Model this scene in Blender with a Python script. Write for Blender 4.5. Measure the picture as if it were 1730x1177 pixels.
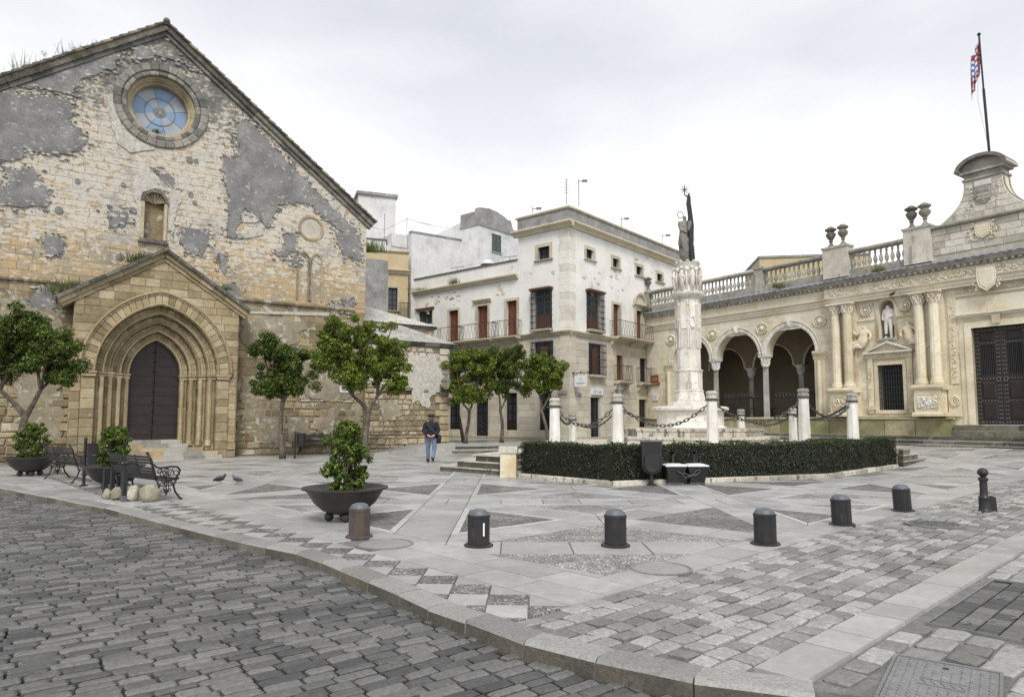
import bpy, bmesh, math, random
from math import sin, cos, pi, radians, sqrt, atan2, hypot, floor
from mathutils import Vector, Matrix, noise
from mathutils.geometry import tessellate_polygon

for o in list(bpy.data.objects): bpy.data.objects.remove(o)
sc = bpy.context.scene
COL = sc.collection
R = random.Random(7)

# ---------------------------------------------------------------- camera
FPX, CX, CY, EYE, TH = 1153.0, 865.0, 588.5, 1.6, radians(4.7)
cd = bpy.data.cameras.new('camera'); cam = bpy.data.objects.new('camera', cd); COL.objects.link(cam)
cd.sensor_width = 36.0; cd.lens = 36.0*FPX/1730.0
cam.location = (0, 0, EYE); cam.rotation_euler = (radians(90)+TH, 0, 0)
cd.shift_y = 23.7/1730.0
cd.clip_start = 0.05; cd.clip_end = 2000
sc.camera = cam

# ---------------------------------------------------------------- world: bright overcast over a Nishita sky
w = bpy.data.worlds.new('World'); sc.world = w; w.use_nodes = True
nt = w.node_tree; nt.nodes.clear()
def wn(t, **k):
    n = nt.nodes.new(t)
    for a, b in k.items(): setattr(n, a, b)
    return n
out = wn('ShaderNodeOutputWorld')
sky = wn('ShaderNodeTexSky', sky_type='NISHITA'); sky.sun_disc = False
SUN_EL, SUN_AZ = radians(50), radians(176)      # azimuth clockwise from +Y
sky.sun_elevation = SUN_EL; sky.sun_rotation = SUN_AZ
bg1 = wn('ShaderNodeBackground'); bg1.inputs[1].default_value = 0.08
nt.links.new(sky.outputs[0], bg1.inputs[0])
tc = wn('ShaderNodeTexCoord'); sep = wn('ShaderNodeSeparateXYZ'); nt.links.new(tc.outputs['Generated'], sep.inputs[0])
rampz = wn('ShaderNodeValToRGB'); nt.links.new(sep.outputs[2], rampz.inputs[0])
e = rampz.color_ramp.elements
e[0].position = 0.0; e[0].color = (.93, .935, .94, 1)
e[1].position = 1.0; e[1].color = (.46, .48, .53, 1)
m_ = e.new(.24); m_.color = (.86, .86, .865, 1)
m_ = e.new(.52); m_.color = (.60, .61, .64, 1)
mp = wn('ShaderNodeMapping'); mp.inputs['Scale'].default_value = (1.2, 1.2, 3.4); mp.inputs['Rotation'].default_value = (.25, .1, 0)
nt.links.new(tc.outputs['Generated'], mp.inputs[0])
nz = wn('ShaderNodeTexNoise'); nz.inputs['Scale'].default_value = 1.5; nz.inputs['Detail'].default_value = 5; nz.inputs['Roughness'].default_value = .5
nt.links.new(mp.outputs[0], nz.inputs['Vector'])
rn = wn('ShaderNodeValToRGB'); nt.links.new(nz.outputs[0], rn.inputs[0])
rn.color_ramp.elements[0].position = .38; rn.color_ramp.elements[0].color = (.84, .85, .875, 1)
rn.color_ramp.elements[1].position = .62; rn.color_ramp.elements[1].color = (1.06, 1.055, 1.045, 1)
mul = wn('ShaderNodeMix', data_type='RGBA', blend_type='MULTIPLY'); mul.inputs[0].default_value = 1
nt.links.new(rampz.outputs[0], mul.inputs[6]); nt.links.new(rn.outputs[0], mul.inputs[7])
bg2 = wn('ShaderNodeBackground'); bg2.inputs[1].default_value = 1.22
nt.links.new(mul.outputs[2], bg2.inputs[0])
mx = wn('ShaderNodeMixShader'); mx.inputs[0].default_value = .93
nt.links.new(bg1.outputs[0], mx.inputs[1]); nt.links.new(bg2.outputs[0], mx.inputs[2]); nt.links.new(mx.outputs[0], out.inputs[0])

sd = bpy.data.lights.new('sun', 'SUN'); sd.energy = 2.3; sd.angle = radians(20); sd.color = (1, .95, .87)
so = bpy.data.objects.new('sun', sd); COL.objects.link(so)
sdir = Vector((sin(SUN_AZ)*cos(SUN_EL), cos(SUN_AZ)*cos(SUN_EL), sin(SUN_EL)))
so.rotation_euler = sdir.to_track_quat('Z', 'Y').to_euler(); so.location = (0, 0, 40)
sc.view_settings.view_transform = 'Standard'; sc.view_settings.look = 'None'
sc.view_settings.exposure = 0.32; sc.view_settings.gamma = 1; sc.view_settings.use_curve_mapping = False
sc.cycles.max_bounces = 6; sc.cycles.diffuse_bounces = 3; sc.cycles.glossy_bounces = 2
sc.cycles.transparent_max_bounces = 8; sc.cycles.transmission_bounces = 3

# ---------------------------------------------------------------- measuring: picture point -> place on a known plane
def ray(px, py):
    x = (px-CX)/FPX; y = -(py-CY-23.7)/FPX
    return Vector((x, cos(TH)-y*sin(TH), sin(TH)+y*cos(TH)))
def gp(px, py, z=0.0):
    d = ray(px, py); t = (z-EYE)/d.z
    return (d.x*t, d.y*t)
def xz_at(px, py, Y):
    d = ray(px, py); t = Y/d.y
    return (d.x*t, EYE+d.z*t)
class Frame:
    """a facade: x runs along it, y into it, z up"""
    def __init__(s, ox, oy, ex, ey):
        l = hypot(ex, ey); s.o = Vector((ox, oy)); s.e = Vector((ex/l, ey/l)); s.n = Vector((s.e.y, -s.e.x)); s.rz = atan2(ey, ex)
    def px(s, x, y, out=0.0):
        d = ray(x, y); p = s.o+s.n*out
        det = d.x*-s.e.y+s.e.x*d.y
        t = (p.x*-s.e.y+s.e.x*p.y)/det; k = (d.x*p.y-d.y*p.x)/det
        return (k, EYE+d.z*t)
    def w(s, k, o=0.0, z=0.0):
        p = s.o+s.e*k+s.n*o
        return (p.x, p.y, z)
CH = Frame(-11.48, 28.7, .825, .565)
HL = Frame(3.19, 37.9, .765, -.644)
AB = Frame(19.6, 29.0, .572, -.82)

# ---------------------------------------------------------------- materials
def rgb(c): return (c[0], c[1], c[2], 1)
class G:
    def __init__(s, name):
        s.m = bpy.data.materials.new(name); s.m.use_nodes = True; s.t = s.m.node_tree; s.t.nodes.clear()
        s.out = s.n('ShaderNodeOutputMaterial'); s.b = s.n('ShaderNodeBsdfPrincipled'); s.l(s.b.outputs[0], s.out.inputs[0])
        s.geo = s.n('ShaderNodeNewGeometry'); s.pos = s.geo.outputs['Position']
    def n(s, t, **k):
        x = s.t.nodes.new(t)
        for a, b in k.items(): setattr(x, a, b)
        return x
    def l(s, a, b): s.t.links.new(a, b)
    def noise(s, scale, detail=4, rough=.55, stretch=None, off=0, dist=0):
        n = s.n('ShaderNodeTexNoise'); n.inputs['Scale'].default_value = scale; n.inputs['Detail'].default_value = detail
        n.inputs['Roughness'].default_value = rough; n.inputs['Distortion'].default_value = dist
        m = s.n('ShaderNodeMapping'); m.inputs['Location'].default_value = (off, off*1.7, off*.6)
        if stretch: m.inputs['Scale'].default_value = stretch
        s.l(s.pos, m.inputs[0]); s.l(m.outputs[0], n.inputs['Vector'])
        return n.outputs[0]
    def ramp(s, v, stops):
        r = s.n('ShaderNodeValToRGB'); e = r.color_ramp.elements
        e[0].position, e[0].color = stops[0][0], rgb(stops[0][1]); e[1].position, e[1].color = stops[-1][0], rgb(stops[-1][1])
        for p, c in stops[1:-1]: q = e.new(p); q.color = rgb(c)
        s.l(v, r.inputs[0]); return r.outputs[0]
    def step(s, v, a, b, lo=0., hi=1.):
        r = s.n('ShaderNodeMapRange'); r.interpolation_type = 'SMOOTHSTEP'
        for i, x in enumerate((a, b, lo, hi)): r.inputs[i+1].default_value = x
        s.l(v, r.inputs[0]); return r.outputs[0]
    def mix(s, f, a, b, mode='MIX'):
        m = s.n('ShaderNodeMix', data_type='RGBA', blend_type=mode)
        for i, x in ((0, f), (6, a), (7, b)):
            if isinstance(x, (int, float)): m.inputs[i].default_value = x
            elif isinstance(x, tuple): m.inputs[i].default_value = rgb(x)
            else: s.l(x, m.inputs[i])
        return m.outputs[2]
    def math(s, op, a, b=0.):
        m = s.n('ShaderNodeMath', operation=op)
        for i, x in ((0, a), (1, b)):
            if isinstance(x, (int, float)): m.inputs[i].default_value = x
            else: s.l(x, m.inputs[i])
        return m.outputs[0]
    def rand(s):
        oi = s.n('ShaderNodeObjectInfo')
        return s.math('FRACT', s.math('ADD', s.math('MULTIPLY', oi.outputs['Random'], 7.31), s.geo.outputs['Random Per Island']))
    def vcol(s, v):
        c = s.n('ShaderNodeCombineColor')
        for i in range(3): s.l(v, c.inputs[i])
        return c.outputs[0]
    def fin(s, col, rough=.85, bump=None, strength=.3, dist=.02, metal=0, spec=.5):
        if isinstance(col, tuple): s.b.inputs['Base Color'].default_value = rgb(col)
        else: s.l(col, s.b.inputs['Base Color'])
        if isinstance(rough, (int, float)): s.b.inputs['Roughness'].default_value = rough
        else: s.l(rough, s.b.inputs['Roughness'])
        s.b.inputs['Metallic'].default_value = metal; s.b.inputs['Specular IOR Level'].default_value = spec
        if bump is not None:
            b = s.n('ShaderNodeBump'); b.inputs['Strength'].default_value = strength; b.inputs['Distance'].default_value = dist
            s.l(bump, b.inputs['Height']); s.l(b.outputs[0], s.b.inputs['Normal'])
        return s.m

def stone(name, tints, nscale=1.2, rnd=.28, fine=(18, .25), bump=.5, dist=.02, rough=.88, layers=(), spec=.3, rough_var=None):
    """tints: colours spread over stones and patches; layers: (colour, scale, lo, hi, stretch, amount[, (z lo, z hi)])"""
    g = G(name); r = g.rand(); n = g.noise(nscale, 5, .6)
    v = g.math('ADD', g.math('MULTIPLY', n, 1-rnd), g.math('MULTIPLY', r, rnd))
    k = len(tints); col = g.ramp(v, [(.30+.42*i/(k-1), tints[i]) for i in range(k)])
    f = g.noise(fine[0], 6, .65, off=3)
    col = g.mix(1.0, col, g.vcol(g.step(f, .25, .75, 1-fine[1], 1+fine[1]*.7)), 'MULTIPLY')
    br = g.step(r, 0, 1, 1-rnd*.55, 1+rnd*.4); col = g.mix(1.0, col, g.vcol(br), 'MULTIPLY')
    for i, L in enumerate(layers):
        c, scale, lo, hi, st, amt = L[:6]
        m = g.noise(scale, 6, .68, stretch=st, off=11.3*(i+1))
        if len(L) > 6:
            s_ = g.n('ShaderNodeSeparateXYZ'); g.l(g.pos, s_.inputs[0])
            zz = g.step(s_.outputs[2], L[6][0], L[6][1], -.22, .12) if L[6][0] < L[6][1] else g.step(s_.outputs[2], L[6][1], L[6][0], .12, -.22)
            m = g.math('ADD', m, zz)
        m = g.math('MULTIPLY', g.step(m, lo, hi), amt)
        col = g.mix(m, col, c)
    h = g.math('ADD', g.noise(fine[0]*1.7, 6, .7, off=5), g.math('MULTIPLY', g.noise(fine[0]*.25, 3, .5, off=8), .8))
    rr = rough
    if rough_var: rr = g.step(g.noise(rough_var[0], 4, .6, off=21), .35, .65, rough_var[1], rough_var[2])
    return g.fin(col, rr, h, bump, dist, spec=spec)

def plain(name, c, rough=.6, var=.15, scale=9, metal=0, bump=.15, spec=.5, rust=None):
    g = G(name); n = g.noise(scale, 5, .6)
    col = g.mix(1.0, c, g.vcol(g.step(n, .25, .75, 1-var, 1+var)), 'MULTIPLY')
    if rust: col = g.mix(g.math('MULTIPLY', g.step(g.noise(scale*.8, 6, .7, off=4, stretch=(1, 1, .35)), rust[1], rust[1]+.12), rust[2]), col, rust[0])
    return g.fin(col, rough, g.noise(scale*4, 4, .6, off=2), bump, .01, metal, spec)

def leafmat(name, tints, tr=.25):
    g = G(name); r = g.rand()
    v = g.math('ADD', g.math('MULTIPLY', r, .6), g.math('MULTIPLY', g.noise(2.2, 3), .4))
    k = len(tints); col = g.ramp(v, [(.18+.64*i/(k-1), tints[i]) for i in range(k)])
    m = g.fin(col, .42, None, spec=.45)
    t = g.n('ShaderNodeBsdfTranslucent'); g.l(g.mix(.5, col, (.25, .4, .04)), t.inputs[0])
    mx = g.n('ShaderNodeMixShader'); mx.inputs[0].default_value = tr
    g.l(g.b.outputs[0], mx.inputs[1]); g.l(t.outputs[0], mx.inputs[2]); g.l(mx.outputs[0], g.out.inputs[0])
    return m

M = {}
WH = (.74, .72, .66)
M['church'] = stone('old_ochre_ashlar', [(.33, .285, .215), (.43, .355, .235), (.48, .35, .20), (.51, .44, .33)], .9, .16, (14, .22), .6,
    layers=[((.62, .60, .55), 3.6, .535, .58, (1, 1, 2.2), .75, (3.5, 10.5)), ((.26, .25, .235), 6.0, .58, .61, (1, 1, 2.2), .7), ((.33, .325, .31), .8, .55, .64, None, .6), ((.17, .175, .175), 1.5, .53, .64, None, .8, (10.5, 16.5)), ((.11, .11, .105), 4.5, .57, .62, (1, 1, 1.6), .7, (10, 15.5))])
M['church_low'] = stone('buff_church_base_ashlar', [(.19, .155, .10), (.28, .225, .14), (.36, .29, .175), (.41, .355, .25)], 1.3, .22, (12, .3), .8,
    layers=[((.56, .53, .46), 1.5, .55, .62, None, .75), ((.36, .355, .33), 3.2, .58, .64, None, .6), ((.13, .11, .08), 1.9, .58, .70, None, .65, (2.5, 0.2))])
M['mortar'] = stone('lime_mortar', [(.42, .39, .33), (.58, .55, .48)], 3, 0, (20, .2), .6)
M['mortar_dark'] = stone('dark_mortar', [(.17, .145, .10), (.30, .25, .17)], 3, 0, (20, .25), .6)
M['greyrender'] = stone('grey_cement_render', [(.165, .165, .165), (.225, .225, .222), (.31, .305, .295)], 1.4, 0, (12, .22), .4,
    layers=[((.60, .59, .56), 5.0, .60, .64, (1, 1, 1.5), .75), ((.09, .09, .085), 1.3, .56, .72, (1, 1, .5), .5), ((.42, .36, .26), 2.6, .64, .68, None, .5)])
M['whitescar'] = stone('crumbled_white_lime', [(.42, .40, .35), (.62, .605, .555)], 6, 0, (12, .25), .9, layers=[((.3, .27, .2), 8, .58, .63, None, .7)])
M['portal'] = stone('golden_portal_stone', [(.24, .195, .115), (.325, .265, .16), (.395, .325, .205), (.45, .385, .27)], 1.5, .26, (11, .2), .5,
    layers=[((.14, .12, .085), 1.2, .60, .74, (1, 1, .5), .6), ((.62, .56, .44), 5, .64, .68, None, .55)])
M['dark_cornice'] = stone('blackened_cornice_stone', [(.06, .058, .05), (.13, .125, .11), (.23, .22, .19)], 3, .2, (14, .3), .7)
M['ringstone'] = stone('grey_rose_ring_stone', [(.13, .13, .12), (.22, .215, .195), (.33, .31, .26)], 3, .3, (14, .3), .7, layers=[((.6, .58, .52), 8, .66, .69, None, .6)])
M['ringwarm'] = stone('warm_rose_reveal_stone', [(.26, .22, .15), (.44, .37, .25), (.52, .46, .34)], 2, .2, (14, .25), .6)
M['rubble'] = stone('rubble_masonry', [(.215, .175, .11), (.32, .26, .165), (.41, .345, .23), (.48, .42, .31)], 2.0, .3, (10, .35), 1.0,
    layers=[((.64, .61, .54), 1.1, .53, .62, None, .7, (1.2, 3.8)), ((.15, .15, .13), .8, .57, .68, (1, 1, .6), .65)])
M['whitewash'] = stone('flaking_whitewash', [(.66, .655, .63), (.77, .765, .74), (.82, .81, .79)], .8, 0, (6, .07), .3, .012,
    layers=[((.47, .42, .31), 1.2, .655, .67, None, .85), ((.33, .335, .33), .7, .60, .8, (1.6, 1.6, .22), .45), ((.38, .37, .35), 9, .66, .70, None, .4)])
M['whitewash_old'] = stone('weathered_white_render', [(.50, .50, .50), (.64, .645, .65), (.72, .72, .72)], .9, 0, (7, .10), .35, .012,
    layers=[((.25, .25, .24), 1.0, .58, .74, (1.4, 1.4, .4), .6), ((.45, .41, .32), 2.4, .68, .70, None, .8)])
M['greywall'] = stone('mottled_grey_wall', [(.20, .20, .195), (.29, .29, .285), (.38, .38, .37)], 1.5, 0, (8, .25), .5, layers=[((.6, .6, .58), 5, .62, .66, None, .5)])
M['housestone'] = stone('cream_house_ashlar', [(.49, .445, .355), (.56, .52, .425), (.62, .585, .50)], 1.3, .14, (9, .12), .35, .012,
    layers=[((.30, .28, .23), 1, .60, .78, (1.5, 1.5, .3), .4), ((.66, .64, .58), 2, .62, .68, None, .5)])
M['housetrim'] = stone('cream_cornice_stone', [(.40, .355, .26), (.53, .475, .36), (.60, .55, .45)], 1.7, .15, (10, .14), .35, layers=[((.2, .19, .155), 1.6, .57, .74, (2, 2, .35), .6)])
M['yellow'] = stone('pale_yellow_stone_wall', [(.47, .38, .22), (.56, .47, .30)], 1.4, .1, (9, .12), .3, layers=[((.3, .27, .19), 1, .6, .8, (1.6, 1.6, .3), .45)])
M['ab'] = stone('pale_carved_limestone', [(.52, .45, .315), (.69, .62, .46), (.78, .73, .595)], .9, .14, (9, .13), .4, .015,
    layers=[((.74, .71, .64), 1.0, .53, .64, None, .45, (3.5, 7.5)), ((.52, .37, .18), 1.4, .59, .72, (1.5, 1.5, .4), .55, (4.2, 1.6)), ((.28, .265, .23), 1.7, .63, .74, (2, 2, .4), .5), ((.34, .30, .22), 7, .60, .66, None, .35)])
M['abwhite'] = stone('white_limestone', [(.56, .53, .46), (.70, .675, .61), (.77, .75, .70)], 1.3, .15, (9, .13), .4, .015,
    layers=[((.30, .29, .26), 1.8, .60, .74, (2, 2, .35), .5)])
M['abgrey'] = stone('weathered_balustrade_stone', [(.27, .26, .225), (.42, .405, .36), (.52, .505, .46)], 2, .2, (11, .2), .5,
    layers=[((.12, .118, .105), 2.6, .55, .70, (1.6, 1.6, .6), .65)])
M['abmix'] = stone('weathered_parapet_stone', [(.44, .415, .35), (.57, .54, .465), (.65, .62, .545)], 1.8, .22, (9, .16), .4, .015,
    layers=[((.20, .19, .165), 1.5, .55, .70, (1.8, 1.8, .4), .7), ((.14, .135, .12), 4, .60, .68, None, .5)])
M['abdark'] = stone('blackened_urn_stone', [(.12, .115, .10), (.22, .21, .185), (.34, .325, .285)], 4, .2, (14, .25), .6)
M['green'] = stone('algae_stained_plinth', [(.23, .215, .13), (.33, .30, .195), (.43, .39, .28)], 1.3, .25, (9, .2), .5,
    layers=[((.19, .21, .075), 1.2, .48, .64, None, .75), ((.11, .105, .075), 2, .58, .72, (1, 1, .5), .6)])
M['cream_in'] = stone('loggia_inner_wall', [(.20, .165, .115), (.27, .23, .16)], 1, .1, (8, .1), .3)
M['marble'] = stone('white_marble', [(.58, .56, .51), (.72, .70, .66), (.79, .78, .75)], 1.6, .12, (7, .10), .2, .01, rough=.6,
    layers=[((.40, .36, .28), 1.9, .62, .76, (2, 2, .5), .5)])
M['monument'] = stone('white_monument_stone', [(.56, .53, .47), (.72, .69, .63), (.80, .78, .73)], 1.4, .15, (10, .15), .45, .015,
    layers=[((.26, .245, .21), 1.9, .56, .70, (1.6, 1.6, .5), .65), ((.42, .40, .34), 6, .57, .64, None, .5), ((.5, .41, .27), 1.2, .62, .75, None, .4)])
M['stainstep'] = stone('stained_step_stone', [(.34, .32, .26), (.50, .47, .40), (.60, .57, .50)], 1.6, .25, (10, .2), .5, .015,
    layers=[((.07, .068, .055), 3.1, .53, .62, (1.5, 1.5, .4), .8)])
M['step'] = stone('worn_step_stone', [(.24, .235, .215), (.33, .325, .30), (.40, .39, .36)], 1.5, .3, (9, .15), .4, rough=.55, layers=[((.12, .12, .10), 2.2, .58, .7, None, .5)])
# ground
M['dirt'] = stone('dark_joint_earth', [(.016, .015, .013), (.035, .033, .029)], 4, 0, (25, .3), .8)
M['joint'] = stone('slab_joint_grout', [(.16, .158, .15), (.24, .235, .225)], 4, 0, (25, .3), .5)
M['sett_road'] = stone('worn_granite_setts', [(.066, .067, .067), (.10, .101, .10), (.135, .134, .13), (.175, .170, .16)], .5, .32, (30, .30), .8, .008, rough=.5,
    layers=[((.045, .045, .044), 3.5, .60, .72, None, .5), ((.17, .15, .115), 1.9, .68, .74, None, .25)], spec=.5, rough_var=(6, .34, .6))
M['sett_pale'] = stone('pale_granite_setts', [(.19, .188, .178), (.25, .247, .236), (.31, .305, .292), (.37, .365, .35)], .7, .34, (26, .32), .8, .008, rough=.5,
    layers=[((.12, .118, .112), 2.8, .58, .68, None, .55), ((.34, .30, .22), 2.3, .68, .73, None, .25)], spec=.5, rough_var=(6, .34, .6))
M['slab'] = stone('grey_paving_slabs', [(.33, .328, .32), (.39, .388, .378), (.44, .437, .428)], .8, .18, (12, .14), .3, .006, rough=.42,
    layers=[((.22, .218, .21), 1.0, .56, .70, None, .5), ((.52, .52, .51), 3, .64, .70, None, .35), ((.15, .147, .14), 17, .66, .70, None, .55), ((.26, .257, .25), .33, .50, .62, None, .35)], spec=.5, rough_var=(1.6, .28, .52))
M['edging'] = stone('white_marble_edging', [(.40, .40, .395), (.455, .455, .45), (.50, .50, .495)], 1, .2, (10, .12), .25, .006, rough=.4, layers=[((.3, .3, .29), 1.6, .60, .72, None, .4)], spec=.5)
M['kerb'] = stone('granite_kerb', [(.235, .233, .223), (.27, .268, .257), (.31, .306, .295)], 1, .2, (45, .3), .5, .006, rough=.6,
    layers=[((.26, .215, .115), 1.3, .61, .68, None, .45), ((.10, .10, .09), 2.2, .62, .72, None, .5)])

def pebble(name, c1, c2, c3, scale):
    g = G(name)
    v = g.n('ShaderNodeTexVoronoi'); v.inputs['Scale'].default_value = scale; v.voronoi_dimensions = '2D'
    m = g.n('ShaderNodeMapping'); m.inputs['Rotation'].default_value = (0, 0, .75); m.inputs['Scale'].default_value = (1, 1.6, 1); g.l(g.pos, m.inputs[0]); g.l(m.outputs[0], v.inputs['Vector'])
    d = g.n('ShaderNodeTexVoronoi'); d.feature = 'DISTANCE_TO_EDGE'; d.inputs['Scale'].default_value = scale; d.voronoi_dimensions = '2D'; g.l(m.outputs[0], d.inputs['Vector'])
    s_ = g.n('ShaderNodeSeparateColor'); g.l(v.outputs['Color'], s_.inputs[0])
    col = g.ramp(s_.outputs[0], [(0, c1), (.5, c2), (1, c3)])
    col = g.mix(1.0, col, g.vcol(g.step(g.noise(1.1, 5, .65), .35, .65, .68, 1.25)), 'MULTIPLY')
    ed = g.step(d.outputs[0], .02, .14)
    col = g.mix(ed, (.075, .072, .064), col)
    return g.fin(col, g.step(g.noise(1.2, 3, off=4), .4, .6, .3, .5), g.step(d.outputs[0], 0, .3), 1.0, .012, spec=.6)
M['pebble_dark'] = pebble('dark_pebble_mosaic', (.11, .11, .108), (.22, .22, .215), (.42, .415, .40), 22)
M['pebble_pale'] = pebble('pale_pebble_mosaic', (.24, .238, .23), (.42, .415, .40), (.66, .65, .63), 22)
M['plaster_buff'] = stone('old_buff_plaster', [(.23, .20, .145), (.31, .275, .205), (.39, .355, .28)], 1.2, 0, (9, .22), .6,
    layers=[((.60, .575, .51), 2.6, .57, .62, None, .7), ((.19, .165, .12), 2.2, .58, .66, None, .6)])
M['step_dark'] = stone('stained_shaded_riser', [(.05, .048, .04), (.10, .096, .08), (.19, .18, .15)], 2.2, .3, (12, .25), .5, layers=[((.30, .29, .25), 2.4, .60, .66, None, .5)])  # stained stone, plus riser shade painted in where frontal light brightens
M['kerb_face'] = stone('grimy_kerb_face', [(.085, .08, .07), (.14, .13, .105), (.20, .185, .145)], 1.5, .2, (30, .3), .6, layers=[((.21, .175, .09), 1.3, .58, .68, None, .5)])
M['iron'] = plain('black_painted_iron', (.018, .018, .02), .45, .3, 14)
M['bollard'] = plain('dark_grey_cast_iron', (.019, .018, .020), .48, .3, 9, rust=((.085, .06, .045), .58, .5))
M['bollard_rust'] = plain('rusting_cast_iron', (.065, .055, .05), .6, .3, 8, rust=((.11, .07, .048), .5, .7))
M['dome'] = plain('worn_blue_grey_iron', (.11, .125, .14), .5, .2, 14)
M['bowl'] = plain('dark_brown_cast_iron_bowl', (.032, .028, .028), .45, .25, 10, rust=((.07, .05, .04), .58, .5))
M['soil'] = plain('potting_soil', (.04, .03, .02), .95, .4, 30, bump=.8)
M['chain'] = plain('dark_chain_iron', (.06, .06, .055), .5, .3, 30, rust=((.12, .10, .07), .55, .6))
M['darkwood'] = plain('dark_brown_studded_wood', (.020, .012, .011), .5, .3, 6, bump=.3, rust=((.036, .019, .016), .5, .6))
M['redwood'] = plain('reddish_brown_shutter_wood', (.135, .048, .026), .55, .25, 7)
M['stud'] = plain('black_iron_studs', (.02, .018, .02), .35, .2, 20)
M['grille'] = plain('dark_window_bars', (.035, .035, .04), .5, .2, 20)
M['balrail'] = plain('black_balcony_iron', (.03, .03, .032), .5, .2, 20)
M['greenwood'] = plain('grey_green_shutter', (.07, .095, .09), .6, .2, 8)
M['signwhite'] = plain('white_sign_board', (.74, .75, .78), .4, .04, 4, bump=.02)
M['signblue'] = plain('blue_sign_lettering', (.16, .19, .34), .5, .1, 4)
M['signbrown'] = plain('brown_street_sign', (.20, .07, .035), .5, .2, 8)
M['lampmetal'] = plain('blue_grey_lantern_metal', (.13, .16, .165), .5, .2, 14)
M['terracotta'] = plain('terracotta_clay', (.42, .13, .07), .8, .2, 9)
M['tileblue'] = plain('glazed_blue_tile', (.10, .12, .22), .3, .3, 9)
M['tilewhite'] = plain('glazed_white_tile', (.42, .42, .40), .35, .2, 9)
M['rooftile'] = stone('old_roof_tiles', [(.13, .11, .09), (.24, .20, .15), (.34, .29, .21)], 3, .35, (12, .3), .6)
M['limeroof'] = stone('limed_white_tile_roof', [(.26, .25, .22), (.42, .41, .38), (.52, .51, .48)], 2, .3, (9, .3), .7, layers=[((.2, .19, .16), 3.5, .56, .64, (1, 1, 1), .6)])
M['bark'] = stone('grey_brown_bark', [(.06, .048, .036), (.12, .10, .08), (.20, .18, .15)], 5, .1, (22, .35), 1.0, layers=[((.045, .036, .03), 6, .55, .65, (1, 1, .3), .5)])
M['leaf_dark'] = leafmat('orange_tree_leaves', [(.010, .022, .005), (.036, .07, .009), (.09, .14, .018), (.20, .24, .038)])  # tint spread holds inner shade and leaf highlights, random per leaf
M['leaf_lit'] = leafmat('lit_orange_tree_leaves', [(.016, .032, .006), (.07, .115, .012), (.18, .235, .026), (.36, .38, .065)], .35)  # brighter copy of the leaf colour, light on these crowns painted in
M['leaf_bush'] = leafmat('glossy_pot_shrub_leaves', [(.012, .028, .007), (.04, .08, .012), (.09, .15, .02), (.24, .27, .03)])
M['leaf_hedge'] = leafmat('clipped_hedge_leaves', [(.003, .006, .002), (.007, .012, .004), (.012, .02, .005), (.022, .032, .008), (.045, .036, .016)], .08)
M['leaf_top'] = leafmat('hedge_top_leaves', [(.016, .034, .007), (.035, .06, .011), (.075, .11, .02)], .2)  # brighter green than the near-black side leaves
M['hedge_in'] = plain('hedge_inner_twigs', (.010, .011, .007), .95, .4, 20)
M['weed'] = leafmat('roof_weeds', [(.05, .065, .02), (.10, .12, .035), (.20, .18, .09)])
M['orange'] = plain('ripe_orange_peel', (.55, .13, .02), .5, .1, 20)
def glass(name, c=(.02, .025, .03), r=.12):
    g = G(name); return g.fin(g.mix(g.noise(1.5, 2), c, tuple(x*2.2 for x in c)), r, None, spec=.6)
M['glass'] = glass('dark_window_glass')
M['dark'] = plain('unlit_interior', (.012, .011, .011), .9, .3, 3)
M['blueglass'] = glass('pale_blue_rose_glass', (.13, .20, .31), .4)
M['greyglass'] = glass('grey_rose_glass', (.21, .245, .275), .4)
M['jacket'] = plain('dark_navy_cloth', (.009, .010, .020), .85, .3, 12)
M['jeans'] = plain('faded_blue_denim', (.12, .165, .26), .85, .35, 7, rust=((.34, .42, .54), .56, .6))
M['skin'] = plain('skin', (.50, .27, .19), .55, .05, 9)
M['black'] = plain('black_leather', (.012, .012, .013), .5, .2, 9)
M['pigeon'] = plain('grey_feathers', (.12, .13, .16), .7, .35, 30)
M['pigeondark'] = plain('dark_feathers', (.035, .035, .045), .7, .3, 30)
M['limestone_lump'] = stone('pale_boulder_stone', [(.30, .27, .20), (.42, .385, .30), (.50, .47, .39)], 3, .3, (14, .25), .8)
M['manhole'] = stone('worn_cover_metal', [(.14, .142, .145), (.20, .202, .205), (.27, .27, .27)], 2, .1, (30, .2), .3, .004, rough=.4, spec=.5)
M['manholestone'] = stone('round_stone_cover', [(.27, .268, .26), (.34, .338, .33)], 1.4, .1, (22, .15), .3, .004, rough=.45, spec=.5)

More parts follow.
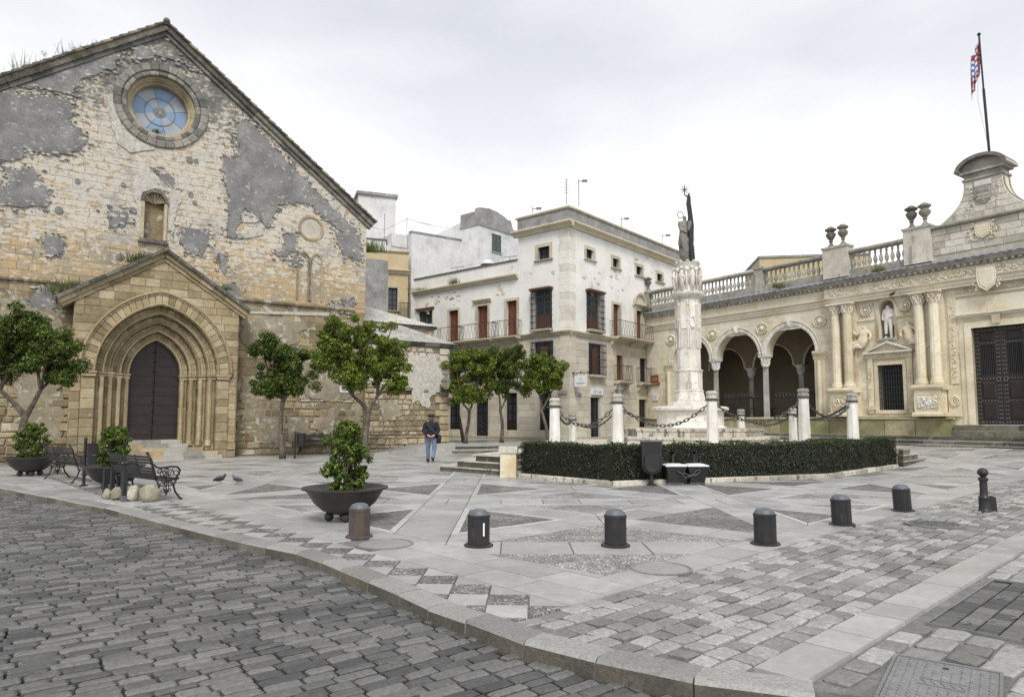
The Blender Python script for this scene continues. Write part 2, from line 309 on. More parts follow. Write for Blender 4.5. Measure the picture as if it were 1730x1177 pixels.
# ---------------------------------------------------------------- mesh building
class MB:
    def __init__(s, T=None): s.v = []; s.f = []; s.mi = []; s.T = T; s.sm = False; s.cur = 0
    def add(s, vs, fs):
        b = len(s.v)
        if s.T is not None: vs = [tuple(s.T @ Vector(p)) for p in vs]
        s.v += [tuple(p) for p in vs]; s.f += [tuple(i+b for i in f) for f in fs]; s.mi += [s.cur]*len(fs)
    def box(s, x0, x1, y0, y1, z0, z1):
        s.add([(x0, y0, z0), (x1, y0, z0), (x1, y1, z0), (x0, y1, z0), (x0, y0, z1), (x1, y0, z1), (x1, y1, z1), (x0, y1, z1)],
              [(3, 2, 1, 0), (4, 5, 6, 7), (0, 1, 5, 4), (1, 2, 6, 5), (2, 3, 7, 6), (3, 0, 4, 7)])
    def prism(s, poly, a, b, axis='z'):
        n = len(poly); P = (lambda p, h: (p[0], p[1], h)) if axis == 'z' else (lambda p, h: (p[0], h, p[1]))
        vs = [P(p, a) for p in poly]+[P(p, b) for p in poly]
        s.add(vs, [tuple(range(n))[::-1], tuple(range(n, 2*n))]+[(i, (i+1) % n, (i+1) % n+n, i+n) for i in range(n)])
    def holed(s, outer, holes, a, b):
        """wall polygon in (x, z) with openings, between depths a and b"""
        loops = [outer]+holes; flat = [p for l in loops for p in l]
        tr = tessellate_polygon([[Vector((p[0], p[1], 0)) for p in l] for l in loops])
        n = len(flat)
        fs = [tuple(t) for t in tr]+[tuple(i+n for i in t) for t in tr]; k = 0
        for l in loops:
            m = len(l); fs += [(k+i, k+(i+1) % m, k+(i+1) % m+n, k+i+n) for i in range(m)]; k += m
        s.add([(p[0], a, p[1]) for p in flat]+[(p[0], b, p[1]) for p in flat], fs)
    def tube(s, pts, r, n=6, cap=True):
        pts = [Vector(p) for p in pts]; m = len(pts); rs = r if isinstance(r, (list, tuple)) else [r]*m
        vs = []; up = None
        for i, p in enumerate(pts):
            t = (pts[min(i+1, m-1)]-pts[max(i-1, 0)])
            t = t.normalized() if t.length > 1e-9 else Vector((0, 0, 1))
            if up is None: up = Vector((0, 0, 1)) if abs(t.z) < .9 else Vector((1, 0, 0))
            a = t.cross(up)
            if a.length < 1e-5: a = t.cross(Vector((1, 0, .3)))
            a.normalize(); c = a.cross(t).normalized(); up = c
            for j in range(n):
                q = 2*pi*j/n; vs.append(p+(a*cos(q)+c*sin(q))*rs[i])
        fs = [(i*n+j, i*n+(j+1) % n, (i+1)*n+(j+1) % n, (i+1)*n+j) for i in range(m-1) for j in range(n)]
        if cap: fs += [tuple(range(n))[::-1], tuple(range((m-1)*n, m*n))]
        s.add(vs, fs)
    def lathe(s, prof, c=(0, 0, 0), n=12, rx=1, ry=1, a0=0):
        vs = []; m = len(prof)
        for r, z in prof:
            for j in range(n):
                q = a0+2*pi*j/n; vs.append((c[0]+r*cos(q)*rx, c[1]+r*sin(q)*ry, c[2]+z))
        fs = [(i*n+j, i*n+(j+1) % n, (i+1)*n+(j+1) % n, (i+1)*n+j) for i in range(m-1) for j in range(n)]
        fs += [tuple(range(n))[::-1], tuple(range((m-1)*n, m*n))]
        s.add(vs, fs)
    def ball(s, c, r, n=8, m=5, sc=(1, 1, 1)):
        s.lathe([(r*sin(pi*i/m)*1+.0005, -r*cos(pi*i/m)*sc[2]) for i in range(m+1)], c, n, sc[0], sc[1])
    def loft(s, prof, x0, x1):
        """profile of (y, z) run along x"""
        n = len(prof)
        s.add([(x0, p[0], p[1]) for p in prof]+[(x1, p[0], p[1]) for p in prof],
              [tuple(range(n)), tuple(range(n, 2*n))[::-1]]+[(i, (i+1) % n, (i+1) % n+n, i+n) for i in range(n)])
    def mesh(s, name, mats, fix=True):
        me = bpy.data.meshes.new(name); me.from_pydata(s.v, [], s.f)
        for m in (mats if isinstance(mats, (list, tuple)) else [mats]): me.materials.append(m)
        if any(s.mi): me.polygons.foreach_set('material_index', s.mi)
        if fix and len(s.f) < 60000:
            bm = bmesh.new(); bm.from_mesh(me); bmesh.ops.recalc_face_normals(bm, faces=bm.faces); bm.to_mesh(me); bm.free()
        if s.sm: me.polygons.foreach_set('use_smooth', [True]*len(me.polygons))
        me.update(); return me
    def build(s, name, mats, parent=None, label=None, kind=None, smooth=False, fix=True):
        if smooth: s.sm = True
        o = bpy.data.objects.new(name, s.mesh(name, mats, fix)); COL.objects.link(o)
        if parent is not None: o.parent = parent
        if label: o['label'] = label
        if kind: o['kind'] = kind
        if smooth == 'auto': autosmooth(o)
        return o
def link(name, me, parent=None, loc=(0, 0, 0), rot=(0, 0, 0), scale=None):
    o = bpy.data.objects.new(name, me); COL.objects.link(o); o.location = loc; o.rotation_euler = rot
    if scale: o.scale = scale
    if parent is not None: o.parent = parent
    return o
def autosmooth(o, ang=40):
    me = o.data; bm = bmesh.new(); bm.from_mesh(me)
    for e in bm.edges:
        if len(e.link_faces) == 2 and e.calc_face_angle(0) > radians(ang): e.smooth = False
    bm.to_mesh(me); bm.free()
def thing(name, label, cat, loc=(0, 0, 0), rz=0, group=None):
    o = bpy.data.objects.new(name, None); COL.objects.link(o); o.location = loc; o.rotation_euler = (0, 0, rz); o.empty_display_size = .2
    tag(o, label, cat, group); return o
def tag(o, label, cat, group=None):
    o['label'] = label; o['category'] = cat
    if group: o['group'] = group
    return o
def copy_thing(src, label=None, loc=None, rz=None):
    def rec(o, par):
        c = o.copy(); COL.objects.link(c)
        if par is not None: c.parent = par
        for ch in kids.get(o.name, []): rec(ch, c)
        return c
    kids = {}
    for o in src.children_recursive: kids.setdefault(o.parent.name, []).append(o)
    r = rec(src, None)
    if label: r['label'] = label
    if loc is not None: r.location = loc
    if rz is not None: r.rotation_euler = (0, 0, rz)
    return r
def fthing(F, name, label, cat): return thing(name, label, cat, (F.o.x, F.o.y, 0), F.rz)

def clip(poly, a, b, c):
    """keep a*x+b*y <= c"""
    out_ = []; n = len(poly)
    for i in range(n):
        p, q = poly[i], poly[(i+1) % n]; dp, dq = a*p[0]+b*p[1]-c, a*q[0]+b*q[1]-c
        if dp <= 0: out_.append(p)
        if (dp < 0 < dq) or (dq < 0 < dp):
            t = dp/(dp-dq); out_.append((p[0]+(q[0]-p[0])*t, p[1]+(q[1]-p[1])*t))
    return out_
def area(p): return .5*sum(p[i][0]*p[(i+1) % len(p)][1]-p[(i+1) % len(p)][0]*p[i][1] for i in range(len(p)))
def inset(poly, d):
    if area(poly) < 0: poly = poly[::-1]
    q = poly
    for i in range(len(poly)):
        (x0, y0), (x1, y1) = poly[i], poly[(i+1) % len(poly)]; l = hypot(x1-x0, y1-y0)
        if l < 1e-6: continue
        nx, ny = (y1-y0)/l, -(x1-x0)/l
        q = clip(q, nx, ny, nx*x0+ny*y0-d)
        if len(q) < 3: return []
    return q
def centroid(p): return (sum(a[0] for a in p)/len(p), sum(a[1] for a in p)/len(p))
def inside(pt, poly):
    x, y = pt; c = False; n = len(poly)
    for i in range(n):
        (x0, y0), (x1, y1) = poly[i], poly[(i+1) % n]
        if (y0 > y) != (y1 > y) and x < (x1-x0)*(y-y0)/(y1-y0)+x0: c = not c
    return c

class Pieces:
    """countable pieces: the nearest ones become parts of their own, the others one joined part"""
    def __init__(s): s.L = []
    def put(s, vs, fs, dist): s.L.append((dist, vs, fs))
    def done(s, name, rest, mat, parent, most=300, T=None):
        s.L.sort(key=lambda a: a[0])
        for d, vs, fs in s.L[:most]:
            m = MB(T); m.add(vs, fs); m.build(name, mat, parent, fix=False)
        if len(s.L) > most:
            m = MB(T)
            for d, vs, fs in s.L[most:]: m.add(vs, fs)
            m.build(rest, mat, parent, kind='stuff', fix=False)
def frustum(bot, top, ybot, ytop, P):
    """solid piece between a rim polygon and a smaller face polygon; P maps (a, b, h)"""
    n = len(bot); vs = [P(p[0], p[1], ybot) for p in bot]+[P(p[0], p[1], ytop) for p in top]
    return vs, [tuple(range(n, 2*n))]+[(i, (i+1) % n, (i+1) % n+n, i+n) for i in range(n)]

def ashlar(pc, F, spans, z0, z1, ch, ln, y, out_, rng, gap=.012, bev=.02, rough=0.0, o_dist=0, T2=None):
    """courses of blocks in a facade; spans(z) gives the open stretches of wall at height z"""
    z = z0; k = 0
    while z < z1-.05:
        h = rng.uniform(*ch) if isinstance(ch, tuple) else ch
        zt = min(z+h, z1)
        if z1-zt < .08: zt = z1
        A, B = spans(z+.002), spans(zt-.002)
        if len(A) != len(B):
            B = A = [s for s in (A if len(A) > len(B) else B)] if False else (A if len(A) < len(B) else B)
        for (a0, a1), (b0, b1) in zip(A, B):
            L = min(a1-a0, b1-b0)
            if L < .06: continue
            lo, hi = max(a0, b0)+.06, min(a1, b1)-.06; cuts = [(a0, b0)]
            x = lo+rng.uniform(.3, 1)*rng.uniform(*ln)
            while x < hi-ln[0]*.4: cuts.append((x, x)); x += rng.uniform(*ln)
            cuts.append((a1, b1))
            for c0, c1 in zip(cuts, cuts[1:]):
                j = lambda: rng.uniform(-rough, rough)
                q = [(c0[0]+j(), z+j()), (c1[0]+j(), z+j()), (c1[1]+j(), zt+j()), (c0[1]+j(), zt+j())]
                q = inset(q, gap/2)
                if len(q) < 3: continue
                t = inset(q, bev)
                if len(t) != len(q): continue
                pr = out_*rng.uniform(.55, 1.25)
                vs, fs = frustum(q, t, y, y-pr, lambda a, b, h: (a, h, b))
                cx, cz = centroid(q)
                if T2 is not None: p_ = T2 @ Vector((cx, 0, cz)); cx_, cy_ = p_.x, p_.y
                else: cx_, cy_ = cx, 0
                wx, wy, _ = F.w(cx_, -cy_, 0)
                pc.put(vs, fs, hypot(hypot(wx, wy), cz-1.6)/sqrt(max(.1, -area(t) if area(t) < 0 else area(t))) if False else hypot(hypot(wx, wy), cz-1.6))
        z = zt; k += 1
def arch_pts(c, w, zs, cc=0.0, n=12):
    """opening edge from left spring over the apex to right spring; cc = how far the two arc centres stand past the middle"""
    r = w+cc; a1 = math.acos(cc/r) if cc > 0 else pi/2
    left = [(c+cc-r*cos(a1*i/n), zs+r*sin(a1*i/n)) for i in range(n+1)]
    return left+[(2*c-x, z) for x, z in left[-2::-1]]
def arch_half(w, dz, cc=0.0):
    """half width of the opening at dz above the spring"""
    if dz <= 0: return w
    r = w+cc
    return max(0.0, sqrt(max(0, r*r-dz*dz))-cc)
def cut(spans, a, b):
    o = []
    for s, e in spans:
        if b <= s or a >= e: o.append((s, e)); continue
        if a > s: o.append((s, a))
        if b < e: o.append((b, e))
    return o

def leaves(mb, centers, per, size, rng, spread=.8, flat=0.0, asp=.5):
    """leaf quads spread over clumps: centers = (x, y, z, r)"""
    vs = []; fs = []
    for (x, y, z, r) in centers:
        for _ in range(per):
            d = Vector((rng.gauss(0, 1), rng.gauss(0, 1), rng.gauss(0, 1))).normalized()
            rr = r*(rng.random()**.38)
            p = Vector((x, y, z))+Vector((d.x, d.y, d.z*.85))*rr
            nrm = (d*spread+Vector((rng.gauss(0, .6), rng.gauss(0, .6), rng.gauss(0, .6)+.35))).normalized()
            t = nrm.cross(Vector((rng.gauss(0, 1), rng.gauss(0, 1), rng.gauss(0, 1)))).normalized(); b = nrm.cross(t)
            s_ = size*rng.uniform(.65, 1.3); k = len(vs)
            vs += [p-t*s_*.5, p+b*s_*asp*.5+nrm*s_*.06, p+t*s_*.5-nrm*s_*.08, p-b*s_*asp*.5+nrm*s_*.06]
            fs += [(k, k+1, k+2, k+3)]
    mb.add([tuple(v) for v in vs], fs)

def skin_obj(name, V, E, Rr, mats, parent=None, sub=2, matfn=None, loc=(0, 0, 0)):
    me = bpy.data.meshes.new(name+'_rig'); me.from_pydata(V, E, []); o = bpy.data.objects.new(name+'_rig', me); COL.objects.link(o)
    sk = o.modifiers.new('s', 'SKIN'); sk.use_smooth_shade = True
    for i, v in enumerate(me.skin_vertices[0].data):
        r = Rr[i]; v.radius = (r, r) if isinstance(r, (int, float)) else r
        v.use_root = (i == 0)
    ss = o.modifiers.new('u', 'SUBSURF'); ss.levels = sub; ss.render_levels = sub
    dg = bpy.context.evaluated_depsgraph_get(); ev = o.evaluated_get(dg); nm = bpy.data.meshes.new_from_object(ev)
    bpy.data.objects.remove(o); nm.name = name
    nm.materials.clear()
    for m in (mats if isinstance(mats, (list, tuple)) else [mats]): nm.materials.append(m)
    for p in nm.polygons:
        p.use_smooth = True
        if matfn: p.material_index = matfn(p.center)
    return link(name, nm, parent, loc)

def gz(x, y):
    """the plaza rises a little towards the old town hall"""
    d = (x-19.6)*-.82+(y-29.0)*-.572
    return .45*min(1., max(0., (9.5-d)/7.))
# ================================================================ GROUND
KERB = [(-40, 40.8), gp(0, 823), gp(180, 857), gp(290, 885), gp(430, 919), gp(512, 935), gp(553, 951), gp(587, 965.6), gp(627, 982), gp(684, 1005.6), gp(737, 1031), gp(808, 1053), gp(911, 1093), gp(1046, 1122), gp(1197, 1153), gp(1400, 1176), (4.2, 3.2), (9, .9), (20, -4)]
UA = radians(43.2); U = Vector((cos(UA), sin(UA))); NR = Vector((sin(UA), -cos(UA))); L0 = Vector((1.96, 7.39))
def ab(a, b): p = L0+U*a+NR*b; return (p.x, p.y)
def toab(x, y): d = Vector((x, y))-L0; return (d.dot(U), d.dot(NR))
PLAZA = KERB+[(60, -4), (60, 90), (-60, 90), (-60, 40.8)]
ROADP = KERB+[(20, -40), (-70, -40), (-70, 40.8)]
def struct(o): o['kind'] = 'structure'; return o
m = MB(); m.add([(-600, -600, -.3), (600, -600, -.3), (600, 600, -.3), (-600, 600, -.3)], [(0, 1, 2, 3)]); struct(m.build('ground', M['joint'], fix=False))
def sheet(poly, z, mat, name):
    tr = tessellate_polygon([[Vector((p[0], p[1], 0)) for p in poly]])
    m = MB(); m.add([(p[0], p[1], z) for p in poly], [tuple(t) for t in tr])
    # a skirt keeps the raised edge closed
    n = len(poly); m.add([(p[0], p[1], z) for p in poly]+[(p[0], p[1], z-.25) for p in poly], [(i, (i+1) % n, (i+1) % n+n, i+n) for i in range(n)])
    o = m.build(name, mat)
    me = o.data
    bm = bmesh.new(); bm.from_mesh(me)
    for f in bm.faces:
        if abs(f.normal.z) > .9 and f.normal.z < 0: f.normal_flip()
    bm.to_mesh(me); bm.free()
    return struct(o)
road = sheet(ROADP, -.145, M['dirt'], 'road')
def pushed(poly, d):
    o = []
    for i, p in enumerate(poly):
        a, b = poly[max(0, i-1)], poly[min(len(poly)-1, i+1)]; l = hypot(b[0]-a[0], b[1]-a[1]); o.append((p[0]-(b[1]-a[1])/l*d, p[1]+(b[0]-a[0])/l*d))
    return o
plaza = sheet(pushed(KERB, .12)+[(60, -4), (60, 90), (-60, 90), (-60, 40.8)], -.020, M['joint'], 'plaza_pavement')
# sloped sheet in front of the town hall
m = MB(); n = 12; vs = []
for i in range(n+1):
    for k in (0, 1):
        d = 9.5-7.0*i/n if i < n else -3
        s_ = (-24, 24)[k]; x = 19.6+.572*s_-.82*d; y = 29-.82*s_-.572*d; vs.append((x, y, gz(x, y)-.014))
m.add(vs, [(2*i, 2*i+1, 2*i+3, 2*i+2) for i in range(n)]); struct(m.build('sloping_pavement', M['joint']))

# kerb stones
def along(poly, s):
    for (x0, y0), (x1, y1) in zip(poly, poly[1:]):
        l = hypot(x1-x0, y1-y0)
        if s <= l: t = s/l; return (x0+(x1-x0)*t, y0+(y1-y0)*t)
        s -= l
    return poly[-1]
kt = thing('kerb', 'granite kerb of long chamfered stones curving between road and plaza', 'kerb')
SK = [(x, y) for x, y in KERB[1:16]]; tot = sum(hypot(b[0]-a[0], b[1]-a[1]) for a, b in zip(SK, SK[1:]))
rng = random.Random(3); s = 0; cuts = [0.]
while s < tot-.3: s += rng.uniform(.5, .72); cuts.append(min(s, tot))
def kerb_stone(p, q, name='kerb_stone'):
    dx, dy = q[0]-p[0], q[1]-p[1]; l = hypot(dx, dy)
    if l < .05: return
    dx /= l; dy /= l; nx, ny = -dy, dx      # towards the plaza
    g = .006; p = (p[0]+dx*g, p[1]+dy*g); q = (q[0]-dx*g, q[1]-dy*g); j = rng.uniform(-.006, .006)
    prof = [(-.022, -.16), (-.016, -.022), (.008, .006), (.225, .010), (.232, -.16)]
    vs = []
    for e_, (cx, cy) in ((0, p), (1, q)):
        for o_, z_ in prof: vs.append((cx+nx*(o_+j), cy+ny*(o_+j), z_+j*.6))
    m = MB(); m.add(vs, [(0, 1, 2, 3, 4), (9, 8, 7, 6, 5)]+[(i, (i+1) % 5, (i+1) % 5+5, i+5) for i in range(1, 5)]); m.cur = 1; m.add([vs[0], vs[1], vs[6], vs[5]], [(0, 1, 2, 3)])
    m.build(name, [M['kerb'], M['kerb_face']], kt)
for a, b in zip(cuts, cuts[1:]): kerb_stone(along(SK, a), along(SK, b))
pp = (SK[0][0], SK[0][1])
for k in range(14): q = (pp[0]-.62*.745, pp[1]+.62*.667); kerb_stone(q, pp); pp = q

def sett(pc, x, y, ang, lx, ly, z0, zt, rng, tilt=.006, cr=.16, jt=.007):
    c, s_ = cos(ang), sin(ang); hx, hy = lx/2, ly/2; k = min(hx, hy)*cr*2
    def j(): return rng.uniform(-jt, jt)
    q = [(-hx+k+j(), -hy+j()), (hx-k+j(), -hy+j()), (hx+j(), -hy+k+j()), (hx+j(), hy-k+j()), (hx-k+j(), hy+j()), (-hx+k+j(), hy+j()), (-hx+j(), hy-k+j()), (-hx+j(), -hy+k+j())]
    b = .016; t = [(px_*(1-b/hx), py_*(1-b/hy)) for px_, py_ in q]; ta, tb = rng.uniform(-tilt, tilt), rng.uniform(-tilt, tilt); dz = rng.uniform(-.005, .004)
    W = lambda p, h: (x+p[0]*c-p[1]*s_, y+p[0]*s_+p[1]*c, h)
    vs = [W(p, z0) for p in q]+[W(p, zt-.011+dz+ta*p[0]/hx+tb*p[1]/hy) for p in q]+[W(p, zt+dz+ta*p[0]/hx+tb*p[1]/hy) for p in t]
    fs = [tuple(range(16, 24))]+[(i, (i+1) % 8, (i+1) % 8+8, i+8) for i in range(8)]+[(i+8, (i+1) % 8+8, (i+1) % 8+16, i+16) for i in range(8)]
    pc.put(vs, fs, hypot(x, y))
# road setts
ROADQ = pushed(KERB, .06)+[(20, -40), (-70, -40), (-70, 40.8)]
pc = Pieces(); rng = random.Random(11); b = -32.0
RA = radians(38.5); RU = Vector((cos(RA), sin(RA))); RN = Vector((sin(RA), -cos(RA)))
while b < 6:
    a = -22+rng.uniform(0, .3); wd = rng.uniform(.105, .128)
    while a < 9:
        l = rng.uniform(.19, .32); p_ = L0+RU*(a+l/2)+RN*(b+wd/2); x, y = p_.x, p_.y
        if 1.6 < y < 26 and x > -.84*y-2.5 and x < 3.5 and inside((x, y), ROADQ):
            # keep clear of the kerb foot
            d = min(abs((x-p[0])*(q[1]-p[1])-(y-p[1])*(q[0]-p[0]))/max(1e-6, hypot(q[0]-p[0], q[1]-p[1])) for p, q in zip(KERB, KERB[1:]) if (min(p[0], q[0])-.3 < x < max(p[0], q[0])+.3))
            if d > -1:
                wob = .02*noise.noise(Vector((x*.5, y*.5, 0)))
                sett(pc, x, y, RA+wob*.4+rng.uniform(-.008, .008), l-.018, wd-.019, -.16, -.104+.010*noise.noise(Vector((x*.7, y*.7, 3))), rng, .0035, .12, .0025)
        a += l
    b += wd
pc.done('sett', 'setts', M['sett_road'], road)

# hatch, tray, covers (positions first: the setts keep clear of them)
HC = Vector(gp(1517, 1108)); HE = Vector((cos(radians(-36)), sin(radians(-36)))); HF = Vector((HE.y, -HE.x))
TC = Vector(gp(1569, 1052)); TE = U; TF = NR
COVERS = [(gp(650, 919), .37, 'manholestone', 'round pale manhole cover beside the rust brown bollard'), (gp(1117, 960), .33, 'manholestone', 'round pale manhole cover at the corner between slabs and setts'), (gp(1578, 885), .40, 'manhole', 'round dark manhole cover set in the cobbles at right')]
def in_hatch(x, y, m_=.0):
    d = Vector((x, y))-HC; return -m_ < d.dot(HE) < .56+m_ and -m_ < d.dot(-HF if HF.y > 0 else HF) < .86+m_
def in_tray(x, y, m_=.0):
    d = Vector((x, y))-TC; return -m_ < d.dot(TE) < 2.1+m_ and -m_ < d.dot(TF) < 1.2+m_
def in_cover(x, y, m_=.0): return any(hypot(x-c[0][0], y-c[0][1]) < c[1]+m_ for c in COVERS)
# pale band between the setts
BL, BR = 1.79, 2.15
pc = Pieces(); rng = random.Random(5); bb = 0.02
def inplaza(x, y): return inside((x, y), KPI)
KPI = [(x, y) for x, y in KERB]+[(60, -4), (60, 90), (-60, 90), (-60, 40.8)]
def near_kerb(x, y):
    for p, q in zip(KERB, KERB[1:]):
        l = hypot(q[0]-p[0], q[1]-p[1]); t = ((x-p[0])*(q[0]-p[0])+(y-p[1])*(q[1]-p[1]))/l/l
        if -.05 < t < 1.05:
            d = ((x-p[0])*-(q[1]-p[1])+(y-p[1])*(q[0]-p[0]))/l
            if -.05 < d < .27: return True
    return False
while bb < 14:
    far = bb > BR; wd = rng.uniform(.16, .19) if not far else rng.uniform(.18, .25)
    if bb < BL < bb+wd+.05: wd = BL-bb-.005
    a = -5+rng.uniform(0, .3)
    while a < 30:
        l = rng.uniform(.18, .29) if not far else rng.uniform(.2, .36); x, y = ab(a+l/2, bb+wd/2)
        if 1.8 < y < 27 and x < .84*y+2.5 and x > -3 and ((x-19.6)*-.82+(y-29)*-.572) > 2.4 and inside((x, y), KPI) and not near_kerb(x, y) and not in_hatch(x, y, .10) and not in_tray(x, y, .09) and not in_cover(x, y, .09):
            g_ = gz(x, y)
            sett(pc, x, y, UA+rng.uniform(-.03, .03), l-.022, wd-.02, g_-.03, g_+.006, rng, .006, .08)
        a += l
    bb += wd
    if abs(bb-BL) < .02: bb = BR+.01
pc.done('sett', 'setts', M['sett_pale'], plaza)
bed = MB(); bed.add([(*ab(-6, 0), -.016), (*ab(-6, 20), -.016), (*ab(26, 20), -.016), (*ab(26, 0), -.016)], [(0, 1, 2, 3)])

slabs = Pieces(); edg = Pieces(); panels_d = []; panels_p = []
rng = random.Random(9)
def put_poly(pc, poly, zt, th=.03, bev=.006, gap=.004, jit=.0025):
    if area(poly) < 0: poly = poly[::-1]
    q = inset(poly, gap)
    if len(q) < 3 or abs(area(q)) < .004: return
    t = inset(q, bev)
    if len(t) != len(q): t = q
    c = centroid(q); dz = rng.uniform(-jit, jit)
    vs, fs = frustum(q, t, -th, zt+dz, lambda a, b, h: (a, b, gz(a, b)+h))
    pc.put(vs, fs, hypot(*c))
def clip_cover(poly):
    return poly
def ok_slab(x, y):
    if not (2 < y < 46 and abs(x) < .84*y+4): return False
    if (x-19.6)*-.82+(y-29)*-.572 < 1.6: return False
    d = (Vector((x, y))-CH.o); 
    if d.dot(CH.n) < -1.2: return False
    return True
def slab_rect(a0, a1, b0, b1, along_a, ln, wd, pc=slabs):
    """slabs laid in rows in (a, b)"""
    if along_a:
        b_ = b0
        while b_ < b1-.02:
            w_ = min(wd, b1-b_); w_ = b1-b_ if b1-b_-w_ < .12 else w_
            a_ = a0-rng.uniform(0, ln)
            while a_ < a1:
                l_ = ln*rng.uniform(.75, 1.25); p = [ab(max(a_, a0), b_), ab(min(a_+l_, a1), b_), ab(min(a_+l_, a1), b_+w_), ab(max(a_, a0), b_+w_)]
                if a_+l_ > a0+.03: place(pc, p)
                a_ += l_
            b_ += w_
    else:
        a_ = a0
        while a_ < a1-.02:
            w_ = min(wd, a1-a_); w_ = a1-a_ if a1-a_-w_ < .12 else w_
            b_ = b0-rng.uniform(0, ln)
            while b_ < b1:
                l_ = ln*rng.uniform(.75, 1.25); p = [ab(a_, max(b_, b0)), ab(a_+w_, max(b_, b0)), ab(a_+w_, min(b_+l_, b1)), ab(a_, min(b_+l_, b1))]
                if b_+l_ > b0+.03: place(pc, p)
                b_ += l_
            a_ += w_
def kerbclip(p, off=.236):
    """trim a paving piece along the inner edge of the kerb"""
    c = centroid(p)
    for (x0, y0), (x1, y1) in zip(KERB, KERB[1:]):
        l = hypot(x1-x0, y1-y0); t = ((c[0]-x0)*(x1-x0)+(c[1]-y0)*(y1-y0))/l
        if -.25 < t < l+.25:
            nx, ny = -(y1-y0)/l, (x1-x0)/l; d = (c[0]-x0)*nx+(c[1]-y0)*ny
            if -.6 < d < 1.4:
                p = clip(p, -nx, -ny, -(x0*nx+y0*ny)-off)
                if len(p) < 3: return []
    return p
def place(pc, p):
    if area(p) < 0: p = p[::-1]
    p = kerbclip(p)
    if len(p) < 3 or abs(area(p)) < .006: return
    c = centroid(p)
    if ok_slab(*c) and inside(c, KPI) and not in_cover(*c, -.02): put_poly(pc, p, 0)
# borders: beside the pattern, at the setts, and the footway along the kerb
slab_rect(-1.99, -1.04, -34, 0, False, .85, .48)
slab_rect(-1.04, 26, -.52, 0, True, .9, .52)
slab_rect(-8.0, -2.87, -34, -3.6, False, .7, .6)
# diamond checker between border and kerb
T = .365; ck = Pieces(); cl = Pieces()
CA_ = UA-pi/4; CE = Vector((cos(CA_), sin(CA_))); CF = Vector((-sin(CA_), cos(CA_))); C0 = L0+U*(-2.25)-(CE+CF)*(T/2)
for i in range(-70, 12):
    for j in range(-12, 70):
        if abs(i+j) > 3: continue
        o0 = C0+CE*(i*T)+CF*(j*T); p = [(v_.x, v_.y) for v_ in (o0, o0+CE*T, o0+CE*T+CF*T, o0+CF*T)]
        # a <= -1.99 and a >= -2.87 and b <= 0
        ka = -1.99+L0.dot(U); p = clip(p, U.x, U.y, ka); 
        if len(p) < 3: continue
        p = clip(p, -U.x, -U.y, 2.87-L0.dot(U))
        if len(p) < 3: continue
        p = clip(p, NR.x, NR.y, L0.dot(NR)-.0)
        if len(p) < 3 or abs(area(p)) < .006: continue
        if abs(area(kerbclip(p) or p)) > 0: p = kerbclip(p)
        if len(p) < 3 or abs(area(p)) < .004: continue
        c = centroid(p)
        if not inside(c, KPI) or c[0] < -14: continue
        put_poly(cl if (i+j) % 2 else ck, p, .0 if (i+j) % 2 else -.003, gap=.003)
ck.done('pebble_tile', 'pebble_tiles', M['pebble_dark'], plaza)
cl.done('pale_tile', 'pale_tiles', M['slab'], plaza)

# star pattern: cells with diagonals
CA, CB, HW, DW, EW = 2.65, 2.375, .40, .36, .11
PLAT = [(.18, 18.6), (2.36, 16.3), (8.6, 18.45), (13.0, 22.8), (13.3, 28.6), (10.4, 31), (2.6, 31), (.4, 28.5)]
def wedge(p):
    """clip to the patterned field"""
    k = L0.dot(U); q = clip(p, -U.x, -U.y, 1.04-k)
    if len(q) < 3: return []
    q = clip(q, NR.x, NR.y, L0.dot(NR)-.52)
    return q if len(q) >= 3 and abs(area(q)) > .012 else []
def put(pc, p):
    q = wedge(p)
    if not q: return
    c = centroid(q)
    if ok_slab(*c) and inside(c, KPI) and not inside(c, PLAT) and not in_cover(*c): put_poly(pc, q, 0)
def split(poly, p0, d, ln):
    """cut a long polygon into slabs along direction d"""
    l = hypot(*d); d = (d[0]/l, d[1]/l); L = max((p[0]-p0[0])*d[0]+(p[1]-p0[1])*d[1] for p in poly); s_ = 0
    while s_ < L-.02:
        e_ = s_+ln*rng.uniform(.8, 1.25)
        if L-e_ < .2: e_ = L+.1
        q = clip(poly, d[0], d[1], d[0]*p0[0]+d[1]*p0[1]+e_)
        if len(q) >= 3: q = clip(q, -d[0], -d[1], -(d[0]*p0[0]+d[1]*p0[1]+s_))
        if len(q) >= 3: put(slabs, q)
        s_ = e_
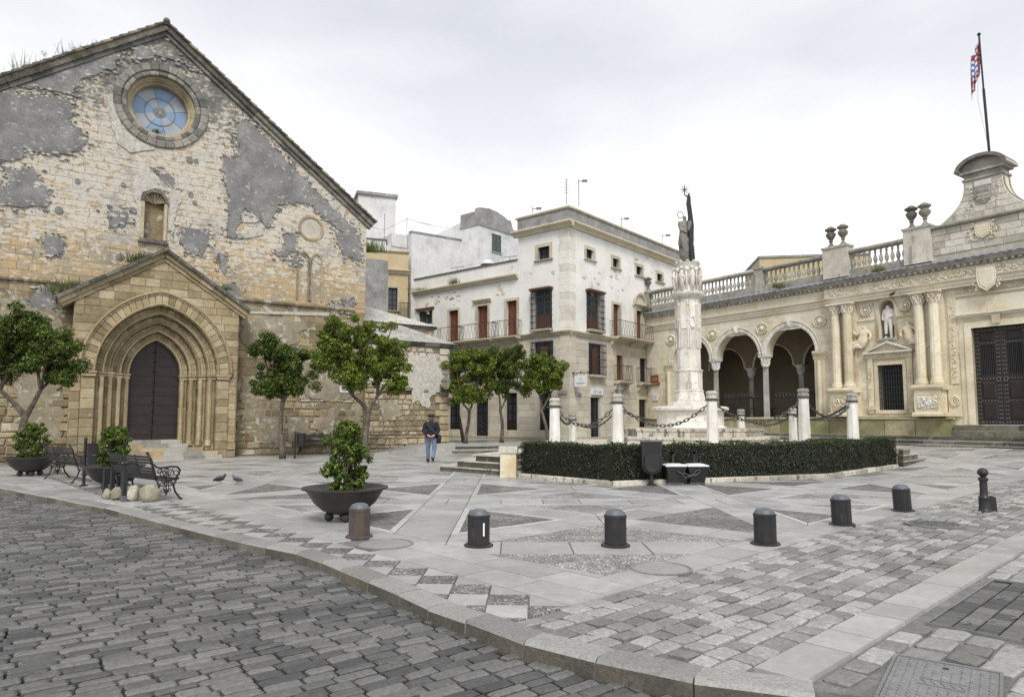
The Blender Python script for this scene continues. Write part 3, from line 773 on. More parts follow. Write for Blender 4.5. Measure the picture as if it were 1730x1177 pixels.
for i in range(-5, 5):
    for j in range(-2, 5):
        cx, cy = 1.4+2*CA*i, 11.05+2*CB*j
        A, B = CA-HW, CB-HW
        if not ok_slab(cx, cy) and not ok_slab(cx, cy-2) and not ok_slab(cx+2, cy): continue
        # bands on two cell edges (the neighbours own the others), node at the corner
        x0, y0 = cx-CA, cy-CB
        split([(x0-HW, y0+HW), (x0+HW, y0+HW), (x0+HW, y0+2*CB-HW), (x0-HW, y0+2*CB-HW)], (x0, y0+HW), (0, 1), .78)
        split([(x0+HW, y0-HW), (x0+2*CA-HW, y0-HW), (x0+2*CA-HW, y0+HW), (x0+HW, y0+HW)], (x0+HW, y0), (1, 0), .78)
        for k_ in (0, 1): put(slabs, [(x0-HW+k_*HW, y0-HW), (x0+k_*HW, y0-HW), (x0+k_*HW, y0+HW), (x0-HW+k_*HW, y0+HW)])
        inner = [(cx-A, cy-B), (cx+A, cy-B), (cx+A, cy+B), (cx-A, cy+B)]
        # diagonal arms
        dl = hypot(A, B); dx, dy = A/dl, B/dl
        for sx, sy in ((1, 1), (-1, 1), (-1, -1), (1, -1)):
            d = (dx*sx, dy*sy); n_ = (-d[1], d[0]); arm = [(cx+n_[0]*DW, cy+n_[1]*DW), (cx-n_[0]*DW, cy-n_[1]*DW), (cx-n_[0]*DW+d[0]*9, cy-n_[1]*DW+d[1]*9), (cx+n_[0]*DW+d[0]*9, cy+n_[1]*DW+d[1]*9)]
            for q_, nn in enumerate(inner):
                (ax, ay), (bx, by) = inner[q_], inner[(q_+1) % 4]; ex, ey = (by-ay), -(bx-ax); arm = clip(arm, ex, ey, ex*ax+ey*ay)
            # stop at the middle: keep only the part in this quadrant
            arm = clip(arm, -sx, 0, -sx*cx); arm = clip(arm, 0, -sy, -sy*cy) if len(arm) >= 3 else []
            if len(arm) >= 3: split(arm, (cx, cy), d, .72)
        # four pebble triangles with white edging
        for k_, (bx, by) in enumerate(((0, 1), (0, -1), (1, 0), (-1, 0))):
            tri = [(cx+a_, cy+b_) for a_, b_ in ((-A, -B), (A, -B), (A, B), (-A, B))]
            for sx, sy in ((1, 1), (-1, 1), (-1, -1), (1, -1)):
                if (bx and sx != bx) or (by and sy != by): continue
                d = (dx*sx, dy*sy); n_ = (-d[1], d[0])
                if n_[0]*bx+n_[1]*by < 0: n_ = (-n_[0], -n_[1])
                tri = clip(tri, -n_[0], -n_[1], -(n_[0]*cx+n_[1]*cy)-DW)
                if len(tri) < 3: break
            # also only this side of the centre
            if len(tri) >= 3: tri = clip(tri, -bx, -by, -(bx*cx+by*cy))
            if len(tri) < 3: continue
            w_ = wedge(tri)
            if not w_: continue
            c = centroid(w_)
            if not ok_slab(*c) or inside(c, PLAT) or not inside(c, KPI): continue
            if area(w_) < 0: w_ = w_[::-1]
            inn = inset(w_, EW)
            if len(inn) == len(w_):
                n = len(w_)
                for e_ in range(n):
                    seg = [w_[e_], w_[(e_+1) % n], inn[(e_+1) % n], inn[e_]]
                    L = hypot(seg[0][0]-seg[1][0], seg[0][1]-seg[1][1]); kk = max(1, int(L/1.1))
                    for t in range(kk):
                        f = lambda p, q, s_: (p[0]+(q[0]-p[0])*s_, p[1]+(q[1]-p[1])*s_)
                        put_poly(edg, [f(seg[0], seg[1], t/kk), f(seg[0], seg[1], (t+1)/kk), f(seg[3], seg[2], (t+1)/kk), f(seg[3], seg[2], t/kk)], .001, gap=.002, bev=.003)
            else: inn = w_
            pm = MB(); zz = -.003
            pm.add([(p[0], p[1], gz(*p)+zz) for p in inn]+[(p[0], p[1], gz(*p)-.04) for p in inn], [tuple(range(len(inn)))]+[(q_, (q_+1) % len(inn), (q_+1) % len(inn)+len(inn), q_+len(inn)) for q_ in range(len(inn))])
            pm.build('pebble_panel', M['pebble_dark' if (bx or rng.random() < .35) and cy < 19 else 'pebble_pale'], plaza)  # far panels all take the pale colour: grazing sheen painted in
slabs.done('paving_slab', 'paving_slabs', M['slab'], plaza)
edg.done('edging_stone', 'edging_stones', M['edging'], plaza)
# pale stone band crossing the setts
pc = Pieces(); a = toab(*gp(1300, 1137))[0]
while a < 16:
    l = rng.uniform(.42, .8)
    p = [ab(a, BL+.006), ab(a+l, BL+.006), ab(a+l, BR-.006), ab(a, BR-.006)]; c = centroid(p)
    if inside(c, KPI) and not near_kerb(*c): put_poly(pc, p, .010, gap=.004)
    a += l
pc.done('band_stone', 'band_stones', M['sett_pale'] if False else M['slab'], plaza)

# round covers
for (cx, cy), r, mt, lb in COVERS:
    t = thing('manhole_cover', lb, 'manhole cover', (cx, cy, gz(cx, cy)))
    m = MB(); m.lathe([(r, -.03), (r, .009), (r-.012, .012), (r-.03, .012), (r-.035, .004)], n=40); m.build('ring', M['manhole'], t)
    m = MB(); m.lathe([(r-.042, -.03), (r-.042, .006), (.001, .008)], n=40)
    m.build('lid', M[mt], t)
    if mt == 'manhole':
        m = MB()
        for i in range(-7, 8):
            for j in range(-7, 8):
                if hypot(i, j)*.045 < r-.07: m.lathe([(.016, .006), (.013, .014)], (i*.045, j*.045, 0), 6)
        m.build('studs', M['sett_road'], t, kind='stuff')
# studded steel hatch
hf = -HF if HF.y > 0 else HF
t = thing('steel_hatch', 'rectangular studded steel hatch with metal rim in the cobbles', 'hatch', (HC.x, HC.y, 0), atan2(HE.y, HE.x))
sg = 1 if Vector((-sin(atan2(HE.y, HE.x)), cos(atan2(HE.y, HE.x)))).dot(hf) > 0 else -1
m = MB(); m.box(0, .56, min(0, sg*.86), max(0, sg*.86), -.03, .004); m.build('plate', M['manhole'], t)
m = MB()
for x0, x1, y0, y1 in ((-.022, -.002, -.02, .88), (.562, .582, -.02, .88), (-.002, .562, -.022, -.002), (-.002, .562, .862, .882)): m.box(x0, x1, min(sg*y0, sg*y1), max(sg*y0, sg*y1), -.03, .012)
m.build('rim', M['manhole'], t)
m = MB()
for i in range(11):
    for j in range(17):
        cx, cy = .035+i*.049, sg*(.035+j*.0495)
        if 4 <= i <= 6 and (j in (1, 2, 14, 15)): continue
        if 3 <= i <= 7 and 7 <= j <= 9: continue
        m.lathe([(.016, .003), (.011, .011)], (cx, cy, 0), 6)
m.build('studs', M['manhole'], t, kind='stuff')
m = MB(); m.box(.16, .40, min(sg*.36, sg*.37), max(sg*.36, sg*.37), .003, .010); m.box(.16, .40, min(sg*.47, sg*.48), max(sg*.47, sg*.48), .003, .010)
for k in range(5): m.tube([(.17+.05*k, sg*.39, .006), (.20+.05*k, sg*.45, .006)], .004, 4)
m.build('emblem', M['manhole'], t)
for y_ in (.095, .76):
    m = MB(); m.lathe([(.020, .0045), (.020, .006)], (.28, sg*y_, 0), 10); m.build('lifting_hole', M['black'], t)
# paved tray
t = thing('paved_tray_cover', 'long access tray filled with small dark stones in the cobbles at far right', 'tray cover', (TC.x, TC.y, 0), UA)
m = MB(); m.box(0, 2.1, -1.2, 0, -.03, -.004); m.build('bed', M['dirt'], t)
m = MB(); m.box(-.015, 2.115, 0, .012, -.03, .008); m.box(-.015, 2.115, -1.212, -1.2, -.03, .008); m.box(-.015, -.002, -1.2, 0, -.03, .008); m.box(2.102, 2.115, -1.2, 0, -.03, .008); m.build('frame', M['manhole'], t)
for i in range(10):
    for j in range(8):
        o_ = .1*(j % 2); x0 = max(.004, i*.21+o_-.1); x1 = min(2.096, i*.21+.2+o_-.1)
        if x1-x0 < .03: continue
        m = MB(); vs, fs = frustum([(x0, -j*.15-.146), (x1, -j*.15-.146), (x1, -j*.15-.006), (x0, -j*.15-.006)], [(x0+.005, -j*.15-.141), (x1-.005, -j*.15-.141), (x1-.005, -j*.15-.011), (x0+.005, -j*.15-.011)], -.01, .003+rng.uniform(-.002, .002), lambda a, b, h: (a, b, h))
        m.add(vs, fs); m.build('tray_stone', M['sett_road'], t)
m = MB()
for k in range(9): m.tube([(.15+.22*k, -.2-.11*(k % 5), .008), (.21+.22*k, -.24-.11*(k % 5), .016), (.25+.22*k, -.2-.11*(k % 5), .008)], .005, 4)
m.build('lifting_loops', M['manhole'], t, kind='stuff')

# ---------------------------------------------------------------- raised terrace behind, ramp, steps
def slab_block(name, poly, z0, z1, mat, parent=None, kind='structure'):
    if area(poly) < 0: poly = poly[::-1]
    m = MB(); m.prism(poly, z0, z1); o = m.build(name, mat, parent, kind=kind); return o
TERR = [(-2.9, 31.9), (1.2, 33.3), (9.5, 33.4), (9.5, 70), (-30, 70), (-30, 50), (-5.5, 34.0)]
slab_block('terrace', TERR, -.1, .35, M['slab'])
slab_block('terrace_lower_step', [(-2.7, 31.45), (1.3, 32.85), (9.5, 32.9), (9.5, 33.6), (1.1, 33.6), (-2.95, 32.2)], -.1, .175, M['step'])
def riser(poly, z0, z1):  # thin strips laid on to darken the terrace risers
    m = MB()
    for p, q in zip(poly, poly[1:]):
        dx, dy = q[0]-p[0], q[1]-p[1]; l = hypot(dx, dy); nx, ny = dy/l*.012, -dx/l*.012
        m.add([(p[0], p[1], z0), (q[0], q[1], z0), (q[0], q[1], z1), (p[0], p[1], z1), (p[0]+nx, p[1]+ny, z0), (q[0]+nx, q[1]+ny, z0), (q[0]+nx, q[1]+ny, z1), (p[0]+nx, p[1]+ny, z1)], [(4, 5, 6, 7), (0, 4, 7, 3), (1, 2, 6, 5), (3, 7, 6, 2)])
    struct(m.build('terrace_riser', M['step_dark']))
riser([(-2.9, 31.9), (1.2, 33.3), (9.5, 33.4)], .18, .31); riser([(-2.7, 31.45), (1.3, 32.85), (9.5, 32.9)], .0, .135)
# ramp beside the chapel: flank wall rises to the right
rp = thing('ramp', 'low grey stone ramp rising along the rubble chapel wall', 'ramp')
A_ = Vector(gp(632, 771.5)); B_ = Vector((-2.62, 31.7)); dn = (B_-A_).normalized(); nn = Vector((-dn.y, dn.x))
m = MB(); vs = []
for p, z in ((A_, .10), (B_, .46)):
    for o_ in (0, .28): q = p+nn*o_; vs += [(q.x, q.y, -.05), (q.x, q.y, z+.04)]
m.add(vs, [(0, 1, 5, 4), (2, 6, 7, 3), (1, 3, 7, 5), (0, 2, 3, 1), (4, 5, 7, 6)]); m.build('flank_wall', M['step'], rp)
m = MB(); q0, q1 = A_+nn*.28, B_+nn*.28; r0, r1 = A_+nn*2.2, B_+nn*3.0
m.add([(q0.x, q0.y, .0), (q1.x, q1.y, .352), (r1.x, r1.y, .352), (r0.x, r0.y, .0), (q0.x, q0.y, -.1), (q1.x, q1.y, -.1), (r1.x, r1.y, -.1), (r0.x, r0.y, -.1)], [(0, 1, 2, 3), (0, 4, 5, 1), (1, 5, 6, 2), (2, 6, 7, 3), (3, 7, 4, 0)]); m.build('ramp_surface', M['slab'], rp)

# platform of the monument
PZ = .72
ins = inset(PLAT, .98)
slab_block('monument_platform', ins, -.1, PZ, M['stainstep'])
def stair(name, p, d, w, lens, hs, lb):
    """flight whose side runs from p along d; w = vector of its width"""
    t = thing(name, lb, 'steps')
    z = -.05
    for L, h in zip(lens, hs):
        m = MB(); q = [p, p+d*L, p+d*L+w, p+w]; q = [(a.x, a.y) for a in q]
        if area(q) < 0: q = q[::-1]
        g_ = 0
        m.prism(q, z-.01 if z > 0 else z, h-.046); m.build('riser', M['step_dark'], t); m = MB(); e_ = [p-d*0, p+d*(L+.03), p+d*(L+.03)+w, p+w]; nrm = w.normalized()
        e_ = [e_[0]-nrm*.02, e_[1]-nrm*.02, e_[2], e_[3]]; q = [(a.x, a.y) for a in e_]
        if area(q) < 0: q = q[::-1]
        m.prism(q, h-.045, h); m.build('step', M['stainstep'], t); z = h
    return t
V = Vector((-sin(radians(47)), cos(radians(47))))
pL = Vector(gp(843, 803))+Vector((.0, .12)); stair('stone_steps', pL, V, Vector((2.2, 6.0)), (2.55, 1.75, .95), (.16, .36, .56), 'weathered stone steps climbing to the monument at left of the hedge')
pR = Vector(gp(1527, 790))+Vector((.05, .1)); stair('stone_steps', pR, U*.99, Vector((-1.2, 5.4)), (2.3, 1.5, .7), (.22, .42, .60), 'weathered stone steps climbing to the monument at right of the hedge')
# pier at the left end of the hedge and its twin at the right
def pier(p, rz, lb, sx=.42, sy=.5, h=.74):
    t = thing('stone_pier', lb, 'pier', (p[0], p[1], 0), rz)
    m = MB(); m.prism([(-sx/2, -sy/2), (sx/2, -sy/2), (sx/2, sy/2), (-sx/2, sy/2)], -.02, h-.17); m.build('shaft', M['ab'], t)
    m = MB(); m.prism([(-sx/2-.035, -sy/2-.035), (sx/2+.035, -sy/2-.035), (sx/2+.035, sy/2+.035), (-sx/2-.035, sy/2+.035)], h-.17, h); m.build('cap', M['stainstep'], t)
x_, y_ = gp(858, 806); pier((x_+.02, y_+.25), radians(-4), 'square stained stone pier at the left end of the clipped hedge', .44, .46, .83)
x_, y_ = gp(1521, 789); pier((x_+.02, y_+.22), radians(44), 'narrow pale stone pier at the right end of the clipped hedge', .3, .4, .62)
# kerb of the hedge bed
hb = thing('hedge_bed_kerb', 'low pale stone kerb in front of the clipped hedge', 'kerb')
HP = [Vector(gp(876, 806)), Vector(gp(1032, 820)), Vector(gp(1191, 814.6)), Vector(gp(1402, 806.5)), Vector(gp(1519, 789.5))]
rng = random.Random(2)
for p, q in zip(HP, HP[1:]):
    L = (q-p).length; k = max(1, round(L/.95)); d = (q-p).normalized(); nn = Vector((-d.y, d.x))
    for i in range(k):
        a, b = p+d*(L*i/k+.004), p+d*(L*(i+1)/k-.004); vs = []
        for c in (a, b):
            for o_, z in ((0, -.02), (0, .085), (.02, .10), (.2, .10), (.2, -.02)): e_ = c+nn*o_; vs.append((e_.x, e_.y, z))
        m = MB(); m.add(vs, [(0, 1, 2, 3, 4), (9, 8, 7, 6, 5)]+[(i_, (i_+1) % 5, (i_+1) % 5+5, i_+5) for i_ in range(5)]); m.build('kerb_stone', M['stainstep'], hb)
# ================================================================ CHURCH
def circ(cx, cz, r, n=32): return [(cx+r*cos(2*pi*i/n), cz+r*sin(2*pi*i/n)) for i in range(n)]
def circ_span(sp, z, cx, cz, r):
    d = abs(z-cz)
    return cut(sp, cx-sqrt(r*r-d*d), cx+sqrt(r*r-d*d)) if d < r-.02 else sp
ch = fthing(CH, 'church', 'old stone church with gabled front, blue rose window and patchy grey render', 'church')
GX, GZ = -3.21, 18.1
RX, RZ = -3.22, 14.68
def gable(z):
    l = max(-13.6, GX-(GZ-z)/.727); r = min(5.95, GX+(GZ-z)/.735); return [(l, r)] if r-l > .1 else []
def church_spans(z):
    sp = gable(z)
    sp = circ_span(sp, z, RX, RZ, 1.78)
    if z < 6.05: sp = cut(sp, -5.9, -.15)
    elif z < 8.2: sp = cut(sp, -5.9+(z-6.05)*1.35, -.15-(z-6.05)*1.35)
    if 8.86 < z < 11.02: sp = cut(sp, -3.83, -2.85)
    sp = circ_span(sp, z, 3.2, 10.47, .6)
    if 7.05 < z < 9.3:
        sp = cut(sp, 2.62, 3.78)
    return sp
m = MB(); outer = [(-13.6, -.1), (5.95, -.1), (5.95, 11.1), (GX, GZ), (-13.6, 10.55)]
holes = [circ(RX, RZ, 1.45), [(-5.2, .02), (-.85, .02), (-.85, 5.9), (-5.2, 5.9)], [(-3.76, 8.92), (-2.92, 8.92), (-2.92, 10.55)]+[(-3.34+.42*cos(pi*i/8), 10.55+.42*sin(pi*i/8)) for i in range(1, 8)]+[(-3.76, 10.55)]]
m.holed(outer, holes, 1.03, 1.9); m.build('wall_core', M['church'], ch)
m = MB(); m.box(5.3, 5.93, 1.9, 18, -.1, 10.9); m.box(-13.6, -13.0, 1.9, 18, -.1, 10.4); m.box(-13.0, 5.3, 17.6, 18, -.1, 10.4); m.build('side_wall', M['greywall'], ch)
m = MB(); m.box(-5.3, -.7, 3.4, 3.5, 0, 6); m.build('porch_back', M['dark'], ch)
rng = random.Random(21)
pc = Pieces(); ashlar(pc, CH, church_spans, 6.9, 17.95, (.25, .33), (.36, .68), 1.02, .009, rng, gap=.006, bev=.007, rough=.005)
pc.done('wall_stone', 'wall_stones', M['church'], ch, 300)
pc = Pieces(); ashlar(pc, CH, church_spans, 2.5, 6.72, (.30, .38), (.5, .95), 1.02, .016, rng, gap=.009, bev=.010, rough=.006)
ashlar(pc, CH, church_spans, 0, 2.5, (.20, .34), (.28, .75), 1.01, .05, rng, gap=.03, bev=.035, rough=.022)
pc.done('base_stone', 'base_stones', M['church_low'], ch, 300)
# string course in pieces
for a in range(-14, 6):
    x0, x1 = a*1.0+.4, a*1.0+1.39
    if x0 < -5.2 < x1 or (-5.2 < x0 < -.9) or x1 > 6.1 : continue
    m = MB(); m.loft([(1.03, 6.72), (.90, 6.74), (.87, 6.82), (.95, 6.88), (1.03, 6.9)], x0, min(x1, 5.98)); m.build('string_stone', M['church_low'], ch)
# grey render patches left on the wall
def ragged(pts, o_=-1.0, n=5, amp=.09, seed=0):
    rr = random.Random(seed); P = [CH.px(x, y, o_) for x, y in pts]; out_ = []
    for (x0, y0), (x1, y1) in zip(P, P[1:]+P[:1]):
        L = hypot(x1-x0, y1-y0); k = max(1, int(L/.16))
        for i in range(k):
            t = i/k; a = amp if i else amp*.5; out_.append((x0+(x1-x0)*t+rr.uniform(-a, a), (y0+(y1-y0)*t) if amp < .06 else round((y0+(y1-y0)*t)/.14)*.14+rr.uniform(-.02, .02)))
    return out_
PATCH = [
 [(-30, 150), (0, 156), (76, 163), (121, 175), (119, 210), (139, 220), (146, 244), (114, 261), (68, 258), (37, 254), (34, 271), (-30, 271)],
 [(10, 283), (58, 288), (61, 299), (82, 319), (83, 346), (27, 351), (-30, 345), (-30, 316), (15, 312)],
 [(378, 266), (404, 268), (400, 212), (418, 205), (452, 240), (500, 290), (548, 338), (602, 388), (596, 402), (560, 380), (520, 342), (470, 345), (455, 385), (414, 352), (402, 372), (399, 402), (386, 402), (388, 330), (376, 300)],
 [(304, 382), (353, 387), (350, 411), (340, 432), (322, 428), (306, 412)],
 [(187, 356), (214, 358), (211, 381), (187, 383)],
 [(75, 399), (104, 400), (103, 425), (92, 431), (79, 428), (73, 412)],
 [(262, 288), (272, 287), (296, 302), (294, 318), (270, 310)],
 [(50, 505), (62, 490), (90, 481), (94, 520), (52, 520)],
 [(384, 478), (398, 484), (414, 512), (406, 514), (386, 500)],
 [(372, 430), (383, 432), (380, 462), (372, 452)],
 [(0, 108), (60, 92), (120, 90), (170, 78), (205, 90), (190, 118), (150, 128), (118, 160), (60, 150), (0, 140)],
 [(480, 396), (500, 398), (500, 425), (484, 424)], [(566, 392), (610, 400), (608, 440), (580, 430), (570, 412)],
 [(240, 60), (280, 52), (310, 74), (345, 118), (330, 122), (300, 100), (262, 96), (222, 104)],
 [(466, 425), (486, 426), (486, 436), (468, 434)], [(508, 425), (500, 450), (492, 440)],
 [(584, 506), (596, 506), (597, 530), (584, 530)], [(556, 512), (580, 514), (580, 527), (556, 524)],
]
RECT = circ(RX, RZ, 1.86)
for i, p in enumerate(PATCH):
    q = ragged(p, seed=i)
    q = [(x, z) for x, z in q if abs(x-GX) < (GZ-.28-z)/.73]
    if len(q) < 4: continue
    m = MB(); tr = tessellate_polygon([[Vector((a, b, 0)) for a, b in q]]); n = len(q); o_ = .955-.004*(i % 3)
    m.add([(a, o_, b) for a, b in q]+[(a, 1.02, b) for a, b in q], [tuple(t) for t in tr]+[(k, (k+1) % n, (k+1) % n+n, k+n) for k in range(n)])
    m.build('render_patch', M['greyrender'], ch)
rr = random.Random(8)
for (px_, py_) in ((208, 312), (320, 270), (331, 272), (322, 328), (329, 342), (225, 355), (99, 355), (131, 306), (202, 433)):
    x, z = CH.px(px_, py_, -1); r = rr.uniform(.08, .15); m = MB(); q = [(x+r*cos(2*pi*k/9)*rr.uniform(.8, 1.1), z+r*sin(2*pi*k/9)*rr.uniform(.8, 1.15)) for k in range(9)]
    m.prism(q, .962, 1.02, 'y'); m.build('render_patch', M['greyrender'], ch)
# crumbs of render and lime along the broken edges
ch1, ch2 = MB(), MB()
for i, p in enumerate(PATCH):
    q = ragged(p, seed=i)
    for (a, b) in q:
        for _ in range(3):
            x, z = a+rr.gauss(0, .16), b+rr.gauss(0, .12); r = abs(rr.gauss(.02, .025))+.01
            if abs(x-GX) > (GZ-.4-z)/.73: continue
            k = 5; (ch1 if rr.random() < .5 else ch2).add([(x+r*1.6*cos(6.28*t/k)*rr.uniform(.6, 1.2), .948, z+r*.8*sin(6.28*t/k)*rr.uniform(.6, 1.2)) for t in range(k)]+[(x+r*1.7*cos(6.28*t/k), 1.02, z+r*.9*sin(6.28*t/k)) for t in range(k)], [(0, 1, 2, 3, 4)]+[(t, (t+1) % k, (t+1) % k+k, t+k) for t in range(k)])
ch1.build('render_crumbs', M['greyrender'], ch, kind='stuff'); ch2.build('lime_crumbs', M['whitescar'], ch, kind='stuff')
# white lime scars round the niche and beside the rose
for i, p in enumerate([[(224, 300), (240, 285), (270, 300), (300, 306), (306, 335), (296, 365), (290, 410), (285, 380), (286, 325), (262, 318), (240, 326), (240, 405), (232, 390), (230, 340), (222, 320)],
          [(180, 170), (196, 148), (196, 190), (208, 222), (240, 246), (262, 252), (220, 258), (196, 240)], [(520, 322), (552, 330), (575, 348), (566, 356), (530, 340)], [(408, 362), (440, 358), (455, 366), (430, 376), (410, 376)],
          [(404, 392), (440, 384), (446, 396), (412, 404)], [(318, 516), (330, 518), (330, 524), (556, 528), (556, 534), (318, 526)]]):
    q = ragged(p, seed=40+i, amp=.05)
    m = MB(); tr = tessellate_polygon([[Vector((a, b, 0)) for a, b in q]]); n = len(q)
    m.add([(a, .966, b) for a, b in q]+[(a, 1.02, b) for a, b in q], [tuple(t) for t in tr]+[(k, (k+1) % n, (k+1) % n+n, k+n) for k in range(n)])
    m.build('lime_scar', M['whitescar'], ch)
for i, p in enumerate([[(410, 640), (440, 630), (470, 655), (480, 700), (470, 745), (430, 750), (408, 720)], [(505, 600), (560, 590), (612, 600), (612, 660), (570, 680), (520, 670), (500, 640)], [(408, 540), (460, 534), (520, 545), (500, 580), (440, 590), (408, 580)],
          [(540, 690), (612, 680), (612, 735), (560, 742), (530, 720)], [(20, 640), (90, 630), (108, 680), (100, 740), (40, 740)], [(0, 500), (90, 520), (106, 560), (60, 600), (0, 590)], [(560, 540), (612, 540), (612, 580), (570, 584)], [(480, 700), (520, 705), (528, 740), (490, 748)]]):
    q = ragged(p, seed=70+i, amp=.12); m = MB(); tr = tessellate_polygon([[Vector((a, b, 0)) for a, b in q]]); n = len(q)
    m.add([(a, .972-.003*i, b) for a, b in q]+[(a, 1.02, b) for a, b in q], [tuple(t) for t in tr]+[(k, (k+1) % n, (k+1) % n+n, k+n) for k in range(n)])
    m.build('plaster_patch', M['plaster_buff'], ch)
# rose window
def revolve(m, prof, n, cx, cz, a0=0, a1=2*pi):
    k = len(prof); vs = []
    full = abs(a1-a0-2*pi) < 1e-6; N = n if full else n+1
    for i in range(N):
        a = a0+(a1-a0)*i/n
        for r, y in prof: vs.append((cx+r*cos(a), y, cz+r*sin(a)))
    fs = []
    for i in range(n):
        j = (i+1) % N
        for q in range(k if not full else k): fs.append((i*k+q, i*k+(q+1) % k, j*k+(q+1) % k, j*k+q))
    if not full: fs += [tuple(range(k)), tuple(range((N-1)*k, N*k))[::-1]]
    m.add(vs, fs)
rw = bpy.data.objects.new('rose_window', None); COL.objects.link(rw); rw.parent = ch; rw['label'] = 'round window with pale blue glass in rings of grey stone'
for ring, (r0, r1, y0, n, mt) in enumerate(((1.50, 1.80, .93, 30, 'ringstone'), (1.30, 1.49, .97, 26, 'ringstone'))):
    for i in range(n):
        a0 = 2*pi*i/n+.006; a1 = 2*pi*(i+1)/n-.006; m = MB(); j = rng.uniform(-.008, .008)
        revolve(m, [(r0, 1.3), (r0, y0+.03), (r0+.03, y0+j), (r1-.03, y0+j), (r1, y0+.03), (r1, 1.3)], 2, RX, RZ, a0, a1); m.build('ring_stone', M[mt], rw)
m = MB()
revolve(m, [(1.30, 1.10), (1.30, 1.16), (1.25, 1.14), (1.21, 1.18), (1.22, 1.26), (1.17, 1.25), (1.13, 1.30), (1.14, 1.40), (1.08, 1.42), (1.05, 1.50), (1.05, 1.78), (1.34, 1.78)], 48, RX, RZ); m.build('reveal_moulding', M['ringwarm'], rw, smooth='auto')
for i in range(8):
    a0 = 2*pi*i/8+.25; a1 = a0+2*pi/8
    m = MB(); revolve(m, [(.25, 1.72), (.58, 1.72), (.58, 1.74), (.25, 1.74)], 6, RX, RZ, a0+.01, a1-.01); m.build('pane', M['blueglass' if i % 2 else 'greyglass'], rw)
    m = MB(); revolve(m, [(.60, 1.72), (1.06, 1.72), (1.06, 1.74), (.60, 1.74)], 6, RX, RZ, a0+.01, a1-.01); m.build('pane', M['blueglass' if i % 2 else 'greyglass'], rw)
m = MB(); revolve(m, [(.0, 1.70), (.24, 1.70), (.24, 1.74), (.0, 1.74)], 16, RX, RZ); m.build('rosette', M['greywall'], rw)
m = MB()
for i in range(8): a = 2*pi*i/8; m.lathe([(.06, 0), (.03, .02)], (0, 0, 0), 6) if False else revolve(m, [(.02, 1.685), (.06, 1.685), (.06, 1.70), (.02, 1.70)], 8, RX+.14*cos(a), RZ+.14*sin(a))
revolve(m, [(.57, 1.70), (.61, 1.70), (.61, 1.73), (.57, 1.73)], 40, RX, RZ)
m.build('tracery', M['greyrender'], rw)
# niche with shell
ni = bpy.data.objects.new('wall_niche', None); COL.objects.link(ni); ni.parent = ch
m = MB(); m.box(-3.8, -2.88, 1.32, 1.36, 8.9, 11.0); m.build('niche_back', M['church_low'], ni)
m = MB()
for i in range(9):
    a = pi*(i+.5)/9; m.tube([(-3.34+.05*cos(a), 1.20, 10.52), (-3.34+.40*cos(a), 1.08, 10.55+.40*sin(a))], [.02, .06], 5)
m.build('shell', M['ringwarm'], ni)
for s_ in (-1, 1):
    m = MB(); m.box(-3.34+s_*.42-.055, -3.34+s_*.42+.055, .93, 1.2, 8.95, 10.5); m.build('niche_jamb', M['ringwarm'], ni)
m = MB(); revolve(m, [(.40, .90), (.52, .90), (.52, 1.1), (.40, 1.1)], 12, -3.34, 10.52, 0, pi); m.build('niche_arch', M['dark_cornice'], ni)
m = MB(); m.box(-3.9, -2.78, .84, 1.1, 8.78, 8.87); m.box(-3.84, -2.84, .9, 1.1, 8.88, 8.96); m.build('niche_sill', M['dark_cornice'], ni)
# blocked round opening and blind lancets
m = MB(); revolve(m, [(.50, .97), (.60, .97), (.60, 1.06), (.50, 1.06)], 24, 3.2, 10.47); m.build('blocked_ring', M['church_low'], ch)
m = MB(); revolve(m, [(.0, 1.02), (.5, 1.02), (.5, 1.06), (.0, 1.06)], 20, 3.2, 10.47); m.build('blocked_fill', M['mortar'], ch)
m = MB(); m.box(2.64, 3.76, 1.02, 1.06, 7.0, 9.35); m.build('lancet_back', M['church'], ch)
for c_ in (2.88, 3.5):
    m = MB(); p = [(c_-.22, 7.05), (c_-.22, 8.95)]+arch_pts(c_, .22, 8.95, .1, 5)[1:-1]+[(c_+.22, 8.95), (c_+.22, 7.05)]; q = [(c_-.30, 7.05), (c_-.30, 8.95)]+arch_pts(c_, .30, 8.95, .1, 5)[1:-1]+[(c_+.30, 8.95), (c_+.30, 7.05)]
    n = len(p); m.add([(a, .965, b) for a, b in p]+[(a, .965, b) for a, b in q]+[(a, 1.03, b) for a, b in p]+[(a, 1.03, b) for a, b in q], [(i, i+1, i+1+n, i+n) for i in range(n-1)]+[(i, i+1, i+1+2*n, i+2*n) for i in range(n-1)]+[(i+n, i+1+n, i+1+3*n, i+3*n) for i in range(n-1)])
    m.build('lancet_frame', M['church_low'], ch)
m = MB(); m.tube([(3.19, .95, 7.05), (3.19, .95, 8.8)], .035, 6); m.lathe([(.035, 8.75), (.08, 8.93), (.08, 8.98)], (3.19, .95, 0), 8); m.build('colonnette', M['ringstone'], ch)
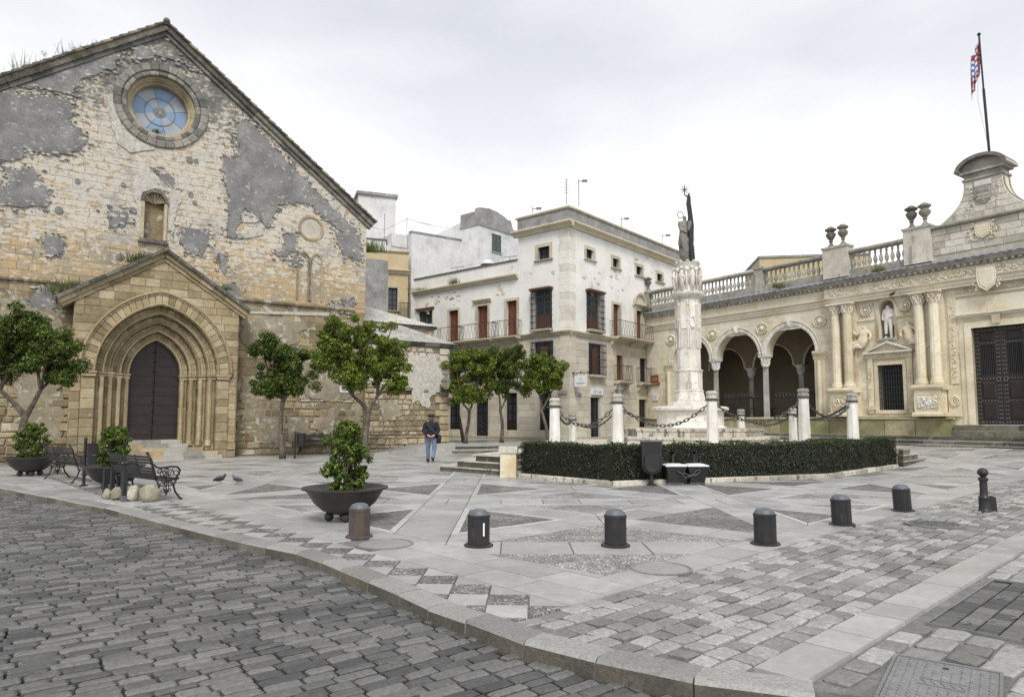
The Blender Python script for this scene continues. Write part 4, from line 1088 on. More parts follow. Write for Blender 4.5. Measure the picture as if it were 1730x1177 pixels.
# small wall details
x, z = CH.px(582, 657, -1); m = MB(); m.box(x-.24, x+.24, .945, .975, z-.16, z+.16); pl = m.build('stone_plaque', M['signwhite'], ch)
m = MB()
for k in range(4): m.box(x-.17+.03*(k % 2), x+.17-.02*k, .941, .944, z+.09-.055*k-.012, z+.09-.055*k+.012)
m.build('inscription', M['greywall'], pl)
x, z = CH.px(578, 704, -1); m = MB(); m.prism([(x-.22, z-.3), (x+.22, z-.3)]+[(x+.22*cos(a), z+.1+.22*sin(a)) for a in [pi*i/8 for i in range(9)]]+[(x-.22, z+.1)], .955, .99, 'y'); m.build('small_blind_niche', M['terracotta'] if False else M['church_low'], ch)
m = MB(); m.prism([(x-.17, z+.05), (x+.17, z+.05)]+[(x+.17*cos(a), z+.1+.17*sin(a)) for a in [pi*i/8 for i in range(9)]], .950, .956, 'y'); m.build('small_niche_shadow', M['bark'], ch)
# roof and raking cornice
def rake(m, x0, z0, x1, z1, off0, off1, y0, y1):
    """band parallel to a slope, between two offsets across it"""
    dx, dz = x1-x0, z1-z0; l = hypot(dx, dz); nx, nz = -dz/l, dx/l
    if nz < 0: nx, nz = -nx, -nz
    m.prism([(x0+nx*off0, z0+nz*off0), (x1+nx*off0, z1+nz*off0), (x1+nx*off1, z1+nz*off1), (x0+nx*off1, z0+nz*off1)], y0, y1, 'y')
def rake_run(P, Q, bands, name, parent, n, seed, gap=.01):
    rr = random.Random(seed)
    for k in range(n):
        a, b = k/n, (k+1)/n; L = hypot(Q[0]-P[0], Q[1]-P[1]); g = gap/L/2
        p = (P[0]+(Q[0]-P[0])*(a+g), P[1]+(Q[1]-P[1])*(a+g)); q = (P[0]+(Q[0]-P[0])*(b-g), P[1]+(Q[1]-P[1])*(b-g)); j = rr.uniform(-.012, .012)
        for nm, o0, o1, y0, y1, mt in bands:
            m = MB(); rake(m, *p, *q, o0+j, o1+j, y0+j, y1); m.build(nm, M[mt], parent)
EL, ER = (-13.8, GZ-(GX+13.8)*-.727*-1), (6.28, GZ-(6.28-GX)*.735)
EL = (-13.8, GZ-(13.8+GX)*.727)
bands = [('rake_stone', -.30, -.15, .90, 1.1, 'ringstone'), ('cornice_stone', -.148, .0, .80, 1.1, 'dark_cornice')]
for P in (EL, ER): rake_run(P, (GX, GZ+.02), bands, 'cornice_stone', ch, 16 if P is EL else 15, 3)
rf = bpy.data.objects.new('roof', None); COL.objects.link(rf); rf.parent = ch
for P in (EL, ER):
    m = MB(); rake(m, *P, GX, GZ+.02, .003, .12, .86, 18); m.build('roof_slope', M['rooftile'], rf)
    k = 34
    for i in range(k):
        t = (i+.5)/k; x, z = P[0]+(GX-P[0])*t, P[1]+(GZ+.02-P[1])*t; m = MB(); dx, dz = GX-P[0], GZ-P[1]; l = hypot(dx, dz)
        sl = (l/k)*.56; nx, nz = (-dz/l, dx/l) if dx > 0 else (dz/l, -dx/l)
        a = (x-dx/l*sl+nx*.12, z-dz/l*sl+nz*.12); b = (x+dx/l*sl+nx*.10, z+dz/l*sl+nz*.10)
        m.tube([(a[0], .70, a[1]), (a[0], 1.25, a[1])], .01, 3) if False else None
        m.prism([(a[0], a[1]), (b[0], b[1]), (b[0]+nx*.07, b[1]+nz*.07), (a[0]+nx*.10, a[1]+nz*.10)], .76, 1.4, 'y'); m.build('verge_tile', M['dark_cornice'] if i % 3 else M['rooftile'], rf)
m = MB(); m.tube([(GX, .75, GZ+.17), (GX, 18, GZ+.17)], .13, 6); m.ball((GX, .80, GZ+.22), .14, 8, 5); m.build('ridge', M['dark_cornice'], rf)

# ---------------------------------------------------------------- portal
pt = bpy.data.objects.new('portal', None); COL.objects.link(pt); pt.parent = ch
PC, SP, CC = -3.03, 3.40, .60
PE = 6.22
m = MB()
op = [(PC-2.62, 0.0), (PC-2.62, SP)]+arch_pts(PC, 2.62, SP, CC, 12)[1:-1]+[(PC+2.62, SP), (PC+2.62, 0.0)]
outer = [(-5.95, 0), (op[0][0], 0)]+op[1:-1]+[(op[-1][0], 0), (-.10, 0), (-.10, PE), (-3.0, 8.12), (-5.95, PE)]
tr = tessellate_polygon([[Vector((a, b, 0)) for a, b in outer]]); n = len(outer)
m.add([(a, .03, b) for a, b in outer]+[(a, 1.02, b) for a, b in outer], [tuple(t) for t in tr]+[tuple(i+n for i in t) for t in tr]+[(i, (i+1) % n, (i+1) % n+n, i+n) for i in range(n)])
m.build('portal_core', M['mortar_dark'], pt)
def portal_spans(z):
    if z > PE: l = -5.95+(z-PE)*(2.95/1.9); r = -.10-(z-PE)*(2.9/1.9)
    else: l, r = -5.95, -.10
    if r-l < .15: return []
    h = arch_half(2.62, z-SP, CC)
    return cut([(l, r)], PC-h, PC+h) if h > .03 else [(l, r)]
def ashlar_obj(parent, name, rest, mat, most, spans, z0, z1, chh, ln, y, out_, seed, T=None, **k):
    pc = Pieces(); ashlar(pc, CURF, spans, z0, z1, chh, ln, y, out_, random.Random(seed), T2=T, **k); pc.done(name, rest, M[mat], parent, most, T=T)
CURF = CH
# the arch rings need most of the part budget, the flat blocks share the rest
pc = Pieces(); ashlar(pc, CH, portal_spans, .62, 8.0, (.30, .36), (.42, .75), .028, .022, random.Random(5), gap=.012, bev=.012, rough=.003)
ashlar(pc, CH, lambda z: [(-5.98, PC-2.6), (PC+2.6, -.07)], 0, .60, .3, (.5, .9), .02, .07, random.Random(6), gap=.012, bev=.02, rough=.004)
# left and right returns of the porch
vs_ = []
for side, xf, sg in (('l', -5.95, -1), ('r', -.10, 1)):
    z = 0; k = 0; rr = random.Random(31 if sg < 0 else 32)
    while z < PE-.05:
        h = rr.uniform(.30, .36); y0 = .03
        while y0 < 1.0:
            y1 = min(1.01, y0+rr.uniform(.35, .6)); q = [(y0+.006, z+.006), (y1-.006, z+.006), (y1-.006, min(z+h, PE)-.006), (y0+.006, min(z+h, PE)-.006)]; t = inset(q, .012)
            if len(t) == 4:
                v, f = frustum(q, t, xf, xf+sg*.025, lambda a, b, hh: (hh, a, b)); pc.put(v, f, 28)
            y0 = y1
        z += h
pc.done('porch_stone', 'porch_stones', M['portal'], pt, 230)
_O = [(2.62, 2.16, -.035, .34, 17), (2.16, 1.85, .30, .62, 13), (1.85, 1.54, .60, .92, 12), (1.54, 1.23, .90, 1.22, 11), (1.23, .93, 1.20, 1.52, 9)]
ORD = _O
for wo, wi, y0, y1, n in ORD:
    po, pi_ = [(PC-wo+.012, 0)]+arch_pts(PC, wo-.012, SP, CC, n)+[(PC+wo-.012, 0)], [(PC-wi-.012, 0)]+arch_pts(PC, wi+.012, SP, CC, n)+[(PC+wi+.012, 0)]
    k = len(po); m = MB(); m.add([(a, y0+.04, b) for a, b in po]+[(a, y0+.04, b) for a, b in pi_]+[(a, y1-.004, b) for a, b in po]+[(a, y1-.004, b) for a, b in pi_], [(i, i+1, i+1+k, i+k) for i in range(k-1)]+[(i+2*k, i+1+2*k, i+1+3*k, i+3*k) for i in range(k-1)]+[(i+k, i+1+k, i+1+3*k, i+3*k) for i in range(k-1)]+[(i, i+1, i+1+2*k, i+2*k) for i in range(k-1)])
    m.build('order_core', M['mortar_dark'], pt)
rr = random.Random(77)
for oi, (wo, wi, y0, y1, n) in enumerate(ORD):
    PO, PI = arch_pts(PC, wo-.004, SP+.0, CC, n), arch_pts(PC, wi, SP+.0, CC, n)
    for k in range(2*n):
        j = rr.uniform(-.008, .008); q = [PI[k], PI[k+1], PO[k+1], PO[k]]
        if area(q) < 0: q = q[::-1]
        q = inset(q, .005)
        if len(q) != 4: continue
        t = inset(q, .016); m = MB()
        if len(t) != 4: t = q
        n4 = 4; vs = [(a, y1, b) for a, b in q]+[(a, y0+.02+j, b) for a, b in q]+[(a, y0+j, b) for a, b in t]
        m.add(vs, [(8, 9, 10, 11)]+[(i, (i+1) % 4, (i+1) % 4+4, i+4) for i in range(4)]+[(i+4, (i+1) % 4+4, (i+1) % 4+8, i+8) for i in range(4)]); m.build('voussoir', M['portal'], pt)
    # roll moulding on the inner edge and jamb shafts below
    m = MB(); e_ = arch_pts(PC, wi+.05, SP+.01, CC, 14); m.tube([(a, y0-.01, b) for a, b in e_], .05 if oi else .04, 6, cap=False)
    if oi: m.tube([(PC+(a-PC)*1.0*(wi+.17)/(wi+.05), y0-.0, SP+(b-SP)*(wi+CC+.17)/(wi+CC+.05)) for a, b in e_], .03, 5, cap=False)
    m.build('arch_moulding', M['portal'], pt, smooth=True)
    for sg in (-1, 1):
        z = .0
        while z < SP-.25:
            h = min(rr.uniform(.28, .4), SP-.22-z); 
            if SP-.22-z-h < .12: h = SP-.22-z
            x0, x1 = sorted((PC+sg*(wi+.003), PC+sg*(wo-.006))); j = rr.uniform(-.008, .008); m = MB()
            q = [(x0, z+.005), (x1, z+.005), (x1, z+h-.005), (x0, z+h-.005)]; t = inset(q, .012); vs = [(a, y1, b) for a, b in q]+[(a, y0+.02+j, b) for a, b in q]+[(a, y0+j, b) for a, b in t]
            m.add(vs, [(8, 9, 10, 11)]+[(i, (i+1) % 4, (i+1) % 4+4, i+4) for i in range(4)]+[(i+4, (i+1) % 4+4, (i+1) % 4+8, i+8) for i in range(4)]); m.build('jamb_stone', M['portal'], pt)
            z += h
        if oi:
            m = MB(); xc = PC+sg*(wi+.085); m.tube([(xc, y0-.03, .72), (xc, y0-.03, SP-.2)], .085, 8); m.tube([(xc, y0-.03, .5), (xc, y0-.03, .72)], .12, 8); m.tube([(xc+sg*.16, y0-.0, .6), (xc+sg*.16, y0-.0, SP-.2)], .035, 6); m.build('jamb_shaft', M['portal'], pt, smooth='auto')
        m = MB(); x0, x1 = sorted((PC+sg*(wi-.05), PC+sg*(wo+(.06 if oi == 0 else .02)))); m.box(x0, x1, y0-.10, y1, SP-.06, SP-.001); x0, x1 = sorted((PC+sg*(wi-.02), PC+sg*(wo))); m.box(x0, x1, y0-.06, y1, SP-.14, SP-.062); m.tube([(x0, y0-.035, SP-.175), (x1, y0-.035, SP-.175)], .035, 6); m.build('impost', M['ringwarm'], pt)
# toothed hood mould
m = MB(); H = arch_pts(PC, 2.70, SP, CC, 26); m.tube([(a, -.06, b) for a, b in H], .055, 6); m.build('hood_mould', M['portal'], pt, smooth=True)
m = MB(); H = arch_pts(PC, 2.62, SP, CC, 46)
for a, b in H[::1]: m.box(a-.03, a+.03, -.075, -.03, b-.03, b+.03)
m.build('hood_teeth', M['portal'], pt, kind='stuff')
# door
dr = bpy.data.objects.new('door', None); COL.objects.link(dr); dr.parent = pt
for sg in (-1, 1):
    A = arch_pts(PC, .96, SP, CC, 12); p = [(x, z) for x, z in A if (x-PC)*sg >= -.001]; base = [(PC+sg*.96, .74), (PC+sg*.012, .74)]
    apex = SP+sqrt((.96+CC)**2-CC**2)
    if sg < 0: poly = [(PC-.96, .74)]+[q for q in A[:12]]+[(PC-.012, apex-.01), (PC-.012, .74)]
    else: poly = [(PC+.96, .74), (PC+.012, .74), (PC+.012, apex-.01)]+[q for q in A[13:]]
    m = MB(); m.prism(poly, 1.44, 1.52, 'y'); lf = m.build('door_leaf', M['darkwood'], dr)
    m = MB(); rows = 9
    for k in range(rows):
        z = .95+k*.405
        hw = min(.93, arch_half(.93, z-SP, CC)) if z > SP else .93
        for i in range(8):
            x = PC+sg*(.07+i*.118)
            if abs(x-PC) < hw-.03: m.prism([(x-.028, z+.03), (x, z-.05), (x+.028, z+.03)], 1.405, 1.44, 'y')
        x0, x1 = sorted((PC+sg*.02, PC+sg*(hw-.02))); m.box(x0, x1, 1.43, 1.4405, z+.03, z+.05)
    m.build('door_studs', M['stud'], lf, kind='stuff')
m = MB()
for k in range(9):
    for sg in (-1, 1): m.ball((PC+sg*.045, 1.40, 1.0+k*.405+.1), .03, 6, 4)
m.build('door_knobs', M['stud'], dr, kind='stuff')
# steps at the door, each in stones
rr = random.Random(4)
for i, (z1, yf, hw) in enumerate(((.74, 1.05, 1.0), (.59, .62, 1.25), (.44, .22, 1.75), (.29, -.15, 2.25), (.145, -.5, 2.35))):
    x = PC-hw
    while x < PC+hw-.05:
        x1 = min(PC+hw, x+rr.uniform(.5, .95)); x1 = PC+hw if PC+hw-x1 < .25 else x1
        m = MB(); m.box(x+.003, x1-.003, yf, (1.55 if i == 0 else [0, 1.05, .62, .22, -.15][i])-.002, z1-.148, z1); m.build('step_stone', M['step'] if rr.random() < .5 else M['portal'], pt); x = x1
    
# raking cornice of the portal
for P, Q in (((-6.5, 6.02), (-3.0, 8.27)), ((.30, 6.08), (-3.0, 8.27))):
    rake_run(P, Q, [('rake_stone', -.30, -.17, -.05, 1.0, 'portal'), ('cornice_stone', -.168, -.0, -.14, 1.0, 'portal'), ('coping_stone', .002, .13, -.26, 1.0, 'dark_cornice')], '', pt, 7, 12)

# ---------------------------------------------------------------- side chapel
cp = fthing(CH, 'side_chapel', 'low rubble stone chapel with whitish tiled hip roof beside the church', 'chapel')
m = MB(); m.box(5.9, 10.38, .66, 7, -.1, 5.25); m.build('wall_core', M['mortar_dark'], cp)
pc = Pieces(); rr = random.Random(55)
ashlar(pc, CH, lambda z: [(5.85, 9.55+.12*sin(z*7))], .0, 5.2, (.14, .30), (.18, .52), .67, .07, rr, gap=.03, bev=.035, rough=.03)
pc.done('rubble_stone', 'rubble_stones', M['rubble'], cp, 260)
z = .1; k = 0
while z < 5.15:
    h = rr.uniform(.28, .4); x0 = (9.6 if k % 2 else 9.85)
    m = MB(); v, f = frustum([(x0, z), (10.42, z), (10.42, min(z+h, 5.2)-.012), (x0, min(z+h, 5.2)-.012)], [(x0+.02, z+.02), (10.40, z+.02), (10.40, min(z+h, 5.2)-.03), (x0+.02, min(z+h, 5.2)-.03)], .9, .585, lambda a, b, hh: (a, hh, b)); m.add(v, f); m.build('quoin', M['rubble'], cp); z += h; k += 1
for k in range(6):
    m = MB(); x0 = 5.7+k*.82; m.loft([(.9, 5.22), (.58, 5.24), (.48, 5.34), (.44, 5.40), (.9, 5.42)], x0, x0+.81); m.build('cornice_stone', M['dark_cornice'] if k % 2 else M['ringstone'], cp)
m = MB(); m.add([(5.5, .42, 5.43), (10.7, .42, 5.43), (10.7, 6.5, 5.43), (5.5, 6.5, 5.43), (5.5, 2.6, 6.5), (8.6, 2.6, 6.5)], [(0, 1, 5, 4), (1, 2, 5), (2, 3, 4, 5), (3, 0, 4), (0, 3, 2, 1)]); m.build('roof', M['limeroof'], cp)
m = MB(); x, z = CH.px(682, 660, -.6); m.box(x-.42, x+.42, .56, .60, z-.10, z+.05); m.build('slit_opening', M['dark'], cp)
for i, p in enumerate([[(690, 600), (740, 598), (752, 612), (742, 640), (748, 660), (730, 668), (722, 690), (706, 676), (694, 684), (698, 655), (684, 640)], [(640, 600), (670, 596), (668, 620), (645, 640)], [(640, 680), (672, 675), (680, 700), (650, 712)]]):
    q = ragged(p, o_=-.6, seed=90+i, amp=.11); m = MB(); tr = tessellate_polygon([[Vector((a, b, 0)) for a, b in q]]); n = len(q)
    m.add([(a, .588, b) for a, b in q]+[(a, .67, b) for a, b in q], [tuple(t) for t in tr]+[(k, (k+1) % n, (k+1) % n+n, k+n) for k in range(n)])
    m.build('lime_patch', M['whitescar'] if i == 0 else M['plaster_buff'], cp)
# upper drum
x0, z0 = CH.px(612, 548, -3.2); x1, z1 = CH.px(733, 572, -3.2); zt = CH.px(640, 549, -3.2)[1]
m = MB(); m.box(6.0, x1, 3.2, 9, 5.3, zt); m.build('upper_wall', M['rubble'], cp)
m = MB(); m.box(6.0, x1+.12, 3.05, 9.1, zt, zt+.14); m.build('upper_cornice', M['dark_cornice'], cp)
ap = CH.px(612, 509, -5.5)
m = MB(); m.add([(5.95, 3.0, zt+.142), (x1+.15, 3.0, zt+.142), (x1+.15, 9, zt+.142), (5.95, 9, zt+.142), (5.95, 5.6, ap[1]), (6.6, 5.6, ap[1])], [(0, 1, 5, 4), (1, 2, 5), (2, 3, 4, 5), (3, 0, 4)]); m.build('upper_roof', M['limeroof'], cp)
# ================================================================ CORNER HOUSE
ho = fthing(HL, 'corner_house', 'white corner town house with stone ground floor, red shutters and iron balconies', 'house')
RT = Matrix.Rotation(pi/2, 4, 'Z')      # right-hand facade: runs along y, faces +x
TZ, WZ = 13.05, 10.55
def rect(a, b, c, d): return [(a, c), (b, c), (b, d), (a, d)]
LW = [('attic', -2.16, -1.33, 10.80, 11.55), ('tall', -2.5, -1.18, 6.62, 9.12), ('low', -2.52, -1.12, 4.2, 6.05), ('door', -4.60, -3.78, 6.50, 8.65), ('door', -7.0, -6.12, 6.50, 8.60), ('door', -9.52, -8.66, 6.50, 8.57), ('small', -12.5, -11.1, 7.9, 8.82),
      ('lowd', -4.65, -3.82, 3.9, 5.55), ('lowd', -7.0, -6.1, 3.9, 5.55), ('lowd', -9.5, -8.6, 3.9, 5.55), ('gdoor', -7.15, -6.1, .36, 3.08), ('gwin', -4.70, -3.80, .90, 3.13), ('gwin', -2.19, -1.26, .95, 3.16), ('gwin', -9.5, -8.5, .75, 2.9), ('gwin', -12.2, -11.3, .75, 2.9)]
RW = [('attic', 1.78, 2.53, 10.92, 11.5), ('attic', 4.68, 5.38, 10.90, 11.48), ('attic', 7.55, 8.3, 10.89, 11.48), ('attic', 10.35, 11.1, 10.9, 11.46), ('tall', 1.77, 3.25, 6.66, 9.1), ('door', 4.65, 5.42, 6.55, 8.62), ('door', 7.47, 8.24, 6.55, 8.56), ('door', 10.3, 11.1, 6.55, 8.56),
      ('low', 1.98, 3.42, 4.03, 6.0), ('lowd', 4.98, 5.72, 3.95, 5.68), ('lowb', 7.9, 8.76, 3.95, 5.66), ('gdoor', 2.12, 3.1, .36, 2.97), ('gred', 7.63, 8.66, .36, 3.09), ('gdark', 5.0, 5.8, .36, 3.0)]
YB = .30
def walls(T, x0, x1, W, zt, nm):
    up = [rect(a, b, c, d) for _, a, b, c, d in W if c > 6.3 and x0 < a < x1]; lo = [rect(a, b, c, d) for _, a, b, c, d in W if c < 6.3 and x0 < a < x1]
    m = MB(T); m.holed(rect(x0, x1, 6.40, zt), up, 0, .45); m.build('upper_wall', M['whitewash'], ho)
    m = MB(T); m.holed(rect(x0, x1, .30, 6.398), lo, .012, .45); m.build('ground_floor_core', M['mortar'], ho)
walls(None, -3.66, 0, LW, TZ-.5, 'l'); walls(None, -13.7, -3.662, LW, WZ-.4, 'w'); walls(RT, .452, 15.5, RW, TZ-.5, 'r')
def sp(W, x0, x1):
    def f(z):
        s_ = [(x0, x1)]
        for _, a, b, c, d in W:
            if c-.1 < z < d+.1: s_ = cut(s_, a-.16, b+.16)
        return s_
    return f
CURF = HL
pc = Pieces(); ashlar(pc, HL, sp(LW, -13.7, -.5), .55, 6.1, .38, (.6, 1.15), .014, .02, random.Random(1), gap=.007, bev=.008)
pc2 = Pieces(); ashlar(pc2, HL, sp(RW, .5, 15.5), .55, 6.1, .38, (.6, 1.15), .014, .02, random.Random(2), gap=.007, bev=.008, T2=RT)
pc.done('ashlar_block', 'ashlar_blocks', M['housestone'], ho, 150); pc2.done('ashlar_block', 'ashlar_blocks', M['housestone'], ho, 150, T=RT)
# quoins on the corner, base course
z = .33; k = 0
while z < 12.4:
    h = .40; l1, l2 = (.66, .60) if k % 2 else (.60, .66)
    m = MB(); m.add([(-l1, -.03, z+.004), (.03, -.03, z+.004), (.03, l2, z+.004), (-.0, l2, z+.004), (-.0, .0, z+.004), (-l1, .0, z+.004)]+[(-l1, -.03, z+h-.004), (.03, -.03, z+h-.004), (.03, l2, z+h-.004), (-.0, l2, z+h-.004), (-.0, .0, z+h-.004), (-l1, .0, z+h-.004)],
        [(0, 1, 2, 3, 4, 5)[::-1], (6, 7, 8, 9, 10, 11)]+[(i, (i+1) % 6, (i+1) % 6+6, i+6) for i in range(6)])
    m.build('quoin', M['abwhite'] if z > 6.3 else M['housestone'], ho); z += h; k += 1
def trim(T, prof, x0, x1, mat='housetrim', name='cornice', parent=None): m = MB(T); m.loft(prof, x0, x1); return m.build(name, M[mat], parent or ho)
def cyma(z, h, d): return [(.02, z), (-.35*d, z), (-.45*d, z+.3*h), (-.85*d, z+.6*h), (-d, z+.7*h), (-d, z+h), (.02, z+h)]
STR = cyma(6.30, .24, .20)
trim(None, STR, -3.7, .198, name='string_course'); trim(RT, STR, .021, 15.5, name='string_course'); trim(None, cyma(6.12, .22, .16), -13.7, -3.72, name='string_course')
trim(None, cyma(.35, .2, .06), -13.7, .058, name='base_course'); trim(RT, cyma(.35, .2, .06), .021, 15.5, name='base_course')
# top cornices and parapets
trim(None, cyma(12.42, .34, .40), -3.95, .398); trim(RT, cyma(12.42, .34, .40), .021, 15.6)
m = MB(); m.box(-3.7, .06, -.06, .3, 12.76, 13.5); m.build('parapet', M['greywall'], ho)
m = MB(RT); m.box(.301, 15.5, -.06, .3, 12.76, 13.5); m.build('parapet', M['greywall'], ho)
trim(None, [(.34, 13.502), (-.14, 13.502), (-.16, 13.60), (.34, 13.64)], -3.8, .158, 'housetrim', 'coping'); trim(RT, [(.34, 13.502), (-.14, 13.502), (-.16, 13.60), (.34, 13.64)], .161, 15.6, 'housetrim', 'coping')
m = MB(); m.box(-3.7, -3.4, .31, 15.5, 12.4, 13.55); m.box(-3.4, -.3, .45, 15.0, 12.30, 12.42); m.build('flat_roof', M['greywall'], ho)
m = MB(); m.box(-3.658, -3.2, .46, 15.5, 6, 12.4); m.build('party_wall', M['whitewash_old'], ho)
trim(None, cyma(9.95, .28, .30), -13.7, -3.664)
m = MB(); m.box(-13.7, -3.664, -.03, .3, 10.23, 11.05); m.build('parapet', M['whitewash'], ho)
trim(None, [(.34, 11.052), (-.10, 11.052), (-.12, 11.12), (.34, 11.16)], -13.75, -3.7, 'dark_cornice', 'coping')
m = MB(); m.box(-13.7, -13.2, .46, 9, .3, 10.9); m.box(-13.2, -3.66, .45, 9, 10.1, 10.22); m.build('wing_roof', M['greywall'], ho)
# white pilaster strips on the tall part
m = MB(RT)
for s_ in (3.75, 6.45, 9.3, 12.2): m.box(s_, s_+.16, -.012, .0, 6.6, 12.35)
m.build('plaster_strip', M['whitewash'], ho)

def empty_part(name, parent): o = bpy.data.objects.new(name, None); COL.objects.link(o); o.parent = parent; return o
def window_unit(T, a, b, c, d, parent, wood='darkwood', nx=2, nz=3, y=.16, glassy=True, shutter=False, name='window'):
    m = MB(T); t = .06
    m.box(a, a+t, y, y+.08, c, d); m.box(b-t, b, y, y+.08, c, d); m.box(a+t, b-t, y, y+.08, d-t, d); m.box(a+t, b-t, y, y+.08, c, c+t)
    mid = (a+b)/2; m.box(mid-.035, mid+.035, y-.01, y+.07, c+t, d-t)
    f = m.build(name, M[wood], parent)
    if shutter:
        for s0, s1 in ((a+t+.003, mid-.038), (mid+.038, b-t-.003)):
            m = MB(T); m.box(s0, s1, y+.02, y+.06, c+t, d-t)
            k = 4; hh = (d-c-2*t)/k
            for i in range(k): m.add([(s0+.05, y+.02, c+t+i*hh+.05), (s1-.05, y+.02, c+t+i*hh+.05), (s1-.05, y+.02, c+t+(i+1)*hh-.05), (s0+.05, y+.02, c+t+(i+1)*hh-.05), (s0+.08, y+.005, c+t+i*hh+.08), (s1-.08, y+.005, c+t+i*hh+.08), (s1-.08, y+.005, c+t+(i+1)*hh-.08), (s0+.08, y+.005, c+t+(i+1)*hh-.08)], [(4, 5, 6, 7), (0, 1, 5, 4), (1, 2, 6, 5), (2, 3, 7, 6), (3, 0, 4, 7)])
            m.build('shutter_leaf', M[wood], f)
    else:
        m = MB(T); m.box(a+t, b-t, y+.045, y+.055, c+t, d-t); m.build('pane', M['glass'], f)
        m = MB(T); hh = (d-c-2*t)/nz
        for i in range(1, nz): m.box(a+t, b-t, y+.005, y+.045, c+t+i*hh-.018, c+t+i*hh+.018)
        if nz > 1: m.build('glazing_bars', M[wood], f)
        m = MB(T); m.box(a, b, .44, .46, c, d); m.build('inner_dark', M['dark'], f)
    return f
def surround(T, a, b, c, d, parent, w=.17, o=.05, sill=True, hood=0, mat='housetrim'):
    for x0, x1, z0, z1 in ((a-w, a, c, d), (b, b+w, c, d), (a-w, b+w, d, d+w)):
        m = MB(T); m.box(x0, x1, -o, .16, z0, z1); m.build('surround', M[mat], parent)
    if sill: m = MB(T); m.loft([(.16, c-.10), (-.08, c-.10), (-.14, c-.04), (-.14, c-.001), (.16, c-.001)], a-w-.06, b+w+.06); m.build('sill', M[mat], parent)
    if hood: m = MB(T); m.loft(cyma(d+w+.02, hood, .22), a-w-.14, b+w+.14); m.build('hood', M[mat], parent)
def grille(T, a, b, c, d, parent, out_=.28, pitch=.13, hz=6, hood=True):
    m = MB(T); n = max(3, round((b-a)/pitch))
    for i in range(n+1): x = a+(b-a)*i/n; m.box(x-.009, x+.009, -out_-.009, -out_+.009, c, d)
    for i in range(hz): z = c+.06+(d-c-.12)*i/(hz-1); m.box(a-.01, b+.01, -out_-.014, -out_-.009, z-.02, z+.02)
    for x in (a, b):
        for k in range(1, 3): y = -out_+out_*k/3; m.box(x-.009, x+.009, y-.009, y+.009, c, d)
        for i in range(hz): z = c+.06+(d-c-.12)*i/(hz-1); m.box(x-.012, x+.012, -out_, 0, z-.015, z+.015)
    m.build('window_grille', M['grille'], parent)
    m = MB(T); m.box(a-.06, b+.06, -out_-.06, .0, c-.07, c-.001); m.box(a-.02, b+.02, -out_-.02, .0, c-.14, c-.071); m.build('grille_base', M['housetrim'], parent)
    if hood: m = MB(T); m.box(a-.08, b+.08, -out_-.08, .0, d+.001, d+.07); m.box(a-.04, b+.04, -out_-.03, 0, d+.071, d+.12); m.build('grille_hood', M['redwood'] if hood == 'tile' else M['rooftile'], parent)
def balcony(T, a, b, z, parent, out_=.62, h=.95, scroll=True):
    bl = empty_part('balcony', parent)
    m = MB(T); m.loft([(.02, z-.16), (-out_+.12, z-.16), (-out_-.02, z-.07), (-out_-.06, z-.07), (-out_-.06, z), (.02, z)], a-.06, b+.06); m.build('balcony_slab', M['housetrim'], bl)
    m = MB(T)
    for x in ([a+.12, b-.12] if b-a < 3 else [a+.12, (a+b)/2, b-.12]): m.loft([(.02, z-.55), (-.12, z-.5), (-.22, z-.3), (-out_+.2, z-.17), (.02, z-.17)], x-.09, x+.09)
    m.build('balcony_bracket', M['housetrim'], bl)
    m = MB(T)
    path = [(a, 0), (a, -out_), (b, -out_), (b, 0)]
    for (x0, y0), (x1, y1) in zip(path, path[1:]):
        for zz in (z+.06, z+h): m.tube([(x0, y0, zz), (x1, y1, zz)], .014 if zz < z+.5 else .02, 5)
        L = hypot(x1-x0, y1-y0); n = max(2, round(L/.15))
        for i in range(n+1):
            t = i/n; x, y = x0+(x1-x0)*t, y0+(y1-y0)*t
            if scroll and 0 < i < n:
                m.tube([(x+.055*sin(k*pi/3*1.0)*(1 if i % 2 else -1)*(abs(x1-x0) > .1), y+.055*sin(k*pi/3)*(1 if i % 2 else -1)*(abs(x1-x0) < .1), z+.06+(h-.06)*k/6) for k in range(7)], .009, 4)
            else: m.tube([(x, y, z+.02), (x, y, z+h)], .012, 4)
    m.build('railing', M['balrail'], bl)
    return bl
